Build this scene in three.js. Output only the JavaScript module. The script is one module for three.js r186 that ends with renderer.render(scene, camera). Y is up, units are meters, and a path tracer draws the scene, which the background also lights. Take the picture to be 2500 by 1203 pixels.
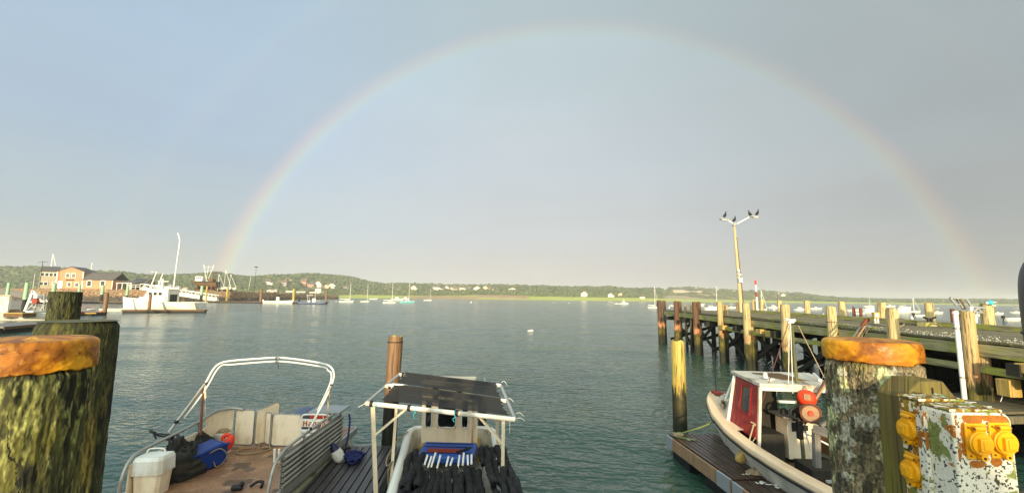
import * as THREE from 'three';
import { mergeGeometries, toCreasedNormals } from 'three/addons/utils/BufferGeometryUtils.js';
import { RoundedBoxGeometry } from 'three/addons/geometries/RoundedBoxGeometry.js';
import { MarchingCubes } from 'three/addons/objects/MarchingCubes.js';

// ---------- camera, sky, sun, exposure ----------
const scene = new THREE.Scene();
const EYE = 3.5, FOCAL = 1055, PITCH = THREE.MathUtils.degToRad(6.8), ROLL = 0.012;
const camera = new THREE.PerspectiveCamera(2 * Math.atan(601.5 / FOCAL) * 180 / Math.PI, 2500 / 1203, 0.1, 6000);
camera.position.set(0, EYE, 0);
camera.rotation.set(PITCH, 0, ROLL, 'YXZ');
camera.updateMatrixWorld();
const EXPOSURE = 1.35;
const SUN_AZ = THREE.MathUtils.degToRad(6.65), SUN_EL = THREE.MathUtils.degToRad(8.3);     // the bow's axis points away from the sun
const AXIS = new THREE.Vector3(Math.sin(SUN_AZ) * Math.cos(SUN_EL), -Math.sin(SUN_EL), -Math.cos(SUN_AZ) * Math.cos(SUN_EL));
const sun = new THREE.DirectionalLight(new THREE.Color(1.0, 0.83, 0.55), 4.6);
sun.position.copy(AXIS).multiplyScalar(-120);
sun.shadow.radius = 2; sun.castShadow = true;
Object.assign(sun.shadow.camera, { left: -70, right: 70, top: 50, bottom: -50, near: 1, far: 400 });
sun.shadow.mapSize.set(2048, 2048);
scene.add(sun);

// ---------- noise ----------
const hash = (x, y) => { let h = Math.imul(x | 0, 374761393) + Math.imul(y | 0, 668265263); h = Math.imul(h ^ (h >>> 13), 1274126177); return ((h ^ (h >>> 16)) >>> 0) / 4294967296; };
const mod = (a, n) => ((a % n) + n) % n;
const lerp = (a, b, t) => a + (b - a) * t, clamp = (x, a = 0, b = 1) => x < a ? a : x > b ? b : x;
const sstep = (a, b, x) => { const t = clamp((x - a) / (b - a)); return t * t * (3 - 2 * t); };
function vnoise(x, y, px, py, s = 0) {                      // value noise that repeats after px, py cells
  const xi = Math.floor(x), yi = Math.floor(y), fx = x - xi, fy = y - yi, ux = fx * fx * (3 - 2 * fx), uy = fy * fy * (3 - 2 * fy);
  const x0 = mod(xi, px) + s * 131, x1 = mod(xi + 1, px) + s * 131, y0 = mod(yi, py), y1 = mod(yi + 1, py);
  return lerp(lerp(hash(x0, y0), hash(x1, y0), ux), lerp(hash(x0, y1), hash(x1, y1), ux), uy);
}
function fbm(u, v, px, py, oct = 4, s = 0, gain = 0.5) {    // u, v in 0..1, px and py cells across at the coarsest octave
  let a = 0, w = 1, t = 0;
  for (let o = 0; o < oct; o++) { a += w * vnoise(u * px, v * py, px, py, s + o * 7); t += w; w *= gain; px *= 2; py *= 2; }
  return a / t;
}
let seedState = 12345;
const rnd = () => { seedState = (seedState + 0x6d2b79f5) | 0; let t = Math.imul(seedState ^ (seedState >>> 15), 1 | seedState); t = (t + Math.imul(t ^ (t >>> 7), 61 | t)) ^ t; return ((t ^ (t >>> 14)) >>> 0) / 4294967296; };
const rr = (a, b) => a + (b - a) * rnd();
const s2l = (c) => { c /= 255; return c <= 0.04045 ? c / 12.92 : ((c + 0.055) / 1.055) ** 2.4; };

// ---------- the sky: rain cloud lit by the low sun, with the bow round the antisolar point ----------
{
  const W = 2048, H = 1024, data = new Float32Array(W * H * 4);
  const L = (r, g, b) => [s2l(r), s2l(g), s2l(b)];
  // colours down the sky at three bearings: clear left, milky middle, dark rain on the right
  const els = [0, 3, 9, 18, 30, 45, 90];
  const left = [L(200, 202, 194), L(198, 203, 199), L(189, 204, 212), L(180, 200, 219), L(178, 201, 221), L(180, 204, 222), L(176, 198, 214)];
  const midc = [L(207, 203, 191), L(205, 202, 196), L(196, 201, 203), L(189, 199, 206), L(184, 200, 206), L(182, 200, 206), L(172, 194, 206)];
  const right = [L(180, 178, 171), L(176, 177, 173), L(172, 177, 178), L(168, 177, 181), L(170, 181, 185), L(176, 188, 192), L(162, 184, 196)];
  const col = (tab, e) => { let i = 0; while (i < 5 && e > els[i + 1]) i++; const t = sstep(els[i], els[i + 1], e), a = tab[i], b = tab[i + 1]; return [lerp(a[0], b[0], t), lerp(a[1], b[1], t), lerp(a[2], b[2], t)]; };
  for (let j = 0; j < H; j++) {
    const el = ((j + 0.5) / H - 0.5) * Math.PI, e = Math.max(el * 180 / Math.PI, 0), ce = Math.cos(el);
    const A = col(left, e), B = col(midc, e), C = col(right, e);
    for (let i = 0; i < W; i++) {
      const lon = ((i + 0.5) / W - 0.5) * 2 * Math.PI, x = ce * Math.cos(lon), y = Math.sin(el), z = ce * Math.sin(lon);
      const az = Math.atan2(x, -z) * 180 / Math.PI, off = Math.abs(az) > 100 ? 100 * Math.sign(az) : az;
      // the far side of the sky joins clear and rainy bearings smoothly behind the viewer
      let t = clamp((off + 42) / 90);
      if (Math.abs(az) > 100) t = az > 0 ? lerp(1, 0.35, sstep(100, 180, az)) : lerp(0, 0.35, sstep(100, 180, -az));
      let c = t < 0.5 ? [0, 1, 2].map((k) => lerp(A[k], B[k], sstep(0, 1, t * 2))) : [0, 1, 2].map((k) => lerp(B[k], C[k], sstep(0, 1, t * 2 - 1)));
      const n = fbm(i / W, j / H, 10, 9, 5, 3) - 0.5, n2 = fbm(i / W + j / H * 0.4, j / H, 7, 34, 4, 11) - 0.5;
      const m = 1 + 0.15 * n + 0.11 * n2 * sstep(45, 5, e);
      const rho = Math.acos(clamp(x * AXIS.x + y * AXIS.y + z * AXIS.z, -1, 1)) * 180 / Math.PI;
      const inside = sstep(42.4, 40.2, rho);
      const g = (r0, s) => Math.exp(-(((rho - r0) / s) ** 2));
      const bx = sstep(-35, 40, az);                        // the bow is strongest where the sun reaches the rain, on the left
      const amp = lerp(0.125, 0.07, bx) * lerp(1.25, 0.6, sstep(4, 30, e)) * (0.85 + 0.5 * n);
      const amp2 = 0.019 * (1 - 0.55 * bx);
      const cs = -(x * AXIS.x + y * AXIS.y + z * AXIS.z), fillGlow = 1.04 + 4.8 * Math.pow((1 + cs) / 2, 5);   // cloud towards the sun, out of view, brightened as fill for shaded sides
      for (let k = 0; k < 3; k++) c[k] *= m * (1.04 + (fillGlow - 1.04) * [1.08, 1, 0.84][k]) * (0.95 + 0.13 * inside * [1.06, 1, 0.97][k]);
      c[0] += amp * (1.0 * g(42.2, 0.62) + 0.75 * g(41.5, 0.6)) + amp2 * g(50.9, 0.9);
      c[1] += amp * (0.30 * g(42.1, 0.6) + 0.66 * g(41.4, 0.55) + 0.2 * g(40.9, 0.5)) + amp2 * 0.7 * g(51.6, 0.9);
      c[2] += amp * (-0.12 * g(41.8, 0.6) + 0.3 * g(40.7, 0.5)) + amp2 * 0.7 * g(52.4, 0.9);
      const o = (j * W + i) * 4;
      data[o] = c[0] / EXPOSURE; data[o + 1] = c[1] / EXPOSURE; data[o + 2] = c[2] / EXPOSURE; data[o + 3] = 1;
    }
  }
  const sky = new THREE.DataTexture(data, W, H, THREE.RGBAFormat, THREE.FloatType);
  sky.mapping = THREE.EquirectangularReflectionMapping; sky.magFilter = THREE.LinearFilter; sky.wrapS = THREE.RepeatWrapping; sky.needsUpdate = true;
  scene.fog = new THREE.FogExp2(new THREE.Color(0.92, 0.93, 0.86), 0.0003);
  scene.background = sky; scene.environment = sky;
}

// ---------- where a point of the place lies ----------
const qcam = camera.quaternion.clone();
function look(px, py) { const v = new THREE.Vector3(px - 1250, 601.5 - py, -FOCAL).applyQuaternion(qcam); return v.multiplyScalar(-1 / v.z); }   // one metre deep
const atD = (px, py, d) => look(px, py).multiplyScalar(d).add(camera.position);
const onY = (px, py, y = 0) => { const v = look(px, py); return v.multiplyScalar((y - EYE) / v.y).add(camera.position); };
const onX = (px, py, x) => { const v = look(px, py); return v.multiplyScalar(x / v.x).add(camera.position); };
const V = (x, y, z) => new THREE.Vector3(x, y, z);

// ---------- naming ----------
const used = new Map();
function numbered(n) { const k = used.get(n) ?? 0; used.set(n, k + 1); return k ? `${n}_${String(k).padStart(3, '0')}` : n; }
function shade(o) { o.traverse((m) => { if (m.isMesh) { m.castShadow = true; m.receiveShadow = true; } }); return o; }
function tag(o, label, category, group, kind) { o.userData.label = label; if (category) o.userData.category = category; if (group) o.userData.group = group; if (kind) o.userData.kind = kind; return o; }
function thing(name, label, category, pos = [0, 0, 0], turn = 0, group) {
  const o = new THREE.Group(); o.name = numbered(name); o.position.set(...(pos.isVector3 ? pos.toArray() : pos)); o.rotation.y = turn; scene.add(o);
  return tag(o, label, category, group);
}
const one = (g) => Array.isArray(g) ? (g.length > 1 ? mergeGeometries(g.map((x) => { const y = x.index ? x.toNonIndexed() : x; for (const k of Object.keys(y.attributes)) if (!['position', 'normal', 'uv', 'color'].includes(k)) y.deleteAttribute(k); return y; })) : g[0]) : g;
function part(name, geo, mat, parent) { const m = new THREE.Mesh(one(geo), mat); m.name = name; m.castShadow = m.receiveShadow = true; parent.add(m); return m; }
function solo(name, geo, mat, label, category, group, kind) { const m = part(numbered(name), geo, mat, scene); return tag(m, label, category, group, kind); }
function copyOf(o, label, pos, turn) { const c = o.clone(); c.name = numbered(o.name.replace(/_\d{3}$/, '')); c.userData = { ...o.userData }; if (label) c.userData.label = label; if (pos) c.position.copy(pos.isVector3 ? pos : V(...pos)); if (turn !== undefined) c.rotation.y = turn; scene.add(c); return c; }

// ---------- shapes (uv in metres) ----------
function uvBoxed(g, w, h, d) { const n = g.attributes.normal, p = g.attributes.position, uv = new Float32Array(p.count * 2); for (let i = 0; i < p.count; i++) { const ax = Math.abs(n.getX(i)), ay = Math.abs(n.getY(i)), az = Math.abs(n.getZ(i)); const [a, b] = ax > ay && ax > az ? [p.getZ(i), p.getY(i)] : ay > az ? (w > d ? [p.getX(i), p.getZ(i)] : [p.getZ(i), p.getX(i)]) : [p.getX(i), p.getY(i)]; uv[2 * i] = a + w; uv[2 * i + 1] = b + h; } g.setAttribute('uv', new THREE.BufferAttribute(uv, 2)); return g; }
function box(w, h, d, x = 0, y = 0, z = 0, ry = 0, rx = 0, rz = 0) { const g = uvBoxed(new THREE.BoxGeometry(w, h, d), w, h, d); if (rx) g.rotateX(rx); if (rz) g.rotateZ(rz); if (ry) g.rotateY(ry); return g.translate(x, y, z); }
function rbox(w, h, d, r, x = 0, y = 0, z = 0, ry = 0, rx = 0, rz = 0) { const g = uvBoxed(new RoundedBoxGeometry(w, h, d, 2, r), w, h, d); if (rx) g.rotateX(rx); if (rz) g.rotateZ(rz); if (ry) g.rotateY(ry); return g.translate(x, y, z); }
const _up = V(0, 1, 0);
function bar(p, q, w, h = w, roll = 0) {                    // a squared timber or tube from p to q
  const dir = q.clone().sub(p), L = dir.length(), g = uvBoxed(new THREE.BoxGeometry(w, L, h), w, L, h);
  if (roll) g.rotateY(roll);
  const x = Math.abs(dir.y) / L > 0.99 ? V(1, 0, 0) : V(dir.z, 0, -dir.x).normalize(), y = dir.clone().normalize(), z = x.clone().cross(y);
  return g.applyMatrix4(new THREE.Matrix4().makeBasis(x, y, z).setPosition(p.clone().add(q).multiplyScalar(0.5)));
}
function rod(p, q, r0, r1 = r0, seg = 8) {
  const dir = q.clone().sub(p), L = dir.length(), g = new THREE.CylinderGeometry(r1, r0, L, seg, 1), uv = g.attributes.uv;
  for (let i = 0; i < uv.count; i++) uv.setXY(i, uv.getX(i) * 6.283 * r0, uv.getY(i) * L);
  return g.applyQuaternion(new THREE.Quaternion().setFromUnitVectors(_up, dir.normalize())).translate((p.x + q.x) / 2, (p.y + q.y) / 2, (p.z + q.z) / 2);
}
function tube(pts, r, n = 32, seg = 8, tension = 0.5) { return new THREE.TubeGeometry(new THREE.CatmullRomCurve3(pts, false, 'catmullrom', tension), n, r, seg, false); }
function prism(poly, depth, bevel = 0) { const s = new THREE.Shape(poly.map(([x, y]) => new THREE.Vector2(x, y))); return new THREE.ExtrudeGeometry(s, { depth, bevelEnabled: bevel > 0, bevelSize: bevel, bevelThickness: bevel, bevelSegments: 2 }); }
function grid(nu, nv, f, closed = false) {                  // f(u, v) -> Vector3, u across, v along
  const pos = [], uv = [], idx = [];
  for (let j = 0; j <= nv; j++) for (let i = 0; i <= nu; i++) { const r = f(i / nu, j / nv); pos.push(r.x, r.y, r.z); uv.push(r.u ?? i / nu, r.v ?? j / nv); }
  for (let j = 0; j < nv; j++) for (let i = 0; i < nu; i++) { const a = j * (nu + 1) + i, b = a + 1, c = a + nu + 1, d = c + 1; idx.push(a, b, d, a, d, c); }
  const g = new THREE.BufferGeometry(); g.setAttribute('position', new THREE.Float32BufferAttribute(pos, 3)); g.setAttribute('uv', new THREE.Float32BufferAttribute(uv, 2)); g.setIndex(idx); g.computeVertexNormals();
  return g;
}
function stations(rows) {                                   // rows of equal length, each a line of Vector3; joined into one sheet
  return grid(rows[0].length - 1, rows.length - 1, (u, v) => rows[Math.round(v * (rows.length - 1))][Math.round(u * (rows[0].length - 1))]);
}
// ---------- materials: colour, grain and wear, with some painted light and shade ----------
function makeTex(W, H, fn, sx, sy, clampV = false) {
  const c = new Uint8Array(W * H * 4), b = new Uint8Array(W * H * 4); let hasB = false;
  for (let j = 0; j < H; j++) for (let i = 0; i < W; i++) {
    const r = fn((i + 0.5) / W, (j + 0.5) / H), o = (j * W + i) * 4;
    for (let k = 0; k < 3; k++) c[o + k] = clamp(r[k], 0, 255);
    c[o + 3] = 255;
    if (r.length > 3) { hasB = true; b[o] = b[o + 1] = b[o + 2] = clamp(r[3] * 255, 0, 255); b[o + 3] = 255; }
  }
  const mk = (d, srgb) => { const t = new THREE.DataTexture(d, W, H); t.wrapS = THREE.RepeatWrapping; t.wrapT = clampV ? THREE.ClampToEdgeWrapping : THREE.RepeatWrapping; t.magFilter = THREE.LinearFilter; if (srgb) t.colorSpace = THREE.SRGBColorSpace; t.repeat.set(1 / sx, 1 / sy); t.needsUpdate = true; return t; };
  return { map: mk(c, true), bump: hasB ? mk(b, false) : null };
}
const mix3 = (a, b, t) => [lerp(a[0], b[0], t), lerp(a[1], b[1], t), lerp(a[2], b[2], t)];
function std(o) { return new THREE.MeshStandardMaterial(o); }
function phys(o) { return new THREE.MeshPhysicalMaterial(o); }
function texMat(t, o = {}, bs = 0.004) { return std({ map: t.map, roughness: 0.85, ...(t.bump ? { bumpMap: t.bump, bumpScale: bs } : {}), ...o }); }
const rgb = (r, g, b) => new THREE.Color(`rgb(${r},${g},${b})`);
const plain = (r, g, b, rough = 0.6, o = {}) => std({ color: rgb(r, g, b), roughness: rough, ...o });
const M = {};

// weathered wood, darker and lighter along the grain (u across, v along)
const woodTex = (dark, light, green, gAmt, seed, N = 512) => makeTex(N, N, (u, v) => {
  const w = fbm(u, v, 4, 3, 3, seed) - 0.5, g = fbm(u + w * 0.05, v, 70, 4, 3, seed + 1), f = fbm(u, v, 130, 9, 2, seed + 2), p = fbm(u, v, 6, 5, 5, seed + 3);
  let c = mix3(dark, light, clamp(0.15 + 0.9 * (0.55 * g + 0.45 * f - 0.12) + 0.5 * w));
  c = mix3(c, green, gAmt * sstep(0.42, 0.66, p));
  const crack = f < 0.3 && g < 0.5 ? 0.6 : 1;
  return [c[0] * crack, c[1] * crack, c[2] * crack, 0.6 * g + 0.4 * f];
}, 0.8, 2.4);
M.beam = texMat(woodTex([104, 96, 66], [214, 200, 146], [166, 170, 58], 0.8, 20), {}, 0.006);
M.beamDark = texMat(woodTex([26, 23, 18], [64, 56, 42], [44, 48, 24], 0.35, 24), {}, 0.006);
M.deckPlank = texMat(woodTex([70, 64, 52], [146, 134, 110], [112, 108, 50], 0.35, 28), { roughness: 0.9 }, 0.006);
M.timberYellow = texMat(woodTex([150, 118, 52], [222, 188, 112], [168, 142, 40], 0.3, 32), {}, 0.005);
M.wetPlank = texMat(woodTex([44, 39, 37], [86, 78, 74], [58, 52, 46], 0.4, 36), { roughness: 0.38 }, 0.004);
M.brownPlank = texMat(woodTex([38, 24, 17], [84, 56, 42], [66, 54, 44], 0.4, 40), { roughness: 0.26 }, 0.003);
M.edgeBoard = texMat(woodTex([128, 98, 70], [196, 158, 118], [150, 120, 84], 0.3, 44), {}, 0.003);
M.poleWood = texMat(woodTex([168, 146, 106], [238, 218, 172], [196, 170, 100], 0.2, 56), {}, 0.004);
M.postOlive = texMat(woodTex([78, 66, 32], [150, 130, 66], [122, 116, 38], 0.7, 58), {}, 0.005);
M.postGrey = texMat(woodTex([66, 66, 48], [128, 124, 92], [96, 92, 34], 0.6, 48), {}, 0.005);
M.floatGrey = texMat(woodTex([88, 84, 78], [158, 150, 138], [100, 92, 78], 0.3, 52), { roughness: 0.5 }, 0.004);

// a driven pile: pale dry wood, a rust-tan band, then weed and painted shade below the high tide line; v is the height over the water
const tideShadePile = (top, mid, low, seed, line = 1.5, midAmt = 0.62) => makeTex(256, 1024, (u, v) => {
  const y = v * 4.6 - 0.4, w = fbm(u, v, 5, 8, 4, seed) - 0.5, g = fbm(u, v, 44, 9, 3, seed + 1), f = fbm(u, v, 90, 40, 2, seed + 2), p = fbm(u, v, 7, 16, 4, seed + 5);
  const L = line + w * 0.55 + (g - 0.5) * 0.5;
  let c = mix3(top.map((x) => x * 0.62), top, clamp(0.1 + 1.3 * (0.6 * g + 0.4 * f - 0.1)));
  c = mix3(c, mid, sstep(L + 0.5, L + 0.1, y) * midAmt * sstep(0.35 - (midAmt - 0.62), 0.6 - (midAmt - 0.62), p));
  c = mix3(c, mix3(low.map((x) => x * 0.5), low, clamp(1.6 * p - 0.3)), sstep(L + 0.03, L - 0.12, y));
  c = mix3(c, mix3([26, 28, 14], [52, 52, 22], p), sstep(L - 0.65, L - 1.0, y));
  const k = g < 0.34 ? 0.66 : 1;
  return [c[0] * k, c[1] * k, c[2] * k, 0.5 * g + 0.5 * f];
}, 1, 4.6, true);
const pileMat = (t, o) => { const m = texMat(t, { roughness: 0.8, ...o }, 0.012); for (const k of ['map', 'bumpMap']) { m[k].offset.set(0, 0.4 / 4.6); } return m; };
M.pile = [0, 1, 2].map((k) => pileMat(tideShadePile([[228, 200, 138], [214, 182, 122], [190, 158, 112]][k], [[196, 126, 74], [182, 112, 66], [150, 92, 58]][k], [[124, 112, 38], [110, 102, 34], [98, 92, 36]][k], 60 + k * 9)));
M.pileDark = pileMat(tideShadePile([112, 80, 54], [216, 146, 96], [130, 114, 38], 91, 1.45, 0.95));  // stain band made brighter to paint in the sunlit lower halves
M.pileRed = pileMat(tideShadePile([156, 116, 78], [118, 78, 44], [44, 34, 20], 101, 1.45), { roughness: 0.6 });  // near-black low band: tide weed with shade painted over it
M.pileYellow = pileMat(tideShadePile([216, 190, 92], [192, 148, 56], [64, 58, 26], 111, 1.1), { roughness: 0.6 });  // dark foot mixes tide weed and painted shade
M.pileInner = pileMat(tideShadePile([54, 46, 34], [46, 38, 26], [30, 30, 16], 121));

// the mossy piles on the left
const mossTex = (dk, md, hi, yl, seed, hiAmt) => makeTex(1024, 1024, (u, v) => {
  const w = fbm(u, v, 7, 7, 3, seed) - 0.5, s = fbm(u + 0.01 * w, v + 0.02 * w, 130, 26, 3, seed + 1), f = fbm(u, v, 250, 90, 2, seed + 2), p = fbm(u, v, 9, 7, 4, seed + 4), d = fbm(u, v, 34, 9, 4, seed + 6), l = fbm(u, v, 80, 24, 3, seed + 8);
  let c = mix3(dk, md, clamp(2.2 * (s - 0.26)));
  c = mix3(c, yl, sstep(0.45, 0.7, p) * 0.5);
  c = mix3(c, hi, sstep(0.54, 0.66, l) * hiAmt * (0.5 + f));
  c = mix3(c, [26, 26, 17], sstep(0.53, 0.63, d) * 0.85 * sstep(0.66, 0.5, l));
  const k = Math.abs(fbm(u + 0.006 * (f - 0.5), v, 34, 3, 3, seed + 11) - 0.5), crk = sstep(0.012, 0.004, k) * sstep(0.42, 0.55, fbm(u, v, 12, 4, 2, seed + 13));
  c = mix3(c, [16, 16, 11], crk * 0.9);
  return [...c.map((x) => x * (0.72 + 0.56 * f)), clamp(0.4 * s + 0.3 * f + 0.4 * l) * (1 - crk)];
}, 1.1, 1.1);
M.moss = texMat(mossTex([46, 46, 24], [92, 90, 44], [140, 138, 78], [112, 104, 34], 200, 0.75), { roughness: 0.95 }, 0.007);
M.mossDark = texMat(mossTex([40, 42, 22], [70, 70, 32], [104, 98, 48], [118, 100, 30], 214, 0.4), { roughness: 0.9 }, 0.003);
// the lichen-covered pile on the right
M.lichen = texMat(makeTex(1024, 1024, (u, v) => {
  const w = fbm(u, v, 6, 6, 3, 220) - 0.5, g = fbm(u + 0.01 * w, v, 150, 16, 3, 221), f = fbm(u, v, 240, 140, 2, 222), p = fbm(u, v, 17, 15, 5, 223), q = fbm(u, v, 24, 22, 5, 227), m = fbm(u, v, 12, 8, 4, 230), d = fbm(u, v, 48, 26, 3, 233);
  let c = mix3([74, 66, 46], [156, 138, 100], clamp(1.7 * (0.6 * g + 0.4 * f) - 0.25));
  c = mix3(c, [118, 112, 48], 0.65 * sstep(0.5, 0.68, m));
  c = mix3(c, [194, 194, 138], sstep(0.57, 0.61, p) * (0.5 + 0.6 * f));
  c = mix3(c, [182, 176, 152], sstep(0.61, 0.64, q) * (0.4 + 0.7 * f));
  c = mix3(c, [52, 50, 34], sstep(0.56, 0.66, d) * 0.65);
  const k = Math.abs(fbm(u + 0.005 * (f - 0.5), v, 30, 2, 3, 236) - 0.5), crk = sstep(0.012, 0.004, k) * sstep(0.42, 0.55, fbm(u, v, 11, 4, 2, 238));
  c = mix3(c, [30, 26, 18], crk * 0.9);
  return [...c.map((x) => x * (0.75 + 0.5 * f)), (1 - crk) * clamp(0.5 * g + 0.3 * f + 0.45 * sstep(0.58, 0.66, p) + 0.4 * sstep(0.6, 0.66, q))];
}, 1.1, 1.1), { roughness: 0.92 }, 0.012);
// amber resin caps
const capTex = makeTex(1024, 512, (u, v) => {
  const p = fbm(u, v, 9, 4, 5, 240), q = fbm(u, v, 16, 6, 4, 243), f = fbm(u, v, 60, 24, 3, 246), s = fbm(u, v, 200, 80, 1, 249);
  let c = mix3([158, 92, 14], [234, 164, 26], clamp(2.6 * (p - 0.28)));
  c = mix3(c, [120, 66, 18], sstep(0.5, 0.66, q) * 0.7);
  c = mix3(c, [214, 166, 70], sstep(0.62, 0.78, f) * 0.35);
  c = mix3(c, [58, 34, 14], sstep(0.84, 0.93, s) * sstep(0.45, 0.6, q));
  return [...c, 0.6 * p + 0.25 * q + 0.15 * f];
}, 1.1, 0.55);
M.cap = phys({ map: capTex.map, bumpMap: capTex.bump, bumpScale: 0.016, roughness: 0.6, clearcoat: 0.12, clearcoatRoughness: 0.25, specularIntensity: 0.6 });
// flaking white paint on the power box, with the orange and green lichen on it
const flake = (moss, seed, spots = [], size = 0.3) => makeTex(1024, 1024, (u0, v0) => {
  const q = size / 0.3, u = (u0 * q) % 1, v = (v0 * q) % 1;
  const a = fbm(u, v, 64, 52, 3, seed), b = fbm(u, v, 9, 9, 4, seed + 4), f = fbm(u, v, 120, 120, 2, seed + 8), o = fbm(u, v, 7, 6, 5, seed + 10), gl = fbm(u, v, 6, 7, 4, seed + 14);
  let c = mix3([212, 204, 178], [238, 232, 212], f), h = 0.8;
  const chip = sstep(0.645, 0.67, a + 0.2 * (b - 0.5)); c = mix3(c, [54, 48, 34], chip * 0.9); h -= 0.5 * chip;
  const g = sstep(0.66 - moss, 0.72 - moss, gl + 0.12 * (f - 0.5)); c = mix3(c, mix3([96, 104, 42], [140, 146, 66], f), g * 0.9); h += 0.15 * g * f;
  let r = sstep(0.69 - moss, 0.73 - moss, o + 0.1 * (f - 0.5)); for (const [sx, sy, ra, rb] of spots) { const k = Math.hypot((u0 * size - sx) / ra, (v0 * size - sy) / rb) + 1.1 * (o - 0.5) + 0.5 * (a - 0.5); r = Math.max(r, sstep(1.0, 0.9, k)); }
  c = mix3(c, mix3([142, 78, 14], [186, 116, 22], f), r); h += 0.2 * r;
  return [...c, h];
}, size, size);
M.flake = texMat(flake(0.06, 260), { roughness: 0.7 }, 0.0022);
M.flakeFront = texMat(flake(0.03, 260, [[0.05, 0.585, 0.03, 0.014], [0.105, 0.588, 0.035, 0.013], [0.026, 0.55, 0.012, 0.03], [0.022, 0.515, 0.009, 0.02], [0.134, 0.52, 0.01, 0.018], [0.1, 0.485, 0.014, 0.01], [0.078, 0.39, 0.01, 0.011], [0.05, 0.478, 0.02, 0.008]], 0.6), { roughness: 0.7 }, 0.0022);
M.flakeMoss = texMat(flake(0.25, 285), { roughness: 0.85 }, 0.003);
M.mossTop = texMat(makeTex(512, 512, (u, v) => { const a = fbm(u, v, 9, 7, 5, 290), b = fbm(u, v, 14, 12, 4, 293), f = fbm(u, v, 90, 90, 2, 296), w = fbm(u, v, 26, 22, 3, 298); let c = mix3([132, 86, 14], [186, 134, 24], f); c = mix3(c, mix3([98, 104, 36], [146, 150, 62], f), sstep(0.48, 0.56, a)); c = mix3(c, [64, 56, 26], sstep(0.58, 0.64, b) * 0.8); c = mix3(c, [226, 218, 196], sstep(0.63, 0.66, w)); return [...c, 0.6 * f + 0.4 * b]; }, 0.3, 0.3), { roughness: 0.9 }, 0.004);
M.paneClear = phys({ color: rgb(225, 232, 228), transmission: 1, thickness: 0, roughness: 0.06 });
M.yellow = plain(232, 164, 8, 0.45);
M.yellowDeep = plain(206, 138, 6, 0.5);
M.screw = plain(116, 92, 62, 0.4, { metalness: 0.8 });

// boats
const gel = (base, grime, amt, seed) => makeTex(512, 512, (u, v) => {
  const p = fbm(u, v, 5, 6, 5, seed), s = fbm(u, v, 30, 4, 3, seed + 3), f = fbm(u, v, 90, 90, 2, seed + 5);
  let c = mix3(base, grime, clamp(amt * sstep(0.45, 0.75, 0.6 * p + 0.4 * s)));
  if (f > 0.78) c = mix3(c, grime, 0.5 * amt);
  return [...c.map((x) => x * (0.95 + 0.08 * f)), 0.5 * p + 0.5 * f];
}, 1.6, 1.6);
M.white = texMat(gel([242, 238, 224], [190, 172, 138], 0.5, 300), { roughness: 0.35 }, 0.0008);
M.cream = texMat(gel([250, 230, 196], [196, 164, 120], 0.4, 306), { roughness: 0.42 }, 0.0008);
M.whiteWorn = texMat(gel([214, 204, 182], [116, 104, 84], 0.85, 312), { roughness: 0.6 }, 0.002);
M.grimyHull = texMat(gel([214, 208, 190], [110, 104, 86], 0.8, 318), { roughness: 0.55 }, 0.002);
M.peach = texMat(gel([250, 218, 174], [190, 146, 104], 0.4, 324), { roughness: 0.5 }, 0.001);
M.redPaint = texMat(makeTex(512, 512, (u, v) => {
  const s = fbm(u, v, 60, 5, 3, 330), p = fbm(u, v, 6, 5, 5, 333), f = fbm(u, v, 120, 60, 2, 336);
  let c = mix3([120, 26, 20], [176, 44, 34], clamp(1.5 * s - 0.2)); c = mix3(c, [196, 130, 112], 0.6 * sstep(0.56, 0.72, p) * sstep(0.4, 0.6, f)); c = mix3(c, [70, 24, 18], 0.7 * sstep(0.6, 0.75, s));
  return [...c, s];
}, 1, 1), { roughness: 0.6 }, 0.002);
M.carpet = texMat(makeTex(1024, 1024, (u, v) => {
  const p = fbm(u, v, 6, 6, 5, 340), f = fbm(u, v, 190, 190, 2, 344), q = fbm(u, v, 22, 16, 4, 347);
  let c = mix3([116, 80, 52], [182, 136, 96], clamp(0.2 + 1.0 * (p - 0.2) + 0.9 * (f - 0.5))); c = mix3(c, [176, 152, 120], sstep(0.64, 0.76, q) * 0.6); c = mix3(c, [58, 42, 28], sstep(0.58, 0.7, fbm(u, v, 9, 9, 4, 350)) * 0.6);
  return [...c, f];
}, 2.2, 2.2), { roughness: 0.5 }, 0.004);
M.alu = texMat(gel([176, 172, 160], [104, 98, 84], 0.7, 356), { roughness: 0.4, metalness: 0.45 }, 0.0008);
M.aluTube = texMat(gel([150, 146, 116], [84, 82, 52], 0.9, 359), { roughness: 0.42, metalness: 0.55 }, 0.001);
M.whitePipe = plain(238, 232, 216, 0.35);
M.creamPaint = texMat(gel([242, 220, 182], [196, 164, 120], 0.4, 327), { roughness: 0.5 }, 0.0006);
M.pipeGrime = texMat(gel([236, 228, 208], [150, 128, 96], 0.5, 362), { roughness: 0.4 }, 0.0006);
M.black = plain(22, 21, 20, 0.6); M.rubber = plain(32, 30, 28, 0.8); M.navy = plain(24, 26, 62, 0.5); M.dark = plain(44, 40, 34, 0.8);
M.mesh = texMat(makeTex(256, 256, (u, v) => { const a = Math.abs(((u * 40) % 1) - 0.5) * 2, b = Math.abs(((v * 40) % 1) - 0.5) * 2, f = fbm(u, v, 8, 8, 4, 366), k = Math.max(a, b) > 0.62 ? 1 : 0.35; const c = (9 + 20 * f) * (0.5 + 0.7 * k); return [c * 1.1, c, c * 0.86, k]; }, 0.5, 0.5), { roughness: 0.75 }, 0.004);
M.shadeCloth = std({ color: rgb(38, 33, 28), roughness: 0.8, transparent: true, opacity: 0.93, side: THREE.DoubleSide });
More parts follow.
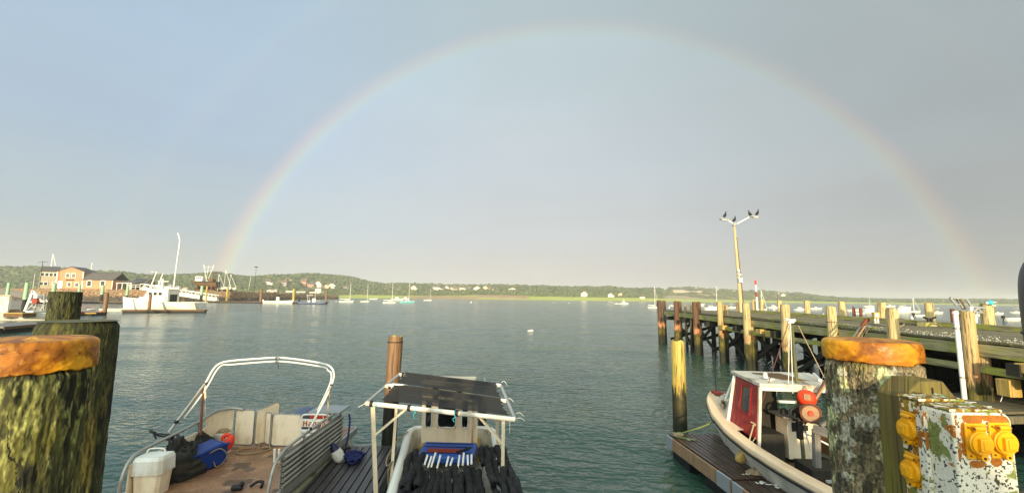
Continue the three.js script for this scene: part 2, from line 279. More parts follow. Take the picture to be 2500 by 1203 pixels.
M.netDark = texMat(makeTex(512, 512, (u, v) => { const p = fbm(u, v, 5, 14, 5, 370), f = fbm(u, v, 80, 80, 2, 372); const c = mix3([18, 17, 14], [74, 68, 54], clamp(1.8 * (p - 0.28) + 0.4 * (f - 0.5))); return [...c, p]; }, 1, 1), { roughness: 0.9 }, 0.02);
M.blue = plain(16, 54, 124, 0.4); M.blueBin = plain(46, 92, 172, 0.45); M.orange = plain(232, 62, 20, 0.55); M.orangeBuoy = plain(220, 74, 30, 0.5);
M.rope = texMat(makeTex(64, 64, (u, v) => { const s = ((u * 4 + v * 4) % 1 + 1) % 1; const c = mix3([132, 108, 74], [212, 188, 146], Math.sin(s * Math.PI)); return [...c, Math.sin(s * Math.PI)]; }, 0.25, 0.03), { roughness: 0.9 }, 0.004);
M.ropeBlue = plain(30, 38, 92, 0.9); M.ropeGreen = plain(120, 128, 74, 0.9); M.cyan = plain(60, 190, 200, 0.7);
M.glassDark = phys({ color: rgb(26, 30, 30), roughness: 0.08, clearcoat: 0.3 });
M.rust = texMat(gel([122, 66, 40], [62, 36, 26], 0.9, 380), { roughness: 0.8 }, 0.004);
M.greenTop = plain(158, 192, 148, 0.6); M.brownBoard = texMat(woodTex([84, 58, 34], [140, 102, 62], [96, 84, 40], 0.4, 384), {}, 0.003);
M.tealHull = plain(120, 206, 206, 0.4); M.greyHull = plain(92, 100, 122, 0.5); M.redHull = plain(150, 52, 36, 0.6);
M.lampGrey = plain(150, 152, 150, 0.5);
// houses and land
M.shingleOrange = texMat(makeTex(256, 256, (u, v) => { const row = v * 24, k = hash(Math.floor(u * 40 + 7 * Math.floor(row)), Math.floor(row)); const e = (row % 1) < 0.14 ? 0.7 : 1; return [...mix3([208, 132, 92], [234, 164, 120], k).map((x) => x * e), (row % 1)]; }, 6, 6), {}, 0.02);
M.shingleGrey = texMat(makeTex(256, 256, (u, v) => { const row = v * 24, k = hash(Math.floor(u * 40 + 7 * Math.floor(row)), Math.floor(row)); const e = (row % 1) < 0.14 ? 0.7 : 1; return [...mix3([168, 154, 126], [208, 192, 158], k).map((x) => x * e), (row % 1)]; }, 6, 6), {}, 0.02);
M.trim = plain(238, 230, 208, 0.6); M.roofGrey = plain(92, 86, 80, 0.9); M.roofBrown = plain(112, 96, 78, 0.9); M.pane = phys({ color: rgb(58, 60, 58), roughness: 0.15 });
M.houseWhite = plain(240, 226, 196, 0.7); M.housePink = plain(196, 138, 104, 0.8); M.houseGrey = plain(164, 152, 130, 0.8); M.houseTan = plain(214, 186, 140, 0.8);
// ---------- water ----------
{
  const N = 1024, h = new Float32Array(N * N);
  for (let j = 0; j < N; j++) for (let i = 0; i < N; i++) {
    const u = i / N, v = j / N, w = fbm(u, v, 8, 10, 3, 400) - 0.5, wx = u + 0.012 * w, wy = v + 0.02 * w;
    const r1 = 1 - Math.abs(2 * fbm(wx, wy, 18, 34, 2, 402) - 1), r2 = 1 - Math.abs(2 * fbm(wx, wy, 46, 84, 2, 405) - 1), r3 = fbm(u, v, 120, 190, 2, 408);
    h[j * N + i] = 0.55 * r1 + 0.3 * r2 + 0.15 * r3;
  }
  const d = new Uint8Array(N * N * 4); for (let k = 0; k < N * N; k++) { d[4 * k] = d[4 * k + 1] = d[4 * k + 2] = 255 * clamp((h[k] - 0.25) / 0.75); d[4 * k + 3] = 255; }
  const t = new THREE.DataTexture(d, N, N); t.wrapS = t.wrapT = THREE.RepeatWrapping; t.magFilter = THREE.LinearFilter; t.repeat.set(1 / 11, 1 / 11); t.rotation = 0.16; t.needsUpdate = true;
  M.water = phys({ color: new THREE.Color(0.042, 0.09, 0.057), roughness: 0.12, ior: 1.33, bumpMap: t, bumpScale: 0.055 });
  const waves = []; for (let k = 0; k < 30; k++) { const L = 0.55 * Math.pow(1.105, k), a = -Math.PI / 2 + 0.25 + rr(-0.55, 0.55); waves.push([2 * Math.PI / L * Math.cos(a), 2 * Math.PI / L * Math.sin(a), rr(0, 6.28), 0.0026 * Math.pow(L, 0.72), L]); }
  const grow = (max, s0, g) => { const a = [0]; let s = s0; while (a[a.length - 1] < max) { a.push(a[a.length - 1] + s); s *= g; } return a; };
  const xp = grow(3000, 0.14, 1.022), xs = [...xp.slice(1).reverse().map((x) => -x), ...xp], zs = [...grow(24, 0.3, 1.05).slice(1).reverse().map((z) => 4 + z), ...grow(3000, 0.14, 1.0125).map((z) => 4 - z)];
  const pos = new Float32Array(xs.length * zs.length * 3), uv = new Float32Array(xs.length * zs.length * 2), idx = [];
  for (let j = 0; j < zs.length; j++) { const dz = Math.abs(zs[Math.min(j + 1, zs.length - 1)] - zs[j]) || 100;
    for (let i = 0; i < xs.length; i++) { const x = xs[i], z = zs[j], dx = i + 1 < xs.length ? Math.abs(xs[i + 1] - x) : 100, s = Math.max(dx, dz); let y = 0; const gust = 0.55 + 0.95 * fbm(mod(x / 300, 1), mod(z / 200, 1), 9, 14, 3, 430);
      if (s < 2.6) for (const w of waves) if (w[4] > 2.6 * s) y += gust * w[3] * Math.sin(w[0] * x + w[1] * z + w[2] + 0.6 * Math.sin(x * 0.21 + z * 0.13));
      const o = j * xs.length + i; pos[3 * o] = x; pos[3 * o + 1] = y; pos[3 * o + 2] = z; uv[2 * o] = x; uv[2 * o + 1] = z; } }
  for (let j = 0; j < zs.length - 1; j++) for (let i = 0; i < xs.length - 1; i++) { const a = j * xs.length + i, b = a + 1, c = a + xs.length, e = c + 1; idx.push(a, b, e, a, e, c); }
  const g = new THREE.BufferGeometry(); g.setAttribute('position', new THREE.BufferAttribute(pos, 3)); g.setAttribute('uv', new THREE.BufferAttribute(uv, 2)); g.setIndex(idx); g.computeVertexNormals();
  tag(solo('water', g, M.water), 'grey green harbour water roughened by rain and wind', 'water', null, 'structure');
}

// ---------- the far shore: hills with woods, beach and marsh ----------
const interp = (tab, x) => { if (x <= tab[0][0]) return tab[0][1]; for (let i = 1; i < tab.length; i++) if (x <= tab[i][0]) { const t = (x - tab[i - 1][0]) / (tab[i][0] - tab[i - 1][0]); return lerp(tab[i - 1][1], tab[i][1], t); } return tab[tab.length - 1][1]; };
const SKYLINE = [[-500, 655], [0, 652], [60, 651], [100, 653], [200, 662], [300, 665], [350, 671], [450, 671], [520, 665], [600, 675], [650, 673], [700, 671], [760, 668], [800, 670], [850, 675], [900, 687], [950, 693], [1000, 691], [1040, 693], [1080, 695], [1200, 695], [1300, 697], [1400, 700], [1480, 700], [1560, 705], [1600, 703], [1640, 700], [1690, 698], [1750, 703], [1830, 706], [1900, 709], [1960, 715], [2000, 722], [2050, 727], [2100, 729], [2200, 731], [2300, 730], [2500, 732], [3000, 735]];
const SHORE = [[-500, 560], [500, 560], [700, 640], [850, 760], [1000, 800], [1250, 800], [1500, 780], [1800, 840], [2100, 900], [2500, 950], [3000, 950]];
const FE = 1062, colOf = (x, d) => 1250 + FE * x / d, HOR = (q) => 712.3 + q * 0.01202;
const BAND = [[-500, 3], [800, 3], [850, 6.2], [1000, 6], [1080, 6], [1170, 8.5], [1240, 8.8], [1300, 7.4], [1400, 7], [1600, 6.6], [1700, 5.4], [2100, 3.6], [2600, 3.2]];
const ridge = (q) => { const ds = interp(SHORE, q), dr = ds * 1.42; return [ds, dr, EYE + (HOR(q) - interp(SKYLINE, q)) * dr / FE - 6.5]; };
function hillY(x, z) {
  const d = -z, q = colOf(x, d), [ds, dr, yr] = ridge(q), b = interp(BAND, q), w = 55, n = fbm(mod(x / 900, 1), mod(d / 900, 1), 12, 12, 4, 500) - 0.5;
  if (d < ds + w) return lerp(-0.6, b, clamp((d - ds) / w));
  const t = clamp((d - ds - w) / (dr - ds - w)), rise = 0.35 * t + 0.65 * Math.pow(t, 1.7);
  return b + Math.max(yr - b, 0.4) * rise + n * 0.35 * Math.max(yr - b, 2) * t * (1 - t) * 3 - (d > dr ? (d - dr) * 0.06 : 0);
}
const sandy = (q, h) => q > 985 && q < 1300 ? (q < 1165 ? sstep(7, 5, h) * 0.9 : sstep(10, 8, h) * sstep(1300, 1285, q)) : 0;
{
  const pos = [], uv = [], col = [], idx = [], C = [];
  for (let q = -460; q <= 2960; q += 8) C.push(q);
  const T = []; for (let t = 0; t <= 1.5; t += t < 0.2 ? 0.016 : 0.04) T.push(t);
  for (const t of T) for (const q of C) {
    const [ds, dr] = ridge(q), d = lerp(ds, dr, t), x = (q - 1250) / FE * d, y = hillY(x, -d);
    pos.push(x, y, -d); uv.push(x / 40, d / 40);
    const n = fbm(mod(x / 700, 1), mod(d / 700, 1), 40, 40, 3, 510), m = fbm(mod(x / 700, 1), mod(d / 700, 1), 14, 14, 3, 515);
    let c = mix3([0.1, 0.11, 0.035], [0.17, 0.165, 0.06], n);
    const b = interp(BAND, q), marsh = sstep(b + 0.6, b - 0.4, y) * (q > 815 ? 1 : 0);
    c = mix3(c, mix3([0.34, 0.38, 0.045], [0.5, 0.5, 0.09], n), marsh);
    c = mix3(c, mix3([0.3, 0.17, 0.08], [0.44, 0.27, 0.14], n), sandy(q, y) * (q > 1165 && y < 3.4 ? 0.25 : 1) * sstep(0.3, 0.42, m + 0.15));
    if (q > 1620 && q < 1800) c = mix3(c, [0.42, 0.3, 0.16], sstep(0.55, 0.63, m) * sstep(30, 14, y) * sstep(4, 7, y));
    if (q > 900) c = mix3(c, [0.36, 0.27, 0.16], sstep(0.7, 0.2, y));
    col.push(...c);
  }
  for (let j = 0; j < T.length - 1; j++) for (let i = 0; i < C.length - 1; i++) { const a = j * C.length + i, b = a + 1, c = a + C.length, e = c + 1; idx.push(a, b, e, a, e, c); }
  const g = new THREE.BufferGeometry(); g.setAttribute('position', new THREE.Float32BufferAttribute(pos, 3)); g.setAttribute('uv', new THREE.Float32BufferAttribute(uv, 2)); g.setAttribute('color', new THREE.Float32BufferAttribute(col, 3)); g.setIndex(idx); g.computeVertexNormals();
  tag(solo('hills', g, std({ vertexColors: true, roughness: 1 })), 'low hills along the far shore with a sandy bluff and bright marsh edge', 'hills', null, 'structure');
}

// houses on the far shore: pixel box of each, wall, roof, what tells it apart
const HOUSES = [
  [641, 672, 684, 696, 'houseWhite', 'roofGrey', 'white house with grey roof on the left hillside, lowest wing to its left', 2], [681, 700, 684, 698, 'houseGrey', 'roofBrown', 'weathered grey house half hidden in trees right of the white hillside house', 1],
  [702, 713, 685, 692, 'houseGrey', 'houseWhite', 'small house showing a pale roof high among the left hill trees', 1], [733, 748, 682, 697, 'housePink', 'roofBrown', 'pinkish brown gabled house behind the inflatable boat', 1],
  [748, 765, 690, 701, 'housePink', 'roofGrey', 'lower pinkish house attached downhill of the gabled brown one', 1], [768, 785, 687, 703, 'houseWhite', 'roofBrown', 'tall cream house with steep gable right of the pinkish houses', 1],
  [786, 803, 695, 703, 'houseTan', 'roofBrown', 'low tan house between the tall cream house and the square white one', 1], [800, 819, 692, 704, 'houseWhite', 'roofGrey', 'square white house above the end of the stone bank', 1],
  [833, 851, 697, 707, 'houseGrey', 'roofGrey', 'grey house behind the mast of the first moored sloop', 1], [932, 947, 703, 711, 'houseWhite', 'roofBrown', 'small white house left of the second pair of sloop masts', 1],
  [970, 978, 702, 714, 'houseTan', 'roofGrey', 'narrow tall tan house in the trees above the moored cabin boats', 0], [1002, 1021, 697, 709, 'houseWhite', 'roofGrey', 'white house with tall chimney left of the row above the beach', 2],
  [1056, 1081, 696, 710, 'houseWhite', 'roofGrey', 'largest white house at the left end of the row above the beach', 3], [1083, 1096, 698, 708, 'houseWhite', 'roofBrown', 'white cottage just right of the largest house above the beach', 1],
  [1098, 1114, 699, 709, 'houseTan', 'roofBrown', 'tan cottage with broad roof, third in the row above the beach', 1], [1105, 1120, 703, 711, 'houseWhite', 'roofBrown', 'low white cottage in front of the tan one above the beach', 1],
  [1121, 1140, 698, 711, 'houseWhite', 'roofGrey', 'white double gabled house midway along the row above the beach', 2], [1141, 1152, 700, 707, 'houseGrey', 'roofBrown', 'small grey house set back behind the row above the beach', 0],
  [1155, 1175, 699, 712, 'houseWhite', 'roofGrey', 'white house with round gable where the sandy bluff begins', 1], [1178, 1199, 698, 710, 'houseTan', 'roofBrown', 'tan house with wide roof above the left end of the bluff', 2],
  [1201, 1219, 703, 712, 'houseTan', 'roofGrey', 'low tan house last in the row on the bluff', 1], [1240, 1264, 703, 713, 'houseWhite', 'roofGrey', 'lone white house with grey hipped roof on the middle of the bluff', 1],
  [1418, 1435, 712, 724, 'houseWhite', 'roofGrey', 'white house with a tower at the marsh edge, alone in the centre', 1], [1484, 1503, 716, 725, 'houseWhite', 'roofBrown', 'wide white house at the marsh edge behind the sportfishing boat', 2],
  [1506, 1522, 715, 723, 'houseTan', 'roofGrey', 'tan house right beside the wide white one at the marsh edge', 1], [1562, 1574, 722, 729, 'houseWhite', 'roofGrey', 'little white boathouse low on the shore left of the pier end', 1],
  [1617, 1626, 710, 716, 'houseGrey', 'roofGrey', 'small grey house in scrub left of the long hilltop house', 0], [1643, 1690, 704, 714, 'houseGrey', 'roofGrey', 'long low grey house on the slope of the right hill', 4],
  [1790, 1798, 708, 712, 'houseWhite', 'roofGrey', 'tiny white house on the hill behind the lamp post', 0], [1900, 1908, 713, 718, 'houseTan', 'roofGrey', 'upper of two small houses high on the right hill', 0], [1907, 1917, 717, 723, 'houseWhite', 'roofGrey', 'lower of two small houses high on the right hill', 0],
  [2073, 2079, 725, 730, 'houseWhite', 'roofGrey', 'tiny white house at the foot of the right hill, upper one', 0], [2078, 2084, 729, 734, 'houseTan', 'roofGrey', 'tiny tan house at the foot of the right hill, lower one', 0]];
function gable(w, h0, h1, d, over = 0.4) {                  // walls with gable ends, ridge along x
  const wall = prism([[-d / 2, 0], [d / 2, 0], [d / 2, h0], [0, h1], [-d / 2, h0]], w).translate(0, 0, -w / 2).rotateY(Math.PI / 2);
  const sl = Math.hypot(d / 2, h1 - h0), a = Math.atan2(h1 - h0, d / 2), roof = [-1, 1].map((s) => box(w + 2 * over, 0.25, sl + over, 0, 0, 0, 0, s * a).translate(0, (h0 + h1) / 2 + 0.16, s * d / 4 * 1.06));
  return { wall, roof };
}
const winG = box(1.3, 1.7, 0.16), winP = box(0.9, 1.3, 0.06, 0, 0, 0.08);
function windowOn(parent, x, y, z, ry = 0, s = 1) { const w = part('window', winG, M.trim, parent); w.position.set(x, y, z); w.rotation.y = ry; w.scale.setScalar(s); part('pane', winP, M.pane, w); return w; }
const homes = [];
for (const [x0, x1, y0, y1, wm, rm, label, wings] of HOUSES) {
  const qc = (x0 + x1) / 2; let d = 520, p;
  for (; d < 1500; d += 3) { p = atD(qc, y1, d); if (hillY(p.x, p.z) >= p.y) break; }
  const w = (x1 - x0) / FE * d, H = (y1 - y0) / FE * d, hill = hillY(p.x, p.z), turn = -Math.atan2(p.x, d) * 0.6 + rr(-0.25, 0.25);
  homes.push([x0 - 1, x1 + 1, d]);
  const h = thing('house', label, 'house', [p.x, hill, p.z], turn, 'houses along the far shore');
  const mw = wings > 1 ? w * 0.62 : w * 0.9, dd = Math.min(mw * 0.85, 13), front = rnd() < 0.45 && wings < 3, big = gable(front ? dd : mw, H * 0.6, H, front ? mw : dd);
  const b = part('wall', big.wall.translate(0, 0, 0), M[wm], h), r = part('roof', big.roof, M[rm], h);
  const ox = wings > 1 ? -w * 0.16 : 0; b.position.x = r.position.x = ox; if (front) b.rotation.y = r.rotation.y = Math.PI / 2;
  part('foundation', box(mw * 0.98, 5, dd * 0.98, ox, -2.49, 0), M.houseGrey, h);
  part('chimney', box(1.1, 2.6, 1.1, ox + mw * 0.2, H + 0.5, 0), M.housePink, h);
  const zf = (front ? dd : dd) / 2 + 0.08, n = Math.max(2, Math.min(4, Math.round(mw / 4.5)));
  for (let k = 0; k < n; k++) windowOn(h, ox + (k - (n - 1) / 2) * mw / (n + 0.3), H * 0.32, zf, 0, Math.min(1.5, H / 7));
  if (wings > 1) for (let k = 1; k < Math.min(wings, 4); k++) {
    const ww = w * 0.4, g2 = gable(ww, H * 0.42, H * 0.72, dd * 0.8), wx = ox + mw / 2 + ww * (0.45 + 0.7 * (k - 1)) * (wings === 4 ? 0.8 : 0.8), wi = part('wing', g2.wall.translate(wx, 0, 1), M[wm], h);
    part('roof', [...g2.roof.map((q) => q.translate(wx, 0, 1))], M[rm], wi); windowOn(h, wx, H * 0.24, dd * 0.4 + 1.1, 0, Math.min(1.3, H / 7));
  }
}

// the woods that cover the hills: thousands of crowns of leaf clumps
function crownGeo(seed, n, conical) {
  const P = [], Nn = []; seedState = seed;
  for (let k = 0; k < n; k++) {
    const th = rr(0, 6.283), h = rnd(), rad = (conical ? 1 - h * 0.8 : Math.sqrt(1 - (2 * h - 0.9) ** 2 * 0.8)) * (0.55 + 0.5 * rnd()), c = V(Math.cos(th) * rad * 0.62, 0.18 + h * 0.82, Math.sin(th) * rad * 0.62);
    const o = V(c.x, (c.y - 0.45) * 1.1, c.z).normalize().add(V(rr(-0.5, 0.5), rr(-0.2, 0.7), rr(-0.5, 0.5))).normalize(), a = V(o.z, rr(-0.4, 0.4), -o.x).normalize(), b = o.clone().cross(a), s = rr(0.13, 0.24);
    for (let q = 0; q < 5; q++) { const f = (t) => c.clone().addScaledVector(a, Math.cos(t) * s).addScaledVector(b, Math.sin(t) * s).addScaledVector(o, -0.25 * s); const t0 = q * 1.2566, A = c.clone().addScaledVector(o, 0.35 * s), B = f(t0), D = f(t0 + 1.2566); for (const v of [A, B, D]) { P.push(v.x, v.y, v.z); const m = v.clone().sub(c).normalize().multiplyScalar(0.5).add(o).normalize(); Nn.push(m.x, m.y, m.z); } }
  }
  const g = new THREE.BufferGeometry(); g.setAttribute('position', new THREE.Float32BufferAttribute(P, 3)); g.setAttribute('normal', new THREE.Float32BufferAttribute(Nn, 3)); return g;
}
{
  const kinds = [crownGeo(71, 46, false), crownGeo(72, 40, false), crownGeo(73, 42, true)], lists = [[], [], []];
  seedState = 777;
  for (let k = 0; k < 26000; k++) {
    const q = rr(-440, 2900), [ds, dr] = ridge(q), d = lerp(ds + 40, dr + 20, Math.pow(rnd(), 0.8)), x = (q - 1250) / FE * d, y = hillY(x, -d), b = interp(BAND, q);
    if (y < b - 0.3 && q > 810) continue;
    if (sandy(q, y) > 0.4 && y < b + 0.3) continue;
    const scrub = sstep(1600, 1640, q) * sstep(1990, 1900, q) * (0.55 + 0.45 * sstep(0.75, 0.45, (d - ds) / (dr - ds)));
    const bare = fbm(mod(x / 700, 1), mod(d / 700, 1), 14, 14, 3, 515); if (scrub > 0.3 && bare > 0.56) continue;
    if (homes.some(([a, c, hd]) => q > a && q < c && d > hd - 70 && d < hd + 9)) continue;
    const s = lerp(rr(6, 11), rr(2.5, 5), scrub) * (d > dr - 30 ? rr(0.75, 1.15) : 1) * (y < b + 2 ? 0.55 : 1), wd = s * rr(0.85, 1.4);
    lists[rnd() < 0.45 ? 0 : rnd() < 0.75 ? 1 : 2].push([x, y - s * 0.18, -d, s, wd, rr(0, 6.28), rnd(), scrub]);
  }
  lists.forEach((L, k) => {
    const im = new THREE.InstancedMesh(kinds[k], std({ color: 0xffffff, roughness: 1, side: THREE.DoubleSide }), L.length), m = new THREE.Matrix4(), c = new THREE.Color();
    L.forEach(([x, y, z, s, wd, r, t, sc], i) => { m.compose(V(x, y, z), new THREE.Quaternion().setFromAxisAngle(_up, r), V(wd, s, wd)); im.setMatrixAt(i, m); const a = mix3([0.085, 0.115, 0.028], [0.18, 0.195, 0.05], t * (0.7 + 0.3 * sc)); c.setRGB(...mix3(a, [0.16, 0.15, 0.06], sc * 0.45)); im.setColorAt(i, c); });
    im.name = numbered('woodland'); im.castShadow = im.receiveShadow = true; scene.add(im);
    tag(im, ['broad mid green trees massed over the far hills', 'taller rounded trees massed over the far hills', 'pointed dark pines mixed through the far hills'][k], 'woods', null, 'stuff');
  });
}
// ---------- the stone-banked yard on the left ----------
const YARD = [[-400, 190], [0, 205], [420, 205], [560, 225], [660, 290], [760, 390], [835, 470]];      // water's edge: bearing column, depth
const yardEdge = (q) => interp(YARD, q), YTOP = 5.2;
{
  const rows = [[], [], [], [], []];
  for (let q = -400; q <= 830; q += 12) { const d = yardEdge(q), t = YTOP * (1 - 0.25 * sstep(640, 830, q)), n = fbm(mod(q / 500, 1), 0.3, 20, 4, 3, 520);
    [[0, -1.2], [1.2, 0.1], [7.5, t - 0.3], [9, t + 0.1 * n], [90, t + 0.4]].forEach(([o, y], k) => { const D = d + o + 1.2 * (n - 0.5); rows[k].push(V((q - 1250) / FE * D, y, -D)); }); }
  const g = stations(rows); g.computeVertexNormals();
  const uv = g.attributes.uv, p = g.attributes.position; for (let i = 0; i < uv.count; i++) uv.setXY(i, p.getX(i), p.getZ(i));
  M.yard = texMat(makeTex(256, 256, (u, v) => { const p = fbm(u, v, 6, 6, 5, 530), f = fbm(u, v, 60, 60, 2, 533); return [...mix3([120, 92, 58], [178, 142, 92], p * 0.7 + f * 0.4), f]; }, 12, 12), {}, 0.05);
  tag(solo('yard', g, M.yard), 'boatyard ground with a stone bank along the left shore', 'ground', null, 'structure');
  const st = new THREE.IcosahedronGeometry(1, 1), P = st.attributes.position; seedState = 900;
  for (let i = 0; i < P.count; i++) { const v = V(P.getX(i), P.getY(i), P.getZ(i)), k = 0.75 + 0.5 * hash(Math.round(v.x * 50) + 7, Math.round(v.y * 50) * 31 + Math.round(v.z * 50)); P.setXYZ(i, v.x * k, v.y * k * 0.75, v.z * k); } st.computeVertexNormals();
  const L = []; for (let k = 0; k < 3600; k++) { const q = rr(-380, 828), t = rnd(), d = yardEdge(q) + 1.0 + t * 7.4, y = -0.2 + t * (YTOP * (1 - 0.25 * sstep(640, 830, q)) - 0.2); L.push([(q - 1250) / FE * d, y, -d, rr(0.4, 1.05), rnd(), y]); }
  const im = new THREE.InstancedMesh(st, std({ roughness: 0.95 }), L.length), m = new THREE.Matrix4(), c = new THREE.Color();
  L.forEach(([x, y, z, s, t, h], i) => { m.compose(V(x, y, z), new THREE.Quaternion().setFromEuler(new THREE.Euler(rr(0, 6), rr(0, 6), rr(0, 6))), V(s * 1.2, s, s)); im.setMatrixAt(i, m); const weed = h < 1.5 + 0.5 * (t - 0.5); c.setRGB(...(weed ? mix3([0.07, 0.05, 0.035], [0.12, 0.085, 0.05], t) : mix3([0.24, 0.135, 0.065], [0.36, 0.23, 0.12], t))); im.setColorAt(i, c); });
  im.name = 'bank_stones'; im.castShadow = im.receiveShadow = true; scene.add(im); tag(im, 'brown boulders of the sloping bank below the boatyard', 'stones', null, 'stuff');
}
const yardAt = (q, back) => { const d = yardEdge(q) + back; return V((q - 1250) / FE * d, YTOP + 0.2, -d); };
const mpp = (p) => -p.z / FE;                               // metres per photograph pixel at a place

// two-storey shingled building: gable to the viewer's right, long grey side to the left
{
  const p = yardAt(148, 22), k = mpp(p), t = thing('harbour_building', 'two-storey building with grey shingled side and orange gable end on the left shore', 'building', p, 0);
  const wA = 70 * k, wB = 48 * k, h0 = 42 * k, h1 = 53 * k;   // the long side runs left and back, the gable faces right front
  const yaw = 0.62, gw = wB / Math.cos(yaw) * 1.0, gl = wA / Math.sin(Math.PI / 2 - 0.2);
  // local: gable end in the plane z = 0, x from 0 to gw; side wall runs back along -z at x = 0
  const inner = new THREE.Group(); inner.name = 'walls'; inner.rotation.y = 0.30; inner.position.set(-3 * k, 0, 2); t.add(inner);
  const W2 = 52 * k, D2 = 15;
  part('gable_wall', prism([[0, 0], [W2, 0], [W2, h0], [W2 / 2, h1], [0, h0]], 0.3), M.shingleOrange, inner);
  part('side_wall', box(29 * k, h0, 0.3, 0, 0, 0, 0).translate(-14.5 * k, h0 / 2, 0).rotateY(0.42), M.shingleGrey, inner);
  part('back_wall', box(W2 + 25 * k, h0 - 0.1, 9, W2 / 2 - 11 * k, h0 / 2 - 0.1, -5.4), M.shingleGrey, inner);
  const rl = [[0.1, -0.3], [W2 + 0.3, -0.3]];
  part('roof', [box(W2 / 2 / Math.cos(0.24) + 1, 0.3, 12, W2 / 4 - 0.3, (h0 + h1) / 2 + 0.1, -5.4, 0, 0, Math.atan2(h1 - h0, W2 / 2)), box(W2 / 2 / Math.cos(0.24) + 1, 0.3, 12, W2 * 0.75 + 0.3, (h0 + h1) / 2 + 0.1, -5.4, 0, 0, -Math.atan2(h1 - h0, W2 / 2)), box(31 * k, 0.35, 7, -Math.cos(0.42) * 14.5 * k - Math.sin(0.42) * 2.6, h0 + 1.25, Math.sin(0.42) * 14.5 * k - Math.cos(0.42) * 2.6, 0.42, 0.38)], M.roofGrey, inner);
  part('trim', [box(0.5, h0, 0.35, 0.1, h0 / 2, 0.4), box(0.4, h0, 0.35, W2 - 0.2, h0 / 2, 0.4)], M.trim, inner);
  for (const [x, y] of [[0.40, 0.78], [0.62, 0.78], [0.50, 0.26], [0.78, 0.26]]) windowOn(inner, W2 * x, h0 * y, 0.4, 0, 1.45);
  part('door', box(2.2, 4, 0.2, W2 * 0.15, 2, 0.38), M.trim, inner);
  part('sign_board', box(3.4, 0.5, 0.15, W2 * 0.5, h0 * 0.52, 0.4), M.dark, inner);
  const dir = V(-Math.cos(0.42), 0, Math.sin(0.42));
  for (const y of [0.8, 0.28]) for (let i = 0; i < 4; i++) { const s = (3.8 + i * 7.1) * k; if (y < 0.5 && i === 1) continue; windowOn(inner, dir.x * s + 0.15, h0 * y, dir.z * s + 0.28, 0.42, 1.2); }
}
{ // long low building right of it
  const p = yardAt(236, 20), k = mpp(p), w = 70 * k, h = 23 * k, t = thing('low_building', 'long low orange shingled building with dark roof beside the two-storey one', 'building', p, 0.06);
  part('wall', [box(w, h, 9, 0, h / 2, -4.5)], M.shingleOrange, t);
  const r = part('roof', [box(w + 0.8, 0.3, 7, 0, h + 1.9, -2.4, 0, 0.62), box(w + 0.8, 0.3, 7, 0, h + 1.9, -7.4, 0, -0.62)], M.roofGrey, t);
  windowOn(t, -w * 0.27, h * 0.6, 0.1, 0, 2); windowOn(t, w * 0.18, h * 0.6, 0.1, 0, 2);
  part('trim', [box(w, 0.3, 0.2, 0, h - 0.1, 0.12), box(0.35, h - 0.4, 0.2, w / 2 - 0.1, h / 2 - 0.1, 0.12), box(0.35, h - 0.4, 0.2, -w / 2 + 0.1, h / 2 - 0.1, 0.12)], M.trim, t);
}
{ // dark shed with a white pergola front, and the long roof behind it
  const p = yardAt(303, 18), k = mpp(p), w = 38 * k, h = 18 * k, t = thing('pergola_shed', 'dark low shed with a white pergola front right of the low building', 'shed', p, 0.05);
  part('wall', box(w, h * 0.8, 6, 0, h * 0.4, -4), M.dark, t); part('roof', box(w + 1, 0.3, 7.4, 0, h * 0.82 + 0.9, -3.6, 0, 0.2), M.roofGrey, t);
  part('door', box(8 * k, h * 0.7, 0.2, 8 * k, h * 0.36, -0.85), M.trim, t);
  for (const x of [-0.42, -0.1, 0.2, 0.44]) part('pergola_post', box(0.25, h * 0.86, 0.25, w * x, h * 0.43, 0.6), M.trim, t);
  part('pergola_beam', box(w * 0.95, 0.3, 0.35, 0, h * 0.87, 0.6), M.trim, t);
  const q = yardAt(348, 40), u = thing('grey_cottage', 'low grey cottage behind the pergola shed at the tree line', 'building', q, 0.1), g = gable(34 * k, 3.4, 6, 8);
  part('wall', g.wall, M.houseGrey, u); part('roof', g.roof, M.roofGrey, u); windowOn(u, -2, 1.7, 4.1); windowOn(u, 2, 1.7, 4.1);
}
// poles and masts standing in the yard: column, top, bottom (photograph), radius, kind
const yardPole = (q, y0, back, r, mat, name, label, cat, extra) => { const p = yardAt(q, back), top = atD(q, y0, -p.z).y - p.y, t = thing(name, label, cat, p, 0); part('shaft', rod(V(0, 0, 0), V(0, top, 0), r, r * 0.7), mat, t); extra && extra(t, top); return t; };
const arm = (w, mat) => (t, h) => part('crossarm', box(w, 0.18, 0.18, 0, h - 0.5, 0), mat, t);
yardPole(94, 637, 12, 0.16, M.dark, 'utility_pole', 'dark utility pole with crossarm left of the two-storey building', 'pole', arm(4.6, M.dark));
yardPole(371, 661, 30, 0.16, M.brownBoard, 'utility_pole', 'brown utility pole with crossarm behind the two thin white masts', 'pole', arm(3.6, M.trim));
yardPole(117, 620, 40, 0.32, M.whitePipe, 'hoist_mast', 'white mast with slanting jib rising behind the two-storey building', 'mast', (t, h) => { part('jib', bar(V(0.3, h - 0.5, 0), V(2.4, h - 6.5, 0), 0.25), M.whitePipe, t); });
yardPole(216, 640, 38, 0.24, M.whitePipe, 'bare_mast', 'bare white mast rising behind the long low building', 'mast');
yardPole(79, 668, 30, 0.1, M.whitePipe, 'bare_mast', 'short thin white mast left of the dark utility pole', 'mast');
yardPole(621, 652, 14, 0.13, M.dark, 'yard_lamp', 'dark lamp post with a flat head on the stone bank', 'lamp post', (t, h) => part('lamp_head', [box(2.0, 0.45, 0.9, 0, h, 0), box(0.5, 0.3, 0.5, -0.3, h + 0.3, 0)], M.dark, t));
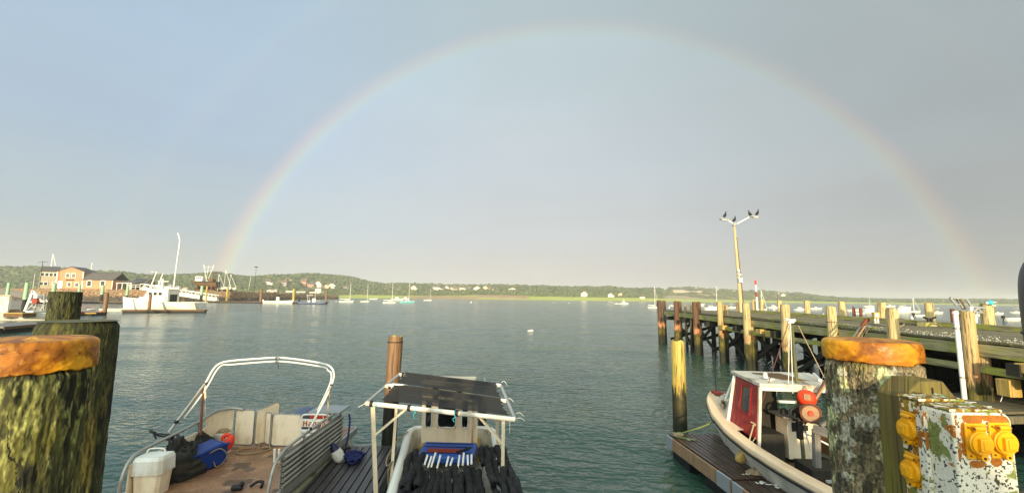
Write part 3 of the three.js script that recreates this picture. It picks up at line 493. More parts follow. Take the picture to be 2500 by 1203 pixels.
yardPole(606, 675, 10, 0.12, M.whitePipe, 'bare_mast', 'leaning short white mast left of the flat headed lamp post', 'mast').rotation.z = -0.1;
// hauled-out fishing vessel with a red bottom
{
  const p = yardAt(502, 14), k = mpp(p), t = thing('fishing_vessel', 'rusty fishing vessel with white wheelhouse hauled out on the stone bank', 'fishing boat', p, 0.12), L = 54 * k;
  const hull = grid(14, 6, (u, v) => { const x = (u - 0.5) * L, b = 2.6 * (u < 0.25 ? 0.35 + 2.6 * u : 1) * (1 - 0.2 * sstep(0.8, 1, u)), a = (v - 0.5) * Math.PI; return V(x, 4.2 - Math.cos(a) * 2.6 + 1.4 * sstep(0.35, 0, u), Math.sin(a) * b); });
  part('hull', [hull, box(L * 0.96, 0.15, 4, 0, 4.25, 0)], M.brownBoard, t); part('bulwark', box(L * 0.9, 0.6, 4.4, 0.6, 4.5, 0), M.dark, t);
  const wh = part('wheelhouse', rbox(3.6, 2.6, 3.2, 0.2, -L * 0.27, 6.2, 0), M.white, t); part('window', [-0.9, 0, 0.9].map((x) => box(0.7, 0.7, 0.1, -L * 0.27 + x, 6.7, 1.62)), M.pane, wh);
  part('rigging', [bar(V(0, 5, 0), V(-2.2, 14, 0), 0.16), bar(V(0.4, 5, 0), V(3, 14, 0), 0.16), bar(V(-2.2, 12.5, 0), V(3, 12.5, 0), 0.08), bar(V(-1, 10, 0), V(2, 10.4, 0), 0.08), bar(V(0, 5, 0.6), V(0.5, 13.4, 0.4), 0.1)], M.whitePipe, t);
  part('gantry', [box(0.3, 5, 0.3, 3.6, 7, 1.4), box(0.3, 5, 0.3, 3.6, 7, -1.4), box(0.4, 0.3, 3.2, 3.6, 9.4, 0), box(2.4, 1.6, 2.6, 2.4, 5.6, 0)], M.brownBoard, t);
  part('cradle', [box(L * 0.8, 0.5, 3, 0, 0.4, 0), ...[-0.3, -0.1, 0.1, 0.3].map((f) => box(0.4, 2.2, 3.4, L * f, 1.3, 0))], M.rust, t);
}

// ---------- boats ----------
function hullGeo(L, B, F, o = {}) {                          // bow to +x, water at y = 0
  const { rake = 0.12, fine = 2.2, sheer = 0.45, tran = 0.86, depth = 0.3, flare = 0.8 } = o;
  const hb = (t) => B / 2 * (t < 0.5 ? lerp(tran, 1, sstep(0, 0.5, t)) : Math.max(0.02, 1 - Math.pow((t - 0.5) / 0.5, fine)));
  const top = (t) => F * (1 + sheer * t * t * t + 0.05 * (1 - t));
  const g = grid(22, 12, (u, v) => { const b = hb(u), s = v * 2 - 1, a = Math.abs(s), y = lerp(-depth * (1 - 0.9 * u ** 4), top(u), Math.pow(a, 1.5)), w = b * Math.pow(a, 0.42) * lerp(flare, 1, a); return V((u - 0.5) * L + rake * L * u * u * a * 0.6, y, s < 0 ? -w : w); });
  const deck = grid(22, 2, (u, v) => V((u - 0.5) * L + rake * L * u * u * 0.6, top(u) * 0.96, (v * 2 - 1) * hb(u) * 0.97));
  const tr = grid(6, 1, (u, v) => { const s = u * 2 - 1; return V(-L / 2, lerp(-depth + (top(0) + depth) * Math.pow(Math.abs(s), 1.5), top(0), v), hb(0) * Math.sign(s) * Math.pow(Math.abs(s), 0.42) * (v ? 1 : lerp(flare, 1, Math.abs(s)))); });
  const rail = []; for (const sgn of [-1, 1]) rail.push(new THREE.TubeGeometry(new THREE.CatmullRomCurve3([...Array(12)].map((_, i) => { const t = i / 11; return V((t - 0.5) * L + rake * L * t * t * 0.6, top(t), sgn * hb(t)); })), 24, 0.035 + 0.006 * L / 6, 5));
  return { hull: [g, tr], deck, rail, hb, top };
}
function motorboat(name, label, L, o = {}) {
  const t = thing(name, label, o.cat ?? 'motorboat', [0, 0, 0], 0, o.group), B = o.B ?? L * 0.34, F = o.F ?? L * 0.11, h = hullGeo(L, B, F, o);
  part('hull', h.hull, o.hullM ?? M.white, t); part('deck', h.deck, M.cream, t); part('rub_rail', h.rail, o.railM ?? M.whitePipe, t);
  if (o.console) { const c = part('console', rbox(L * 0.1, L * 0.16, B * 0.32, 0.05, 0, F + L * 0.07, 0), M.white, t); part('windscreen', box(L * 0.015, L * 0.07, B * 0.3, L * 0.05, F + L * 0.18, 0, 0, 0, 0.3), M.glassDark, c); }
  if (o.ttop) { const y = F + L * 0.33; part('canopy_frame', [[1, 1], [1, -1], [-1, 1], [-1, -1]].map(([a, b]) => rod(V(a * L * 0.05, F, b * B * 0.2), V(a * L * 0.08, y, b * B * 0.26), 0.035)), M.alu, t); part('canopy', rbox(L * 0.26, 0.1, B * 0.75, 0.04, 0, y, 0), M.whitePipe, t); }
  if (o.cabin) { const c = part('cabin', [prism([[-L * 0.14, 0], [L * 0.22, 0], [L * 0.15, L * 0.12], [L * 0.04, L * 0.2], [-L * 0.14, L * 0.2]], B * 0.6, 0.03).translate(0, F * 0.95, -B * 0.3)], M.white, t); part('window', [-1, 1].map((s) => box(L * 0.16, L * 0.05, 0.04, -L * 0.03, F + L * 0.14, s * (B * 0.3 + 0.04))), M.glassDark, c); part('windscreen', box(0.04, L * 0.085, B * 0.52, L * 0.105, F + L * 0.145, 0, 0, 0, 0.93), M.glassDark, c); }
  if (o.tower) part('tower', [...[[1, 1], [1, -1], [-1, 1], [-1, -1]].map(([a, b]) => rod(V(a * L * 0.07, F + L * 0.19, b * B * 0.2), V(a * L * 0.03, F + L * 0.46, b * B * 0.12), 0.04)), box(L * 0.16, 0.08, B * 0.4, 0, F + L * 0.33, 0), box(L * 0.1, 0.08, B * 0.34, 0, F + L * 0.47, 0)], M.whitePipe, t);
  if (o.outboard) { const m = part('outboard', rbox(0.5, 0.62, 0.42, 0.1, -L / 2 - 0.3, F + 0.3, 0), o.motorM ?? M.black, t); part('motor_leg', box(0.18, 1.1, 0.16, -L / 2 - 0.3, F - 0.4, 0), M.dark, m); }
  if (o.whips) part('antennas', o.whips.map(([x, hh]) => rod(V(x * L, F, B * 0.2), V(x * L - hh * 0.08, F + hh, B * 0.24), 0.02, 0.012, 5)), M.whitePipe, t);
  return t;
}
function sailboat(label, L, mast, o = {}) {
  const t = thing('sailboat', label, 'sailboat', [0, 0, 0], 0, o.group), B = L * 0.34, F = L * 0.1, mx = o.mx ?? 0.2, h = hullGeo(L, B, F, { fine: 1.9, sheer: 0.5, tran: 0.6, rake: 0.1 });
  part('hull', h.hull, o.hullM ?? M.white, t); part('deck', h.deck, M.cream, t); part('rub_rail', h.rail, M.whitePipe, t);
  const c = part('cabin', rbox(L * 0.3, L * 0.07, B * 0.5, 0.08, L * 0.08, F + L * 0.03, 0), M.white, t); part('window', [-1, 1].map((s) => box(L * 0.16, L * 0.025, 0.03, L * 0.08, F + L * 0.035, s * B * 0.255)), M.glassDark, c);
  part('mast', rod(V(mx * L, F, 0), V(mx * L, mast, 0), 0.1, 0.07), M.whitePipe, t);
  if (o.boom !== false) { const b = part('boom', rod(V(mx * L - 0.1, F + L * 0.13, 0), V(-L * 0.5, F + L * 0.14, 0), 0.06), M.whitePipe, t); part('furled_sail', rod(V(mx * L - 0.2, F + L * 0.16, 0), V(-L * 0.46, F + L * 0.16, 0), 0.15, 0.1), M.whitePipe, b); }
  part('stays', [rod(V(mx * L, mast * 0.95, 0), V(L * 0.55, F * 1.3, 0), o.stay ?? 0.025, o.stay ?? 0.025, 4), rod(V(mx * L, mast * 0.95, 0), V(-L * 0.48, F, 0), 0.018, 0.018, 4)], o.stayM ?? M.lampGrey, t);
  return t;
}
const GM = 'boats moored out in the harbour';
function moor(make, x0, x1, y, head = 0, lenOf = 1) { const p = onY((x0 + x1) / 2, y, 0); const L = (x1 - x0) * -p.z / FE * lenOf, b = make(L, -p.z / FE, p); b.position.copy(p); b.rotation.y = head; return b; }
const sail = (x0, x1, y, top, label, o = {}) => moor((L, k) => sailboat(label, L, (y - top) * k, { group: GM, ...o }), x0, x1, y, 0.15);
sail(828, 860, 738, 690, 'white catboat with furled sail on its boom, leftmost of the moored sailboats', { mx: 0.28 });
sail(880, 899, 737, 692, 'small white sloop without a boom beside a low open skiff', { mx: 0.32, boom: false });
sail(935, 963, 740, 692, 'white sloop with low boom in front of two moored cabin boats', { mx: 0.27 });
sail(976, 1009, 739, 690, 'turquoise hulled sloop with a thick orange forestay', { hullM: M.tealHull, stay: 0.12, stayM: M.timberYellow, mx: 0.15 });
sail(1034, 1053, 734, 703, 'small white sailboat with short mast right of the turquoise sloop', { mx: 0.33, boom: false });
sail(1582, 1608, 752, 700, 'white sloop with dark canvas moored just left of the pier end', { mx: 0.2, stay: 0.06, stayM: M.whitePipe });
sail(1737, 1758, 753, 699, 'white sloop seen behind the motor yacht over the pier', { mx: 0.2, boom: false });
sail(1853, 1874, 757, 708, 'small sloop right of the striped marker pole with a raked stay', { mx: -0.1, stay: 0.09, stayM: M.whitePipe, boom: false });
sail(2222, 2250, 763, 727, 'sloop with short mast behind the big white cabin cruiser', { mx: -0.1, stay: 0.07, stayM: M.whitePipe, boom: false });
sail(2109, 2137, 750, 728, 'distant sloop whose mast shows above the white cruisers', { mx: 0.1, boom: false });
const mot = (x0, x1, y, label, o = {}, head = 0.12) => moor((L) => motorboat(o.name ?? 'motorboat', label, L, { group: GM, F: Math.min(1.1, L * 0.12), ...o }), x0, x1, y, head);
mot(901, 919, 731, 'low white open skiff between two moored sloops', { console: false });
mot(955, 982, 733, 'white cabin boat behind the sloop with a low boom', { cabin: true });
mot(981, 998, 730, 'white wheelhouse boat farther off behind the turquoise sloop', { cabin: true, F: 1.0 });
mot(1026, 1036, 729, 'tiny white runabout left of the short masted sailboat', { console: true });
mot(943, 950, 722, 'tiny white skiff close under the beach', {});
mot(1512, 1534, 743, 'white sportfishing boat with a tall tower alone off the marsh', { cabin: true, tower: true });
mot(1500, 1511, 742, 'small dinghy trailing the white sportfishing boat', { console: true });
mot(1634, 1646, 747, 'low white runabout between the pier end piles', { console: true });
mot(1688, 1720, 747, 'long white runabout behind the second pair of pier piles', { console: true });
mot(1721, 1752, 761, 'white motor yacht with dark windows behind the pier', { cabin: true, F: 1.2, whips: [[0.1, 3]] });
mot(1774, 1798, 753, 'white centre console with canopy left of the lamp post', { console: true, ttop: true });
mot(1876, 1902, 753, 'white cabin boat right of the raked stay sloop', { cabin: true });
mot(1940, 1967, 758, 'white cuddy boat left of a lone yellow pile', { console: true, cabin: true });
mot(1978, 2008, 756, 'white centre console right of a lone yellow pile', { console: true });
mot(2067, 2100, 760, 'white open boat behind the rusty posts on the pier', { console: true });
mot(2088, 2113, 767, 'smaller open boat in front of the rusty posts gap', { console: true });
mot(2109, 2137, 763, 'stout white cabin cruiser left of a wide pier pile', { cabin: true, F: 1.2 });
mot(2160, 2188, 750, 'low white boat with canopy far behind the cruisers', { console: true, ttop: true });
mot(2187, 2226, 764, 'big white cabin cruiser with dark window band', { cabin: true, F: 1.5, whips: [[0.1, 3]] });
mot(2233, 2262, 773, 'white skiff with dark outboard near the pier, right of the big cruiser', { outboard: true });
mot(2161, 2197, 774, 'white runabout half hidden by a wide pier pile', { console: true });
mot(2275, 2305, 766, 'white centre console with canopy right of the cleat', { console: true, ttop: true });
mot(2376, 2400, 771, 'white open boat behind the white rail frame', { console: true });
mot(2424, 2453, 768, 'white centre console right of the broad near pile', { console: true });
mot(2470, 2496, 765, 'white canopied boat at the far right edge', { console: true, ttop: true });
mot(2452, 2496, 783, 'low white skiff with black outboard at the far right edge', { outboard: true });
// mooring balls and a float
const ballG = new THREE.SphereGeometry(1, 12, 8);
function buoy(px, py, r, label, mat = M.whitePipe, cat = 'buoy') { const p = onY(px, py, 0), t = thing('mooring_buoy', label, cat, p, 0, 'white mooring buoys'); part('ball', ballG.clone().scale(r, r, r).translate(0, r * 0.4, 0), mat, t); part('stem', rod(V(0, r, 0), V(0, r * 2.2, 0), r * 0.2), mat, t); return t; }
for (const [x, y, r, l] of [[1150, 739, 0.5, 'tall white mooring buoy alone in mid harbour'], [1352, 739, 0.32, 'left one of three white buoys off the central marsh'], [1376, 738, 0.25, 'smallest middle one of three buoys off the central marsh'], [1389, 740, 0.36, 'right one of three white buoys off the central marsh'], [1634, 752, 0.32, 'white mooring buoy beside the pier end piles'], [2012, 771, 0.3, 'white mooring buoy left of the second near pier pile'], [1890, 757, 0.25, 'small white buoy below the cabin boat right of the sloop'], [2335, 768, 0.28, 'white mooring buoy left of the rail frame'], [1079, 734, 0.3, 'faint white buoy right of the small sailboat'], [820, 736, 0.3, 'white buoy left of the leftmost moored catboat'], [2228, 778, 0.28, 'white buoy left of the skiff with dark outboard'], [1483, 743, 0.22, 'small buoy left of the trailing dinghy']]) buoy(x, y, r, l);
{ const p = onY(1295, 808, 0), t = thing('floating_board', 'small white scrap floating on open water in mid harbour', 'flotsam', p, 0.4); part('board', rbox(0.62, 0.1, 0.2, 0.03, 0, 0.03, 0), M.whitePipe, t); part('edge', box(0.3, 0.08, 0.1, 0.1, 0.1, 0), M.whitePipe, t); }

// ---------- the marina on the left ----------
{
  const lob = moor((L) => { const t = motorboat('lobster_boat', 'large white lobster boat lying at the dark float on the left', L, { cat: 'lobster boat', F: L * 0.1, B: L * 0.25, sheer: 0.6, rake: 0.05 });
    const F = L * 0.1, w = part('wheelhouse', [prism([[-L * 0.13, 0], [L * 0.3, 0], [L * 0.24, L * 0.06], [L * 0.17, L * 0.075], [L * 0.13, L * 0.15], [-L * 0.13, L * 0.16]], L * 0.17, 0.05).translate(0, F * 0.95, -L * 0.085)], M.white, t);
    part('window', [...[0.095, 0.03, -0.035].map((x) => rbox(L * 0.042, L * 0.035, 0.06, 0.02, x * L, F + L * 0.105, L * 0.085 + 0.06)), ...[0.095, 0.03, -0.035].map((x) => rbox(L * 0.042, L * 0.035, 0.06, 0.02, x * L, F + L * 0.105, -L * 0.085 - 0.06))], M.glassDark, w);
    part('doorway', rbox(0.08, L * 0.09, L * 0.11, 0.02, -L * 0.13 - 0.05, F + L * 0.055, 0), M.glassDark, w); part('roof', rbox(L * 0.3, 0.12, L * 0.185, 0.05, 0, F + L * 0.163, 0), M.white, w);
    part('mast', [rod(V(L * 0.03, F + L * 0.16, 0), V(L * 0.03, F + L * 0.29, 0), 0.35, 0.2), box(1.0, 0.5, 1.2, L * 0.06, F + L * 0.2, 0), box(2.4, 0.15, 0.15, L * 0.02, F + L * 0.26, 0)], M.white, t);
    part('whip', tube([V(-L * 0.12, F + L * 0.16, 0), V(-L * 0.125, L * 0.42, 0), V(-L * 0.135, L * 0.7, 0), V(-L * 0.14, L * 0.86, 0), V(-L * 0.125, L * 0.92, 0), V(-L * 0.1, L * 0.97, 0)], 0.13, 30, 6), M.whitePipe, t);
    for (const [x, h] of [[0.18, 0.47], [0.09, 0.46]]) part('outrigger', rod(V(x * L + 0.4, F + L * 0.1, 0), V(x * L - 0.9, h * L, 0), 0.14, 0.1), M.whitePipe, t);
    return t; }, 285, 503, 758, Math.PI - 0.06, 0.9);
}
const sk = (x0, x1, y, label, o, head = 0) => moor((L) => motorboat('skiff', label, L, { cat: 'skiff', F: Math.max(0.45, L * 0.09), ...o }), x0, x1, y, head);
sk(644, 710, 741, 'white skiff with white outboard at the end of the grey float', { outboard: true, console: true, motorM: M.whitePipe, B: 2.6 }, 0.05);
sk(250, 304, 760, 'cream open skiff moored right of the orange buoy', { B: 2.2 }, 0.04);
sk(-30, 106, 781, 'long cream workboat at the left edge behind the piles', { B: 2.4, hullM: M.white }, 0.04);
sk(160, 196, 770, 'red hulled skiff behind the broken pile on the left', { hullM: M.redHull, B: 1.8 }, 0);
sk(180, 221, 727, 'white flat roofed boat beyond the marina float', { console: false, B: 3 }, 0);
{ // grey inflatable with a folded top and antennas
  const p = onY(765, 742, 0), L = 68 * -p.z / FE, t = thing('inflatable_boat', 'grey blue rigid inflatable with console and radar arch at the float', 'inflatable boat', p, 0.05), r = 0.42;
  for (const s of [-1, 1]) part('side_tube', tube([V(-L * 0.5, 0.45, s * 1.1), V(L * 0.2, 0.45, s * 1.1), V(L * 0.4, 0.6, s * 0.7), V(L * 0.5, 0.75, 0)], r, 24, 10), M.greyHull, t);
  part('hull', grid(12, 6, (u, v) => V((u - 0.5) * L * 0.92, -0.3 + 0.6 * Math.abs(v * 2 - 1) + 0.4 * u ** 4, (v * 2 - 1) * 1.1 * (1 - u ** 5))), M.white, t);
  const c = part('console', rbox(1.3, 1.9, 1.2, 0.1, L * 0.02, 1.4, 0), M.white, t); part('windscreen', box(0.08, 0.7, 1.1, L * 0.02 + 0.65, 2.3, 0, 0, 0, 0.4), M.glassDark, c);
  part('arch', [rod(V(-L * 0.18, 0.8, 1), V(-L * 0.22, 3.6, 0.8), 0.06), rod(V(-L * 0.18, 0.8, -1), V(-L * 0.22, 3.6, -0.8), 0.06), box(2.6, 0.12, 1.8, -L * 0.12, 3.6, 0), rod(V(0.4, 2, 0), V(0.7, 6.2, 0), 0.05)], M.whitePipe, t);
  part('seat', rbox(0.9, 1.0, 1.0, 0.1, -L * 0.16, 0.9, 0), M.white, t); part('outboard', rbox(0.8, 1.1, 0.6, 0.15, -L * 0.52, 1.2, 0), M.black, t); part('bow_fender', new THREE.TorusGeometry(0.34, 0.14, 8, 16).translate(L * 0.47, 0.5, 1.0), M.rubber, t);
}
// floats: a run of deck with planks on top of dark flotation
function farFloat(label, p, q, w, mat, h = 0.45) { const d = q.clone().sub(p), L = Math.hypot(d.x, d.z), t = thing('float_dock', label, 'float dock', p.clone().add(q).multiplyScalar(0.5).setY(0), -Math.atan2(d.z, d.x)); part('deck', rbox(L, 0.14, w, 0.03, 0, h, 0), mat, t); part('flotation', box(L * 0.98, h + 0.1, w * 0.86, 0, h / 2 - 0.12, 0), M.dark, t); part('edge_board', [box(L, 0.22, 0.06, 0, h - 0.05, w / 2 + 0.035), box(L, 0.22, 0.06, 0, h - 0.05, -w / 2 - 0.035)], M.brownBoard, t); return t; }
farFloat('dark float alongside the white lobster boat', onY(300, 759, 0.3), onY(502, 759, 0.3), 2.0, M.brownBoard);
farFloat('long grey float running right to the white skiff', onY(505, 736, 0.4), onY(730, 739, 0.4), 3.2, M.floatGrey, 0.6);
farFloat('thin grey float behind the cream skiff and the lobster boat bow', onY(184, 737, 0.4), onY(350, 739, 0.4), 3, M.floatGrey, 0.6);
farFloat('wet grey float seen past the near piles at the left edge', onY(-60, 800, 0.55), onY(90, 788, 0.55), 3.4, M.floatGrey, 0.55);
farFloat('cluttered float with traps behind the long cream workboat', onY(-60, 770, 0.5), onY(150, 768, 0.5), 4, M.brownBoard, 0.5);
farFloat('low dark float left of the orange buoy', onY(185, 764, 0.3), onY(240, 765, 0.3), 2.5, M.brownBoard, 0.4);
{ // white truss gangway sloping down to the float
  const a = atD(345, 706, yardEdge(345) + 9), b = onY(528, 733, 0.9), d = b.clone().sub(a), L = d.length(), t = thing('gangway', 'long white truss gangway sloping down to the float', 'gangway', a, -Math.atan2(d.z, d.x)), hx = Math.hypot(d.x, d.z), at = (s, o, z) => V(hx * s, d.y * s + o, z);
  part('walkway', bar(at(0, 0.3, 0), at(1, 0.3, 0), 0.2, 1.8), M.whitePipe, t); const n = 16;
  for (const z of [-0.9, 0.9]) { part('chord', [bar(at(0, 0, z), at(1, 0, z), 0.28), bar(at(0, 2.6, z), at(1, 2.2, z), 0.28)], M.whitePipe, t); for (let i = 0; i < n; i++) part('lattice', bar(at(i / n, i % 2 ? 2.4 : 0, z), at((i + 1) / n, i % 2 ? 0 : 2.4, z), 0.18), M.whitePipe, t); }
  part('landing_rail', [...[0, 1, 2, 3].map((i) => box(0.2, 2.2, 0.2, -i * 3.4, 1.1, 0.9)), box(10.4, 0.2, 0.2, -5.1, 2.2, 0.9), box(10.4, 0.2, 0.2, -5.1, 1.2, 0.9)], M.whitePipe, t);
}
// driven piles among the floats: column, top, foot, width
const PILES = [[12, 690, 745, 7, 'greenTop', 'green capped pile at the left edge, first from the left'], [54, 690, 765, 9, 'greenTop', 'green capped pile standing in front of the trap float'], [126, 691, 735, 8, 'greenTop', 'green capped pile above the broken near pile'], [188, 694, 738, 6, 'greenTop', 'green capped pile right of the broken near pile'], [245, 696, 738, 7, 'greenTop', 'green capped pile left of the orange brown pile'], [306, 697, 741, 6, 'greenTop', 'green capped pile at the bow of the lobster boat'], [489, 698, 738, 7, 'greenTop', 'green capped pile behind the stern of the lobster boat'], [501, 698, 739, 4, 'pileYellow', 'thin yellowish pile behind the stern of the lobster boat'], [552, 700, 737, 5, 'pileYellow', 'yellowish pile in front of the hauled out sailboats'], [635, 705, 739, 6, 'pileRed', 'brown pile at the grey float left of the white skiff'], [715, 705, 741, 6, 'pileYellow', 'yellowish pile between white skiff and inflatable'], [795, 707, 738, 5, 'pileRed', 'brown pile at the bow of the inflatable'], [253, 716, 769, 9, 'pileRed', 'orange brown pile beside the orange buoy'], [362, 718, 760, 7, 'pileRed', 'brown pile in front of the lobster boat wheelhouse'], [27, 682, 712, 5, 'pileYellow', 'short yellow pile at the yard edge on the far left'], [95, 692, 728, 6, 'pileRed', 'brown post left of the two-storey building']];
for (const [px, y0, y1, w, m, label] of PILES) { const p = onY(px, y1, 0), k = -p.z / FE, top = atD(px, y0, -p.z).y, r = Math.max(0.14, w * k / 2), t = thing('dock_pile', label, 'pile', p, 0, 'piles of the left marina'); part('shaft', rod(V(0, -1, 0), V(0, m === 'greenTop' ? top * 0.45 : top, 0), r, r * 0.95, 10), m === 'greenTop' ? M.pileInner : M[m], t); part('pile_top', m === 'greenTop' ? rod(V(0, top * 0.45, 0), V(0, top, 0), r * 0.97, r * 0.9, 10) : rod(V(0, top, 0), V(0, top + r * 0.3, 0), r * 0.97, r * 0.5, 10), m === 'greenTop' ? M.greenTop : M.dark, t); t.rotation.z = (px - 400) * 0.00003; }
{ const p = onY(243, 769, 0), k = -p.z / FE, t = thing('orange_buoy', 'orange ball buoy floating at the foot of the brown pile', 'buoy', p, 0); part('ball', ballG.clone().scale(5 * k, 6 * k, 5 * k).translate(0, 3.6 * k, 0), M.orangeBuoy, t); part('eye', rod(V(0, 8 * k, 0), V(0.2 * k, 12 * k, 0), 1.6 * k), M.whitePipe, t); }
{ // the clutter on the trap float: white frames, a box, stacked traps
  const p = onY(85, 765, 0.5), k = -p.z / FE, t = thing('dredge_frame', 'tangle of white A-frames and pipes on the left float', 'frame', p, 0), q = (x, y) => V((x - 85) * k, (765 - y) * k, 0);
  part('a_frame', [bar(q(60, 760), q(73, 710), 0.32), bar(q(73, 712), q(96, 735), 0.32), bar(q(65, 738), q(112, 735), 0.2)], M.whitePipe, t);
  part('rigging', [bar(q(66, 756), q(90, 728), 0.16), bar(q(80, 756), q(92, 722), 0.16), bar(q(96, 760), q(108, 730), 0.2), bar(q(88, 756), q(112, 742), 0.14), bar(q(70, 748), q(104, 752), 0.14), bar(q(100, 718), q(104, 756), 0.14)], M.alu, t);
  part('winch_box', [rbox(9 * k, 8 * k, 1.4, 0.08, 6 * k, 40 * k, 0), rbox(18 * k, 6 * k, 2, 0.08, 12 * k, 4 * k, 0.5)], M.white, t); part('drum', rod(V(2 * k, 30 * k, -0.5), V(2 * k, 30 * k, 0.5), 0.4, 0.4, 12), M.redHull, t);
  const u = thing('white_cabin', 'white boxy pilothouse at the far left edge', 'pilothouse', onY(0, 775, 0.4), 0.7); part('wall', rbox(24 * k, 44 * k, 1.0, 0.1, -2 * k, 22 * k, 0), M.white, u); part('roof', rbox(27 * k, 2 * k, 1.4, 0.05, -2 * k, 45 * k, 0), M.cream, u);
  const a = thing('trap_stack', 'stack of weathered wooden traps on the left float', 'traps', onY(26, 772, 0.5), 0.1); for (const [x, y] of [[0, 0], [10, 0], [3, 5], [14, 5], [7, 10]]) part('trap', box(9 * k, 4.6 * k, 1.2, (x - 6) * k, (y + 2.5) * k, 0), M.edgeBoard, a);
  const b = thing('bait_crate', 'brown wooden crate on the left float beside the green pile', 'crate', onY(60, 773, 0.5), 0); part('crate_body', box(40 * k, 7 * k, 1.5, 0, 3.6 * k, 0.6), M.brownBoard, b); part('lid', box(41 * k, 1.4 * k, 1.7, 0, 7.9 * k, 0.6), M.timberYellow, b);
  const gw = thing('shore_gangway', 'grey gangway sloping down from the yard at the left edge', 'gangway', [0, 0, 0], 0); part('walkway', bar(atD(-30, 708, 150), atD(80, 724, 128), 0.4, 1.6), M.floatGrey, gw); part('handrail', [bar(atD(-30, 700, 150), atD(80, 716, 128), 0.2), ...[0, 0.25, 0.5, 0.75, 1].map((f) => bar(atD(-30, 708, 150).lerp(atD(80, 724, 128), f), atD(-30, 700, 150).lerp(atD(80, 716, 128), f), 0.16))], M.floatGrey, gw);
  const sb = thing('side_clutter', 'white boat cushions and gear on the low dark float', 'gear', onY(225, 766, 0.4), 0); part('roll', rod(V(-18 * k, 1.2 * k, 0), V(9 * k, 1.2 * k, 0), 1.4 * k, 1.4 * k, 8), M.timberYellow, sb); part('bag', ballG.clone().scale(5 * k, 2.6 * k, 0.8).translate(-20 * k, 10 * k, -1), M.white, sb);
}
// hauled-out sailboats, vans and skiffs in the yard
for (const [q, y0, L, label, lean] of [[543, 658, 8, 'white sloop hauled out in the yard, taller mast of the two', -0.05], [556, 668, 8, 'white sloop hauled out in the yard, right one with its mast leaning', -0.06]]) { const p = yardAt(q, 12), b = sailboat(label, L, atD(q, y0, -p.z).y - p.y - 1, { mx: 0.05, stay: 0.1, stayM: M.whitePipe, boom: false, group: 'sailboats hauled out in the yard' }); b.position.copy(p).setY(p.y + 1); b.rotation.z = lean; part('cradle', [box(0.3, 1.6, 2, -1.8, -0.4, 0), box(0.3, 1.6, 2, 1.8, -0.4, 0)], M.dark, b); }
yardPole(531, 669, 12, 0.16, M.whitePipe, 'bare_mast', 'white mast with slack stay left of the hauled out sloops', 'mast', (t, h) => part('stay', rod(V(0, h, 0), V(3, h * 0.3, 0), 0.06), M.whitePipe, t));
const vanAt = (q, wpx, hpx, label, mat = M.white) => { const p = yardAt(q, 14), k = mpp(p), w = wpx * k, h = hpx * k, t = thing('parked_van', label, 'van', p, 0.05, 'vehicles parked in the yard'); part('body', [rbox(w, h * 0.5, 2, 0.2, 0, h * 0.45, 0), rbox(w * 0.7, h * 0.45, 1.8, 0.2, w * 0.08, h * 0.82, 0)], mat, t); part('window', box(w * 0.6, h * 0.25, 1.9, w * 0.08, h * 0.85, 0), M.glassDark, t); for (const x of [-0.32, 0.32]) part('wheel', rod(V(w * x, 0.4, -1), V(w * x, 0.4, 1), 0.42, 0.42, 12), M.rubber, t); return t; };
vanAt(396, 20, 9, 'white pickup parked behind the gangway landing'); vanAt(413, 12, 13, 'boxy white van right of the pickup, behind the lobster boat whip'); vanAt(433, 12, 10, 'white van right of the boxy one in the yard'); vanAt(665, 24, 7, 'cream car parked on the bank right of the lamp post', M.cream); vanAt(450, 16, 7, 'low tan car left of the fishing vessel', M.cream);
{ const yb = (q, w, label) => { const p = yardAt(q, 10), b = motorboat('skiff', label, w * mpp(p), { cat: 'skiff', F: 0.9, group: 'boats on trailers along the bank' }); b.position.copy(p).setY(p.y + 0.5); part('trailer', [box(w * mpp(p) * 0.8, 0.2, 1.2, 0, -0.2, 0), rod(V(0, -0.2, -1), V(0, -0.2, 1), 0.35, 0.35, 10)], M.dark, b); }; yb(707, 16, 'white boat on a trailer behind the skiff float'); yb(735, 20, 'white boat on a trailer left of the bank sign'); yb(766, 18, 'white boat on a trailer behind the inflatable'); yb(783, 14, 'white boat on a trailer right of the bank sign'); }
{ const p = yardAt(777, 6), k = mpp(p), t = thing('bank_sign', 'pale square sign board on posts above the inflatable boat', 'sign', p, 0); part('board', box(14 * k, 9 * k, 0.3, 0, 7 * k, 0), M.cream, t); for (const s of [-1, 1]) part('post', box(0.3, 7 * k, 0.3, s * 5 * k, 1.2 * k, -0.25), M.dark, t); const u = thing('goal_frame', 'rust coloured pipe frame behind the bank sign', 'frame', yardAt(762, 9), 0); part('upright', [box(0.3, 8 * k, 0.3, -9 * k, 4 * k, 0), box(0.3, 8 * k, 0.3, 10 * k, 4 * k, 0)], M.rust, u); part('top_pipe', box(19.6 * k, 0.35, 0.35, 0.5 * k, 8 * k, 0), M.rust, u); }
// parts written in world coordinates, hung under their thing
function partW(name, geo, mat, parent) { let r = V(0, 0, 0), o = parent; while (o && o !== scene) { r.add(o.position); o = o.parent; } const g = one(geo).clone().translate(-r.x, -r.y, -r.z); return part(name, g, mat, parent); }
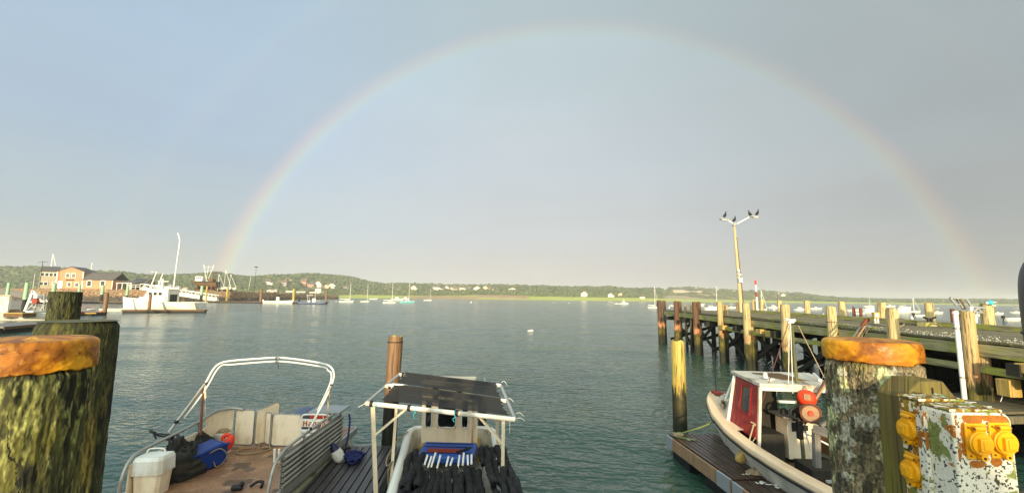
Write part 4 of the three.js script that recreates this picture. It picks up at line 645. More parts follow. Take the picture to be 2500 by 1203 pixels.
// ---------- the wharf the photograph is taken from, and an unseen shed and van added to cast shade ----------
{
  const t = solo('wharf', [box(34, 0.3, 24, -4.6, 1.85, 11.3), box(34, 3.4, 0.4, -4.6, 0.0, -0.5)], M.deckPlank, 'timber wharf under the viewer', 'wharf', null, 'structure');
  const s = thing('added_shade_shed', 'unseen long grey shed added on the wharf behind the viewer to cast shade', 'shed', [-12, 2.0, 10.5]);  // invented caster, sized for the shade line across the boats
  partW('wall', box(22.8, 1.95, 3, -11.6, 2.95, 10.6), M.postGrey, s); partW('roof', [box(23.2, 0.12, 1.9, -11.6, 4.05, 9.85, 0, -0.1), box(23.2, 0.12, 1.9, -11.6, 4.05, 11.5, 0, 0.1)], M.roofGrey, s);
  const v = thing('parked_van', 'unseen small white van added on the wharf behind the viewer to cast shade', 'van', [-0.2, 2.0, 5]);  // invented caster that shades the lower part of the right pile
  partW('body', [rbox(1.5, 1.7, 2.6, 0.12, -0.18, 3.15, 5.2), rbox(1.46, 0.8, 1.1, 0.12, -0.18, 2.7, 7.0)], M.white, v); for (const x of [-0.85, 0.5]) for (const z of [4.5, 6.6]) partW('wheel', rod(V(x - 0.06, 2.3, z), V(x + 0.1, 2.3, z), 0.3, 0.3, 14), M.rubber, v);
}
// ---------- the timber pier ----------
const XF = 12.2, XB = 17.2, deckY = (z) => 2.55 + (-z - 12) * 0.0068;
const pier = thing('pier', 'weathered timber pier running out on the right with planked deck and cross braces', 'pier', [XF, 0, -20]);
{
  seedState = 4100;
  const pg = [0, 1, 2].map((k) => uvBoxed(new RoundedBoxGeometry(XB - XF, 0.07, 0.235, 1, 0.012), XB - XF, 0.07, 0.235));
  for (let i = 0; i < 170; i++) { const z = -34.6 + i * 0.245, m = part('plank', pg[i % 3], M.deckPlank, pier); m.position.set((XB - XF) / 2 + rr(-0.03, 0.03), deckY(z) - 0.035 + rr(-0.006, 0.006), z + 20); m.rotation.set(0, rr(-0.006, 0.006), rr(-0.004, 0.004)); }
  const run = (name, x, dy, w, h, z0, z1, mat, cut = 4.2) => { for (let z = z0; z < z1; z += cut) { const e = Math.min(z + cut - 0.015, z1), jig = rr(-0.012, 0.012); partW(name, bar(V(x + jig, deckY(z) + dy, z), V(x + jig, deckY(e) + dy, e), w, h), mat, pier); } };
  run('fascia_board', XF - 0.02, -0.24, 0.1, 0.3, -34.6, 6, M.beam, 3.6);
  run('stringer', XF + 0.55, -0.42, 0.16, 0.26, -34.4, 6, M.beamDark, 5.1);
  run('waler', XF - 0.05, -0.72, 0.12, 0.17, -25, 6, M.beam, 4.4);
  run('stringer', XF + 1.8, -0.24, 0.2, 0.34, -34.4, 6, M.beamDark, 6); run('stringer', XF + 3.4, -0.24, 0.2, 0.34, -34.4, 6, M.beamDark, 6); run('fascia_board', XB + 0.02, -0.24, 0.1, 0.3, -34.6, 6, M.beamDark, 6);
  run('bull_rail', XB - 0.35, 0.1, 0.22, 0.18, -31, 6, M.beam, 5);
  run('bull_rail', XF + 0.3, 0.04, 0.14, 0.06, -24, -15, M.beam, 4.3);
  for (const z of [-33.6, -30.2, -26.6, -23.2, -19.8, -16.4, -13.6, -10.4, -7, -3.5, 0]) {   // bents: a cap beam, inner piles and braces
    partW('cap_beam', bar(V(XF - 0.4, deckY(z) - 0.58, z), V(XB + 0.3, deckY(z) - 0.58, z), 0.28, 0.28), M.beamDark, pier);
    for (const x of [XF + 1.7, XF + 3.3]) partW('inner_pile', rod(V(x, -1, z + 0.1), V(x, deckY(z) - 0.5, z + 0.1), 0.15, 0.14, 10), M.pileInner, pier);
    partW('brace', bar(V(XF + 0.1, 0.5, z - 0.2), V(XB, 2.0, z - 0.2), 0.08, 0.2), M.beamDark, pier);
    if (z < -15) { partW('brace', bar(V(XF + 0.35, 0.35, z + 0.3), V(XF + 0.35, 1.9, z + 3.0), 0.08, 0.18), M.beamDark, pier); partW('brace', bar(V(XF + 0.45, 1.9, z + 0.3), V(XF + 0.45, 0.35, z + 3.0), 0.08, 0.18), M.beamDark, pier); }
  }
  for (let z = -22.4; z < 6; z += 0.42) partW('added_sheet_plank', box(0.1, 3.2, 0.4, XB - 0.5 + rr(-0.02, 0.02), 0.75, z), M.beamDark, pier);  // added dark planking, closes the back so the underside reads black
  partW('pile_block', [box(0.34, 0.24, 0.34, XF - 0.24, 2.0, -24.6), box(0.3, 0.2, 0.4, XF - 0.22, 2.06, -21.0)], M.timberYellow, pier);
  for (const [z, y, w, h] of [[-20.2, 2.0, 0.5, 0.26], [-16.2, 1.93, 0.4, 0.3], [-13.1, 2.02, 0.36, 0.26], [-10.2, 2.02, 0.42, 0.22], [-9.75, 1.78, 0.7, 0.26], [-10.7, 1.5, 0.3, 0.4]]) partW('pile_block', rbox(0.3, h, w, 0.02, XF - 0.2, y, z), M.timberYellow, pier);
  for (let k = 0; k < 16; k++) { const z = rr(-24, -9), y = rr(0.5, 1.6); partW('hanging_line', rod(V(XF + rr(0.1, 1.2), y, z), V(XF + rr(0.1, 1.2), y - rr(0.15, 0.5), z), 0.012, 0.012, 4), M.whitePipe, pier); }
}
function woodPile(label, x, z, y1, r, mat, o = {}) {          // a driven pile, a little crooked, its end weathered and hollowed
  const t = thing(o.name ?? 'pier_pile', label, 'pile', [x, 0, z], 0, o.group), s = rr(0, 9), lx = o.lean ?? rr(-0.02, 0.02), lz = rr(-0.02, 0.02), c = 2 * Math.PI * r;
  const g = grid(18, 26, (u, v) => { const a = u * 2 * Math.PI, y = lerp(-0.9, y1, v), k = r * (1 + 0.05 * Math.sin(a * 3 + s) + 0.03 * Math.sin(a * 7 + 2 * s + y * 2)) * (1.04 - 0.04 * v) * (v > 0.985 ? 0.93 : 1), w = V(Math.cos(a) * k + lx * y, y + (v > 0.97 ? 0.02 * Math.sin(a * 4 + s) : 0), -Math.sin(a) * k + lz * y); w.u = u * c + s * 0.1; w.v = y; return w; });
  part('shaft', g, mat, t);
  const e = grid(18, 3, (u, v) => { const a = u * 2 * Math.PI, k = r * 0.93 * (1 - v) + 0.001; return Object.assign(V(Math.cos(a) * k + lx * y1, y1 + 0.02 * Math.sin(a * 4 + s) * (1 - v) - 0.03 * v * (1 - v) * 4, -Math.sin(a) * k + lz * y1), { u: Math.cos(a) * k + 2, v: Math.sin(a) * k + y1 }); });
  part('end_grain', e, o.endM ?? M.timberYellow, t);
  if (o.band) part('wire_band', new THREE.TorusGeometry(r * 1.03, 0.012, 6, 20).rotateX(Math.PI / 2).translate(lx * (y1 - o.band), y1 - o.band, lz * (y1 - o.band)), M.dark, t);
  return t;
}
seedState = 4200;
const GP = 'piles along the near side of the pier', GF = 'piles along the far side of the pier';
const near = (px, top, w, mat, label, o = {}) => { const x = XF - 0.2 + (o.dx ?? 0), p = onX(px, top, x), r = w / 2 * -p.z / FOCAL; return woodPile(label, p.x, p.z, p.y, r, mat, { group: GP, ...o }); };
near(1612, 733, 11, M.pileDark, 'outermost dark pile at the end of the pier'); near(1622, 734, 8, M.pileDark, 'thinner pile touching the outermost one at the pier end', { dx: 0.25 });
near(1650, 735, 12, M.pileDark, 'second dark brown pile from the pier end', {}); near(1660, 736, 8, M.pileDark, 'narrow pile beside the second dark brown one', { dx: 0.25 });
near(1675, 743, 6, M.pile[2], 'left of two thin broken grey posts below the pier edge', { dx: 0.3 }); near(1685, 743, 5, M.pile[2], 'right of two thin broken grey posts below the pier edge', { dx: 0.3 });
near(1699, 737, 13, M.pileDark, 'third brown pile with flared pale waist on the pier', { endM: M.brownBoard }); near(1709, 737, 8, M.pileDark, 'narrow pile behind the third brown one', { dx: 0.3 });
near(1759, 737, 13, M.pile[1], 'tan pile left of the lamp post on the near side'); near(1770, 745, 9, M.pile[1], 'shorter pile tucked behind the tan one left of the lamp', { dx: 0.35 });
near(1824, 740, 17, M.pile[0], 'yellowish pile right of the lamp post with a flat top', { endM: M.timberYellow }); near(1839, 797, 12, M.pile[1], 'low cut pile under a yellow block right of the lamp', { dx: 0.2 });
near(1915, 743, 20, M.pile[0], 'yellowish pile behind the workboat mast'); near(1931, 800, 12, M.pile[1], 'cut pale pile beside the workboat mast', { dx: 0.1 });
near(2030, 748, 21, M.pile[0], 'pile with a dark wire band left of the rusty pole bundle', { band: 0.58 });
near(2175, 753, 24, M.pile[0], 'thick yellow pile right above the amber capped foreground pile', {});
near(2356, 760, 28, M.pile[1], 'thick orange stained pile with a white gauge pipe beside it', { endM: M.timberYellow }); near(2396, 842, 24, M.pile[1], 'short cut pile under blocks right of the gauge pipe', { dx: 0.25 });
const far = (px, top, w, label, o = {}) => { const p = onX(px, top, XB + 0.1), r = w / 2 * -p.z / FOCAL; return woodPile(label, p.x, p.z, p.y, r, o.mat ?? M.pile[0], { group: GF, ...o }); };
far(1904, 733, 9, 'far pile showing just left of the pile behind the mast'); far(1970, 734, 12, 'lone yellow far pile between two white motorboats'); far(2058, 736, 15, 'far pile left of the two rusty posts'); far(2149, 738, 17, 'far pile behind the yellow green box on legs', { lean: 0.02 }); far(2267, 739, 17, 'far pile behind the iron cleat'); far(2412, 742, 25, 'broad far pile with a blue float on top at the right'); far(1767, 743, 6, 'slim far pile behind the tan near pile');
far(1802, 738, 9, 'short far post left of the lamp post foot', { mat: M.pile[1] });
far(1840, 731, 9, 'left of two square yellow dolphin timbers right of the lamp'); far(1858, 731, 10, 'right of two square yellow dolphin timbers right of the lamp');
for (const [px, y0, y1, label] of [[2085, 751, 779, 'left of two short rusty posts on the far pier edge'], [2102, 752, 780, 'right of two short rusty posts on the far pier edge'], [2326, 754, 792, 'red brown steel post left of the gauge pipe']]) { const p = onX(px, y0, XB - 0.1), t = thing('rusty_post', label, 'post', [p.x, deckY(p.z), p.z], 0, 'rusty posts on the pier'); part('shaft', rod(V(0, -0.1, 0), V(0, p.y - deckY(p.z), 0), 0.075, 0.07, 10), M.rust, t); part('flange', rod(V(0, 0, 0), V(0, 0.03, 0), 0.14, 0.14, 10), M.rust, t); }
// the lamp post with its two arms, and the birds on it
{
  const b = onX(1811, 762, XB - 0.6), d = -b.z, t = thing('lamp_post', 'tall wooden lamp post with two lamp arms on the pier', 'lamp post', [b.x, deckY(b.z), b.z]), q = (px, py, dd = d) => atD(px, py, dd);
  const top = q(1793, 547), foot = V(b.x, deckY(b.z) - 0.05, b.z);
  partW('pole', rod(foot, top, 0.13, 0.085, 14), M.poleWood, t); partW('conduit', rod(foot.clone().add(V(0.16, 0, 0.1)), top.clone().add(V(0.1, -1, 0.08)), 0.03), M.brownBoard, t);
  partW('bracket', rod(q(1793, 552), q(1795, 544), 0.14, 0.16, 10), M.lampGrey, t);
  for (const [ex, ey, hx, hy] of [[1776, 536, 1764, 533], [1830, 530, 1854, 527]]) { const A = q(1795, 549), E = q(ex, ey), H2 = q(hx, hy); partW('arm', rod(A, E, 0.055, 0.045), M.whitePipe, t); const l = partW('lamp_head', rbox(0.72, 0.11, 0.26, 0.05, (E.x + H2.x) / 2, (E.y + H2.y) / 2, E.z), M.lampGrey, t); partW('lens', box(0.34, 0.05, 0.18, (E.x * 0.35 + H2.x * 0.65), (E.y + H2.y) / 2 - 0.07, E.z), M.whitePipe, l); }
  const at = (py, dx = 0) => { const f = (py - 547) / (762 - 547); return q(lerp(1793, 1811, f) + dx, py).add(V(0, 0, 0.22)); };
  partW('switch_box', rbox(0.24, 0.34, 0.16, 0.02, at(684).x, at(684).y, at(684).z), M.whitePipe, t); partW('junction_box', [rbox(0.14, 0.18, 0.14, 0.02, at(661, -3).x, at(661).y, at(661).z), rbox(0.16, 0.16, 0.14, 0.02, at(671, -1).x, at(671).y, at(671).z)], M.whitePipe, t);
  const bird = (px, py, face, label) => {                     // a dark cormorant: upright body, bent neck, bill, tail, feet
    const p = q(px, py), B = thing('seabird', label, 'bird', p, face, 'seabirds on the lamp post'), rings = [[-0.17, 0.06, 0.012], [-0.13, 0.08, 0.035], [-0.06, 0.13, 0.08], [0, 0.2, 0.095], [0.045, 0.28, 0.082], [0.07, 0.34, 0.05], [0.078, 0.39, 0.036], [0.072, 0.43, 0.033], [0.085, 0.46, 0.037], [0.115, 0.468, 0.022], [0.15, 0.465, 0.01], [0.185, 0.46, 0.005]];
    part('body', grid(10, rings.length - 1, (u, v) => { const i = Math.round(v * (rings.length - 1)), [x, y, r] = rings[i], n = rings[Math.min(i + 1, rings.length - 1)], m = rings[Math.max(i - 1, 0)], tx = n[0] - m[0], ty = n[1] - m[1], L = Math.hypot(tx, ty), a = u * 2 * Math.PI; return V(x - ty / L * Math.cos(a) * r, y + tx / L * Math.cos(a) * r, Math.sin(a) * r); }), M.black, B);
    part('wing', [-1, 1].map((s) => new THREE.SphereGeometry(1, 8, 6).scale(0.035, 0.13, 0.02).rotateZ(-0.55).translate(-0.045, 0.19, s * 0.085)), M.dark, B); part('foot', [-1, 1].map((s) => rod(V(0, 0, s * 0.04), V(0, 0.12, s * 0.04), 0.012)), M.dark, B);
  };
  bird(1771, 532, 0.3, 'dark seabird on the left lamp head'); bird(1794, 543, 0.2, 'dark seabird on top of the lamp pole'); bird(1832, 529, Math.PI + 0.2, 'dark seabird at the joint of the right lamp arm'); bird(1850, 527, 0.1, 'dark seabird at the outer end of the right lamp head');
}
{ // striped marker pole between the dolphin timbers
  const f = onX(1850, 760, XB - 0.3), t = thing('marker_pole', 'red and white striped marker pole rising between the yellow timbers', 'marker', [f.x, deckY(f.z), f.z]), q = (px, py) => atD(px, py, -f.z); let a = V(f.x, deckY(f.z), f.z);
  for (const [px, py, m] of [[1848, 725, 'whitePipe'], [1847, 712, 'redHull'], [1846, 695, 'whitePipe'], [1845, 684, 'orange']]) { const b = q(px, py); partW('stripe', rod(a, b, 0.065, 0.06, 8), M[m], t); a = b; }
}
{ // yellow-green box on white legs
  const f = onX(2141, 781, XB - 1.2), y = deckY(f.z), k = -f.z / FOCAL, t = thing('outlet_box', 'yellow green box on two white legs at the far pier edge', 'box', [f.x, y, f.z]); part('legs', [-1, 1].map((s) => box(0.06, 0.22, 0.05, s * 0.06, 0.11, 0)), M.whitePipe, t); part('body', rbox(15 * k, 14 * k, 0.16, 0.02, 0, 0.22 + 7 * k, 0), M.timberYellow, t); part('cover', rbox(8 * k, 9 * k, 0.03, 0.01, -2 * k, 0.22 + 7 * k, 0.09), M.whitePipe, t);
}
{ // iron cleat on the bull rail, and the loose rope by it
  const p = onX(2272, 783, XB - 0.6), t = thing('iron_cleat', 'dark iron mooring cleat on a wooden block', 'cleat', [p.x, deckY(p.z), p.z], 0.2); part('block', box(0.9, 0.16, 0.3, 0, 0.08, 0), M.beam, t); part('horns', [tube([V(-0.3, 0.36, 0), V(-0.12, 0.3, 0), V(0.12, 0.3, 0), V(0.3, 0.36, 0)], 0.035, 12, 6), rod(V(-0.09, 0.15, 0), V(-0.07, 0.31, 0), 0.045), rod(V(0.09, 0.15, 0), V(0.07, 0.31, 0), 0.045)], M.black, t);
  const D = (px, py) => { const q = onY(px, py, 2.6); return V(clamp(q.x, XF + 0.2, XB - 0.2), deckY(q.z) + 0.03, q.z); };
  solo('deck_rope', tube([D(2120, 789), D(2160, 796), D(2200, 797), D(2230, 790), D(2260, 787), D(2272, 796).setY(2.7), D(2278, 790).setY(2.82), D(2284, 797).setY(2.7), D(2300, 800)], 0.025, 60, 6), M.rope, 'tan rope lying across the pier deck with a kink by the cleat', 'rope');
}
{ // broken shell dropped by the gulls along the near edge of the deck
  seedState = 4300; const g = new THREE.TetrahedronGeometry(1), im = new THREE.InstancedMesh(g, plain(206, 198, 178, 0.8), 800), m = new THREE.Matrix4();
  for (let i = 0; i < 800; i++) { const z = -7.5 - 11 * rnd(), s = rr(0.008, 0.024); m.compose(V(XF + 0.05 + 1.7 * Math.pow(rnd(), 2.2), deckY(z) + 0.008, z), new THREE.Quaternion().setFromEuler(new THREE.Euler(rr(0, 6), rr(0, 6), rr(0, 6))), V(s * 1.5, s * 0.6, s)); im.setMatrixAt(i, m); }
  im.name = 'shell_litter'; im.castShadow = im.receiveShadow = true; scene.add(im); tag(im, 'white broken shells littering the near edge of the pier deck', 'shells', null, 'stuff');
}
{ // steel rail frame, gauge pipe, and small gear at the right end of the pier
  const z0 = onX(2372, 816, XF + 0.05).z, d = -z0, q = (px, py, dd = d) => atD(px, py, dd), t = thing('rail_frame', 'white pipe frame with a slanted open panel above the orange pile', 'frame', q(2374, 816)), R = 0.028;
  partW('post', bar(q(2374, 818), q(2372, 748), 0.07, 0.05), M.whitePipe, t); partW('slanted_panel', [rod(q(2321, 727), q(2360, 729), R), rod(q(2360, 729), q(2373, 748), R), rod(q(2340, 728), q(2352, 752), R), rod(q(2321, 727), q(2336, 745), R), rod(q(2333, 742), q(2350, 744), R * 0.7)], M.lampGrey, t);
  partW('side_rail', [rod(q(2372, 749), q(2408, 752), R), rod(q(2374, 765), q(2389, 752), R), rod(q(2389, 752), q(2399, 764), R), rod(q(2378, 762), q(2398, 763), R * 0.8)], M.lampGrey, t); partW('wooden_slat', bar(q(2341, 730), q(2356, 754), 0.1, 0.035), M.brownBoard, t); partW('jug', rbox(0.13, 0.2, 0.12, 0.04, q(2379, 780).x, q(2379, 780).y, z0), M.whitePipe, t);
  const g = thing('gauge_pipe', 'white plastic gauge pipe strapped upright to the pile', 'pipe', onX(2338, 860, XF - 0.42)); const a = onX(2334, 766, XF - 0.42), c = onX(2344, 985, XF - 0.42), b = V(a.x, 0.5, a.z); partW('pipe', rod(b, a, 0.055, 0.055, 12), M.whitePipe, g); partW('backing_board', bar(V(b.x + 0.16, 0.6, b.z + 0.02), V(a.x + 0.16, a.y - 0.12, a.z + 0.02), 0.14, 0.05), M.lampGrey, g); partW('cap', rod(a, a.clone().add(V(0, 0.07, 0)), 0.075, 0.06, 12), M.whitePipe, g); for (const f of [0.14, 0.6]) partW('strap', new THREE.TorusGeometry(0.064, 0.012, 6, 14).rotateX(Math.PI / 2).translate(lerp(a.x, b.x, f), lerp(a.y, b.y, f), lerp(a.z, b.z, f)), M.black, g);
  const u = thing('blue_float', 'blue and white lobster float on top of the broad far pile', 'float', onX(2420, 744, XB + 0.05)), k = -u.position.z / FOCAL; part('ball', ballG.clone().scale(6 * k, 6 * k, 6 * k).translate(0, 5 * k, 0), M.cyan, u); part('knob', [ballG.clone().scale(3.5 * k, 3 * k, 3 * k).translate(-8 * k, 4 * k, 0), rod(V(2 * k, 7 * k, 0), V(13 * k, 6 * k, 0), 1.2 * k), rod(V(2 * k, -1 * k, 0), V(12 * k, -2 * k, 0), 1.5 * k)], M.whitePipe, u);
  const w = thing('pole_bundle', 'bundle of weathered poles with rusty iron heads leaning on the pier edge', 'poles', onX(2086, 824, XF - 0.5)), bd = -onX(2100, 815, XF - 0.5).z, bq = (px, py, o = 0) => atD(px, py, bd + o); for (const [x0, y0, x1, y1, m] of [[2074, 836, 2106, 790, 'floatGrey'], [2084, 838, 2113, 795, 'edgeBoard'], [2094, 838, 2122, 800, 'timberYellow'], [2098, 838, 2120, 798, 'floatGrey']]) partW('pole', bar(bq(x0, y0), bq(x1, y1), 0.045, 0.045), M[m], w); partW('iron_head', [bar(bq(2104, 796, -0.03), bq(2117, 778, -0.03), 0.07, 0.06), bar(bq(2112, 792, -0.03), bq(2124, 780, -0.03), 0.05, 0.05), bar(bq(2113, 786, -0.03), bq(2122, 776, -0.03), 0.04)], M.rust, w);
}
// ---------- floats ----------
function plankFloat(label, A, dirLen, right, n, y, mats, o = {}) {   // A: far left corner; planks run from far to near
  const [dx, dz] = dirLen, L = Math.hypot(dx, dz), turn = Math.atan2(dx, dz), w = right / n, t = thing('float_dock', label, 'float dock', [A[0], 0, A[1]], turn);   // local +z runs towards the viewer, +x to the right
  seedState = 5000 + n; const g = uvBoxed(new RoundedBoxGeometry(w - 0.018, 0.045, L, 1, 0.008), w - 0.018, 0.045, L);
  for (let i = 0; i < n; i++) { const m = part('plank', g, mats[i % mats.length], t); m.position.set((i + 0.5) * w + 0.02, y + rr(-0.004, 0.004), L / 2 + rr(-0.015, 0.015)); m.rotation.y = rr(-0.002, 0.002); }
  part('edge_board', box(0.045, 0.24, L, -0.025, y - 0.11, L / 2), o.edge ?? M.edgeBoard, t); part('edge_board', box(0.045, 0.24, L, right + 0.06, y - 0.11, L / 2), o.edge ?? M.brownBoard, t); part('end_board', box(right, 0.24, 0.045, right / 2, y - 0.13, -0.025), o.edge ?? M.brownBoard, t);
  part('flotation', [box(right * 0.9, y - 0.02, L * 0.3, right / 2, y / 2 - 0.12, L * 0.2), box(right * 0.9, y - 0.02, L * 0.3, right / 2, y / 2 - 0.12, L * 0.75)], M.black, t);
  if (o.plates) for (const [l, c] of [[0.3, 0.16], [0.4, L - 0.22]]) part('corner_plate', box(0.05, 0.25, l, -0.03, y - 0.11, c), M.lampGrey, t);
  return t;
}
plankFloat('dark wet plank float between the pontoon boat and the oyster boat', [-3.42, -9.35], [0.55, 6.6], 1.06, 8, 0.4, [M.wetPlank], { edge: M.wetPlank });
plankFloat('glossy brown plank float beside the red cabin workboat', [3.63, -10.35], [0.23, 2.48], 1.05, 10, 0.42, [M.brownPlank], { plates: true });
plankFloat('second brown float section in the bottom right of the frame', [3.87, -7.84], [0.24, 3.2], 1.05, 6, 0.41, [M.brownPlank], { plates: true });
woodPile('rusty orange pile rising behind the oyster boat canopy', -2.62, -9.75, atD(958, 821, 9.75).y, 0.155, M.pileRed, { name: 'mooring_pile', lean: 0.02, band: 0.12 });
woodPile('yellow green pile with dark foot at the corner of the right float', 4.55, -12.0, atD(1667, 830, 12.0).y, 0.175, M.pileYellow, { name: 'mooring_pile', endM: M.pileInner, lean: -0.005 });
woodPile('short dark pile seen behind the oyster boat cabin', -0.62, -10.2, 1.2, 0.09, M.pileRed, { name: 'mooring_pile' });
function ropeRun(name, label, pts, r, mat, n = 60) { return solo(name, tube(pts, r, n, 6), mat, label, 'rope'); }
ropeRun('mooring_line', 'pale mooring line sagging from the workboat bow to the float corner', [V(4.62, 0.98, -9.75), V(4.3, 0.72, -10.0), V(4.0, 0.56, -10.15), V(3.78, 0.47, -10.2), V(3.75, 0.46, -10.1), V(3.9, 0.46, -10.0), V(4.1, 0.455, -9.9)], 0.018, M.ropeGreen);
ropeRun('rope_tangle', 'knotted pale rope at the corner of the right float', [...Array(22)].map((_, i) => V(3.76 + 0.09 * Math.sin(i * 1.9) + 0.004 * i, 0.47 + 0.018 * (i % 3), -10.18 + 0.08 * Math.cos(i * 1.3))), 0.016, M.rope, 90);
ropeRun('rope_coil', 'flat coil of tan rope on the right float', [...Array(34)].map((_, i) => V(4.42 + (0.2 - 0.004 * i) * Math.cos(i * 0.75), 0.455 + 0.002 * i, -8.12 + (0.11 - 0.002 * i) * Math.sin(i * 0.75))).concat([V(4.5, 0.46, -8.02), V(4.6, 0.46, -7.95)]), 0.016, M.rope, 160);
ropeRun('blue_rope_heap', 'heap of dark blue rope on the left float', [...Array(60)].map((_, i) => V(-2.93 + 0.2 * Math.sin(i * 2.4) * Math.sin(i * 0.31 + 1), 0.44 + 0.012 * (i % 6) + 0.03 * Math.sin(i * 0.2) ** 2, -8.55 + 0.26 * Math.cos(i * 1.7) * Math.sin(i * 0.23 + 2))).concat([V(-3.1, 0.44, -8.8), V(-3.36, 0.45, -8.9)]), 0.02, M.ropeBlue, 260);
ropeRun('stern_line', 'dark green line from the pontoon boat to the left float', [V(-3.5, 0.95, -9.75), V(-3.42, 0.85, -9.6), V(-3.32, 0.6, -9.25), V(-3.28, 0.45, -9.0)], 0.02, M.ropeBlue, 30);
{ const c = thing('float_cleat', 'dark cleat at the far corner of the left float', 'cleat', [-3.3, 0.42, -8.95], 0.4); part('horns', tube([V(-0.13, 0.1, 0), V(-0.05, 0.075, 0), V(0.05, 0.075, 0), V(0.13, 0.1, 0)], 0.02, 10, 6), M.black, c); part('base', [rod(V(-0.04, 0, 0), V(-0.04, 0.08, 0), 0.022), rod(V(0.04, 0, 0), V(0.04, 0.08, 0), 0.022)], M.black, c); }
{ seedState = 5100; const spl = []; for (const [x, z] of [[4.2, -8.05], [4.35, -7.7], [4.25, -7.72], [4.0, -9.95], [4.45, -7.6]]) for (let k = 0; k < 5; k++) spl.push(new THREE.CircleGeometry(rr(0.012, 0.03), 7).scale(rr(1, 2.4), 1, 1).rotateX(-Math.PI / 2).rotateY(rr(0, 3)).translate(x + rr(-0.08, 0.08), 0.4485 + 0.0005 * k, z + rr(-0.06, 0.06))); solo('bird_droppings', spl, M.whitePipe, 'white bird droppings spattered on the right float', 'droppings', null, 'stuff'); }
function fender(label, x, y, z, mat = M.white, lean = 0, s = 1) { const t = thing('boat_fender', label, 'fender', [x, y, z], 0.3); t.rotation.z = lean; part('body', new THREE.LatheGeometry([[0.001, 0], [0.07, 0.02], [0.115, 0.09], [0.125, 0.2], [0.105, 0.3]].map(([a, b]) => new THREE.Vector2(a * s, b * s)), 18), mat, t); part('collar', new THREE.LatheGeometry([[0.105, 0.3], [0.08, 0.38], [0.05, 0.44], [0.03, 0.46], [0.001, 0.47]].map(([a, b]) => new THREE.Vector2(a * s, b * s)), 18), M.navy, t); part('lanyard', rod(V(0, 0.46 * s, 0), V(-0.05, 0.95 * s, 0), 0.01), M.rope, t); return t; }
fender('white fender with navy collar hanging off the pontoon boat', -3.14, 0.42, -8.5, M.white, 0.5, 0.85);
fender('yellowed fender with navy collar between workboat and float', 4.27, 0.5, -8.5, M.timberYellow, -0.9, 0.75);
// partly hidden float and skiff under the pier, at the right
{ const t = thing('work_float', 'old brown plank float beneath the pier at the right edge', 'float dock', onY(2420, 985, 1.02).setY(0), 0.12); for (let i = 0; i < 9; i++) part('plank', box(2.6, 0.05, 0.2, 0.3, 1.02, -1 + i * 0.22), M.deckPlank, t); part('frame', [box(2.6, 0.16, 0.1, 0.3, 0.9, 0.95), box(0.12, 0.9, 0.12, -0.8, 0.45, 0.8), box(0.12, 0.9, 0.12, 1.4, 0.45, 0.8)], M.deckPlank, t); part('flotation', box(2.2, 0.4, 1.6, 0.3, 0.1, -0.1), M.black, t); }
{ const p = onY(2363, 990, 1.0), t = thing('white_tray', 'white rimmed grey tray at the end of the old float', 'tray', p, -0.2); part('body', [box(0.62, 0.3, 0.4, 0, -0.12, 0)], M.dark, t); part('rim', [box(0.68, 0.03, 0.03, 0, 0.04, 0.22), box(0.68, 0.03, 0.03, 0, 0.04, -0.22), box(0.03, 0.03, 0.4, -0.33, 0.04, 0), box(0.03, 0.34, 0.03, -0.33, -0.12, 0.22)], M.whitePipe, t); part('water', box(0.6, 0.01, 0.38, 0, 0.035, 0), M.pane, t); }
{ const t = thing('railed_boat', 'boat with white rails and a red stripe at the bottom right edge', 'boat', [7.4, 0, -5.9], 0.25); part('hull', rbox(4.4, 0.75, 1.7, 0.1, 1.2, 0.35, 0), M.white, t); part('stripe', box(4.42, 0.05, 1.72, 1.2, 0.6, 0), M.redHull, t); part('deck', box(4.3, 0.04, 1.6, 1.2, 0.735, 0), M.brownPlank, t); part('rail', [0.9, 1.15, 1.32].map((y) => rod(V(-0.9, y, 0.8), V(3.3, y, 0.8), 0.022)).concat([-0.8, 0.2, 1.2, 2.2].map((x) => rod(V(x, 0.7, 0.8), V(x, 1.34, 0.8), 0.02))), M.whitePipe, t); }
